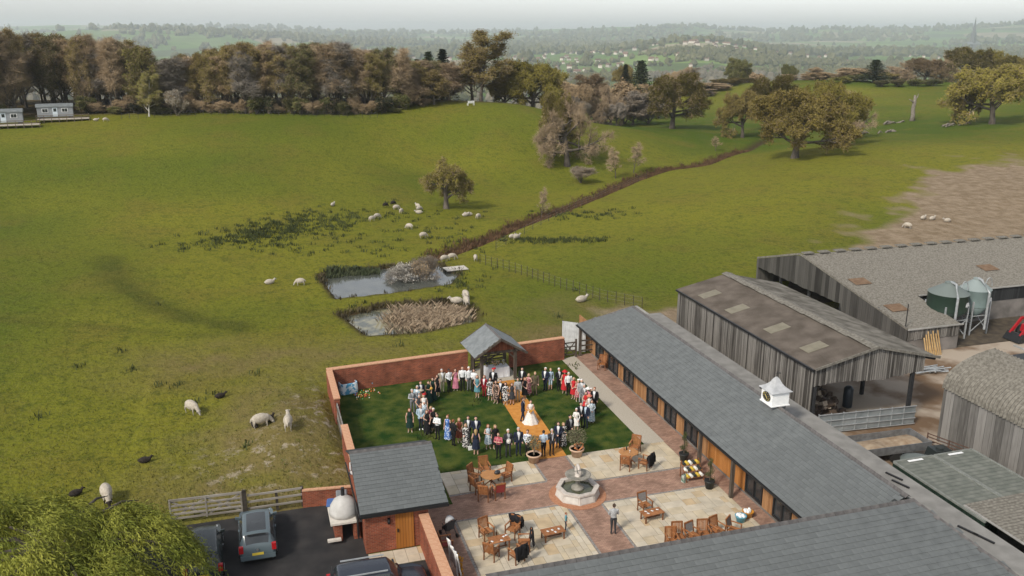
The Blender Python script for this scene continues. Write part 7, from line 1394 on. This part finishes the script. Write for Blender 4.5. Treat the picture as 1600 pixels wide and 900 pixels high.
# big weeping willow by the car park
WLW = empty('weeping_willow', (-9.0, 36.2, -.05), 0, 'large yellow-green weeping willow hanging over the car park', 'tree'); rs = random.Random(77); wt_, wl = MB(), MB(); wt_.tube([(0, 0, -.3), (.2, .1, 1.6), (.1, 0, 3.0)], [.5, .4, .34], 9)
for k in range(16):
    a = k * 2.4; L = rs.uniform(2.5, 5.2); wt_.tube([(.1, 0, 2.2 + .05 * k), (.4 * L * math.cos(a), .4 * L * math.sin(a), 3.7), (.8 * L * math.cos(a), .8 * L * math.sin(a), 4.0 - .1 * L), (L * math.cos(a), L * math.sin(a), 3.1)], [.16, .11, .06, .02], 5)
wt_.build('trunk', BARK, WLW, smooth=True)
LOBES = [(-1.6, -.3, 4.3, 5.9, 60), (2.5, -.4, 3.0, 4.75, 46), (.8, -2.6, 3.2, 4.6, 24)]
for lx, ly, lr, lt, nc in LOBES:
    for _ in range(nc):
        ca, cr_, cz = rs.uniform(0, 6.28), math.sqrt(rs.random()) * lr * .92, rs.uniform(-1.3, .45); csz = rs.uniform(.4, .9)
        for s_ in range(40):
            rr_ = abs(cr_ + rs.gauss(0, .42) * csz); a = ca + rs.gauss(0, .5) / max(1, cr_); dome = lt * math.sqrt(max(.05, 1 - (min(rr_, lr) / (lr * 1.05)) ** 2)); z = max(1.0, dome * .98 + cz * .7 + rs.gauss(0, .16)); p = V(lx + rr_ * math.cos(a), ly + rr_ * math.sin(a) * .95, z); d = V(math.cos(a) * .3 + .32 + rs.gauss(0, .12), math.sin(a) * .3 + rs.gauss(0, .12), -.15); L = rs.uniform(.8, 2.1); n = int(L / .085)
            for j in range(n):
                d = (d + V(0, 0, -.07) + V(rs.gauss(0, .06), rs.gauss(0, .06), 0)).normalized(); p = p + d * .085
                if p.z < .4: break
                t = (d * .8 + V(rs.gauss(0, .4), rs.gauss(0, .4), rs.gauss(0, .3))).normalized(); b = t.orthogonal().normalized(); b.rotate(Matrix.Rotation(rs.uniform(0, 6), 3, t)); q = .10 * rs.uniform(.7, 1.3); wl.add([p, p + t * q + b * .020, p + t * q * 2, p + t * q - b * .020], [(0, 1, 2, 3)])
wl.build('crown', mat('willow_leaf', (.13, .155, .02), (.26, .265, .042), scale=.9, rough=.7, spec=.2), WLW)
# ---------------------------------------------------------------- rough growth (uncountable)
def tufts(name, pts, hmin, hmax, m, blades=9, wd=.03, spread=.18, seed=1, lean=.5, zmin=-99):
    rs = random.Random(seed); mb = MB()
    zz = np.maximum(T(np.array([q[0] for q in pts]), np.array([q[1] for q in pts])), zmin)
    for (x, y), z in zip(pts, zz.tolist()):
        for _ in range(blades):
            a = rs.uniform(0, 6.28); h = rs.uniform(hmin, hmax); bx, by_ = x + rs.gauss(0, spread), y + rs.gauss(0, spread); lx, ly = math.cos(a) * lean * h, math.sin(a) * lean * h; sx, sy = -math.sin(a) * wd, math.cos(a) * wd
            mb.add([(bx - sx, by_ - sy, z - .05), (bx + sx, by_ + sy, z - .05), (bx + lx * .5 + sx * .7, by_ + ly * .5 + sy * .7, z + h * .7), (bx + lx, by_ + ly, z + h)], [(0, 1, 2), (0, 2, 3)])
    return tag(mb.build(name, m), kind='stuff')
rs = random.Random(3); pts = []
def along(poly, n, wdt):
    out = []; seg = [math.dist(poly[i], poly[i + 1]) for i in range(len(poly) - 1)]; tot = sum(seg)
    for k in range(n):
        s_ = rs.random() * tot; i = 0
        while s_ > seg[i]: s_ -= seg[i]; i += 1
        t = s_ / seg[i]; out.append((poly[i][0] + (poly[i + 1][0] - poly[i][0]) * t + rs.gauss(0, wdt), poly[i][1] + (poly[i + 1][1] - poly[i][1]) * t + rs.gauss(0, wdt)))
    return out
BRK = mat('dead_bracken', (.065, .036, .018), (.135, .078, .040), scale=.8, rough=.95); RUSH = mat('rush_tuft', (.030, .042, .012), (.060, .072, .020), scale=.5, rough=.9)
tufts('bracken', along(DITCH[:-1], 3000, .62), .25, .65, BRK, 8, .05, .25, 1)
def px_pts(n, f):
    out = []
    while len(out) < n:
        p = hit(*f())
        if p is not None: out.append((p[0], p[1]))
    return out
RP = []
for k in range(330):
    t = rs.gauss(0, .5); x_, y_ = 440 + t * 130 + rs.gauss(0, 16), 358 - t * 22 + rs.gauss(0, 9); p = hit(x_, y_); RP.append((p[0], p[1]))
for k in range(120): p = hit(rs.uniform(420, 760), rs.uniform(330, 400)); RP.append((p[0], p[1]))
for k in range(90): p = hit(rs.gauss(860, 50), rs.gauss(376, 2.5)); RP.append((p[0], p[1]))
for k in range(60): p = hit(rs.gauss(900, 40), rs.gauss(335, 4)); RP.append((p[0], p[1]))
for k in range(50): p = hit(rs.gauss(700, 20), rs.gauss(440, 8)); RP.append((p[0], p[1]))
for k in range(35): p = hit(rs.uniform(20, 900), rs.uniform(400, 700)); RP.append((p[0], p[1]))
tufts('rush_tufts', RP, .15, .42, RUSH, 14, .05, .28, 2)
bank = lambda pd: [(x, y) for x, y in along(pd + pd[:1], 330, .3) if y > sum(q[1] for q in pd) / len(pd) or rs.random() < .12]
tufts('bank_sedge', bank(POND1) + bank(POND2), .12, .4, mat('bank_sedge', (.045, .036, .018), (.095, .075, .035), scale=.8), 8, .05, .22, 4)
gs = [(6.9 + rs.random() * 5.5, 89.2 + rs.random() * 1.6) for _ in range(160)]; tufts('pond_reeds', gs, .4, .8, mat('green_reed', (.035, .05, .02), (.075, .085, .04), scale=.8), 8, .03, .2, 5, .5, -.65)
rd = [(x, y) for x, y in [(rs.gauss(14.2, 1.6), rs.gauss(73.0, 1.4)) for _ in range(620)] if sdist(np.array([x]), np.array([y]), POND2)[0] < -.2 and x > 10.2]; tufts('dead_reeds', rd, .35, .8, mat('dead_reed', (.24, .175, .115), (.38, .30, .21), scale=1.2, rough=.95), 9, .022, .22, 6, .9, -.62)
# short rough grass near the camera, as real blades
gp = []
while len(gp) < 15000:
    x, y = rs.uniform(-48, 26), 43 + 70 * rs.random() ** 1.5
    if (x < 3.6 or y > 60.5) and rs.random() < math.exp(-(y - 43) / 38): gp.append((x, y))
tz = T(np.array([q[0] for q in gp]), np.array([q[1] for q in gp])); gm = MB()
for (x, y), z in zip(gp, tz):
    for _ in range(3):
        a = rs.uniform(0, 6.28); h = rs.uniform(.05, .15); bx, by_ = x + rs.gauss(0, .14), y + rs.gauss(0, .14); c_, s_ = math.cos(a), math.sin(a); gm.add([(bx - s_ * .03, by_ + c_ * .03, z - .02), (bx + s_ * .03, by_ - c_ * .03, z - .02), (bx + c_ * h * .6, by_ + s_ * h * .6, z + h)], [(0, 1, 2)])
tag(gm.build('grass', mat('grass_blade', (.07, .088, .014), (.15, .14, .032), scale=.25, rough=.9)), kind='stuff')
# ---------------------------------------------------------------- the far valley
def far_trees(name, n, rmin, rmax, smin, smax, m, seed, dens):
    rg = np.random.RandomState(seed); az = rg.uniform(-.62, .62, n * 6) + YAW; r_ = np.sqrt(rg.uniform(rmin ** 2, rmax ** 2, n * 6)) if rmax < 3000 else np.exp(rg.uniform(math.log(rmin), math.log(rmax), n * 6)); x, y = r_ * np.sin(az), r_ * np.cos(az); keep = rg.rand(n * 6) < dens(x, y, r_); x, y, r_ = x[keep][:n], y[keep][:n], r_[keep][:n]; z = T(x, y); n = len(x)
    th = np.array([0, 1, 2, 3, 4, 5]) * math.pi / 3; base = [(0, 0, 1.0)] + [(.62 * math.cos(t), .62 * math.sin(t), .78) for t in th] + [(.95 * math.cos(t + .5), .95 * math.sin(t + .5), .42) for t in th] + [(.7 * math.cos(t), .7 * math.sin(t), .05) for t in th]; B = np.array(base); fc = [(0, 1 + k, 1 + (k + 1) % 6) for k in range(6)]
    for o0, o1 in ((1, 7), (7, 13)):
        for k in range(6): k2 = (k + 1) % 6; fc += [(o0 + k, o1 + k, o0 + k2), (o0 + k2, o1 + k, o1 + k2)]
    FC = np.array(fc); sz = rg.uniform(smin, smax, n) * (1 + r_ / 9000); jit = 1 + rg.uniform(-.32, .32, (n, len(B), 1)); P = B[None] * jit * np.stack([sz * .55, sz * .55, sz], 1)[:, None, :]; P = P + np.stack([x, y, z - .3], 1)[:, None, :]; faces = (FC[None] + (np.arange(n) * len(B))[:, None, None]).reshape(-1, 3); me = bpy.data.meshes.new(name); me.from_pydata(P.reshape(-1, 3).tolist(), [], faces.tolist()); me.materials.append(m); o = bpy.data.objects.new(name, me); COL.objects.link(o); tag(o, kind='stuff')
FARM = mat('far_foliage', (.055, .062, .028), (.13, .125, .06), scale=.02, rough=.95, detail=3); FARB = mat('far_bare_wood', (.10, .09, .065), (.16, .14, .10), scale=.02, rough=.95)
hedge = lambda x, y: np.minimum(np.abs(np.sin(x * .011 + .004 * y + 2 * vnoise(x, y, 500, 41))), np.abs(np.sin(y * .009 - .003 * x + 2 * vnoise(x, y, 450, 42))))
def multi(name, n, rmin, rmax, smin, smax, m, seed, dens): far_trees(name, n, rmin, rmax, smin, smax, m, seed, dens)
far_trees('far_woodland', 6000, 820, 2600, 6, 12, FARM, 51, lambda x, y, r_: np.clip((vnoise(x, y, 230, 43) - .56) * 9, 0, 1) + .95 * (hedge(x, y) < .045))
far_trees('far_bare_woodland', 4500, 820, 2000, 6, 12, FARB, 52, lambda x, y, r_: np.clip((vnoise(x, y, 200, 44) - .58) * 8, 0, 1) + .5 * (hedge(x, y) < .04))
far_trees('distant_woodland', 6000, 2400, 9000, 10, 22, FARM, 53, lambda x, y, r_: np.clip((vnoise(x, y, 520, 45) - .52) * 7, 0, 1) + .6 * (hedge(x * .6, y * .6) < .05))
rg = np.random.RandomState(77); q_ = 0
while q_ < 170:
    a = YAW + rg.uniform(-.62, .62); r_ = math.sqrt(rg.uniform(400 ** 2, 830 ** 2)); x, y = r_ * math.sin(a), r_ * math.cos(a)
    if a - YAW < -.02 and r_ < 300: continue
    if rg.rand() > float(np.clip((vnoise(np.array([x]), np.array([y]), 120, 46)[0] - .42) * 4, .08, 1)): continue
    q_ += 1; lf = ('brown', 'grey', 'green', 'bronze', 'brown', 'lime')[rg.randint(6)]; put_tree('valley_tree', ('oak1', 'oak2', 'wood3', 'bush', 'bareoak')[rg.randint(5)], x, y, Tz(x, y), rg.uniform(7, 13), rg.uniform(8, 14), lf, label={'brown': 'bare brown tree down in the valley', 'grey': 'grey twiggy tree down in the valley', 'green': 'dull green tree down in the valley', 'bronze': 'bronze-leaved tree down in the valley', 'lime': 'yellow-green tree down in the valley'}[lf], group='trees down in the valley')
# houses of the valley town
hm1 = MB(); hm1.box(-5, 5, -3.5, 3.5, 0, 5); hm1 = hm1.mesh('walls', mat('house_wall', (.45, .40, .34), (.62, .58, .52), scale=.1, var=.3)); hr = MB(); hr.add([(-5.4, -3.9, 4.9), (5.4, -3.9, 4.9), (5.4, 3.9, 4.9), (-5.4, 3.9, 4.9), (-5.4, 0, 8), (5.4, 0, 8)], [(0, 1, 5, 4), (2, 3, 4, 5), (0, 4, 3), (1, 2, 5), (0, 3, 2, 1)]); hr = hr.mesh('roof', mat('house_roof', (.12, .07, .05), (.2, .12, .09), scale=.1, var=.3)); hw_ = MB()
for x_ in (-3.2, 0, 3.2):
    for z_ in (1.0, 3.2): hw_.box(x_ - .6, x_ + .6, -3.54, -3.48, z_, z_ + 1.2)
rg = np.random.RandomState(9); hp = []
while len(hp) < 230:
    c_ = rg.randint(4); pxx, rr_ = ((rg.normal(1090, 70), rg.normal(2750, 260)) if c_ == 0 else (rg.normal(860, 70), rg.uniform(1500, 3600)) if c_ == 1 else (rg.uniform(1180, 1600), rg.uniform(2200, 5000)) if c_ == 2 else (rg.uniform(560, 1100), rg.uniform(2600, 4300)))
    a = math.atan((pxx - 800) * _cp / F) + YAW; hp.append((rr_ * math.sin(a), rr_ * math.cos(a), rr_))
hz_ = T(np.array([q[0] for q in hp]), np.array([q[1] for q in hp]))
for (x, y, rr_), z in zip(hp, hz_):
    s_ = random.uniform(.9, 1.5); e = empty('town_house', (x, y, float(z)), random.uniform(0, 3.1), 'small pale house of the hazy town in the valley', 'house', 'houses of the valley town'); inst('walls', hm1, e, sc=s_); inst('roof', hr, e, sc=s_)
# cathedral with tall spire
a = math.atan((1522 - 800) * _cp / F) + YAW; rr_ = 5000.; x, y = rr_ * math.sin(a), rr_ * math.cos(a); z = float(T(np.array([x]), np.array([y]))[0]); ztop = CH + (450 - 30) / F * (rr_ * .93) * _cp - rr_ * .93 * _sp; CT = empty('cathedral', (x, y, z), .3, 'distant cathedral with one tall tapering spire above the town', 'church'); ST_ = plain((.10, .10, .10), .9); Hs = ztop - z + 6
MB().box(-9, 9, -9, 9, 0, Hs * .5).build('tower', ST_, CT); MB().lathe([(9, Hs * .5), (.3, Hs)], n=8).build('spire', ST_, CT); MB().box(-65, 55, -12, 12, 0, 25).build('nave', ST_, CT); MB().add([(-66, -13, 25), (56, -13, 25), (56, 13, 25), (-66, 13, 25), (-66, 0, 36), (56, 0, 36)], [(0, 1, 5, 4), (2, 3, 4, 5), (0, 4, 3), (1, 2, 5)]).build('nave_roof', plain((.16, .17, .17), .9), CT); MB().box(-12, 12, -45, 45, 0, 25).build('transept', ST_, CT)
for sx in (-1, 1):
    for sy in (-1, 1): MB().lathe([(1.6, Hs * .5), (.1, Hs * .5 + 14)], (sx * 8, sy * 8, 0), 6).build('pinnacle', ST_, CT)
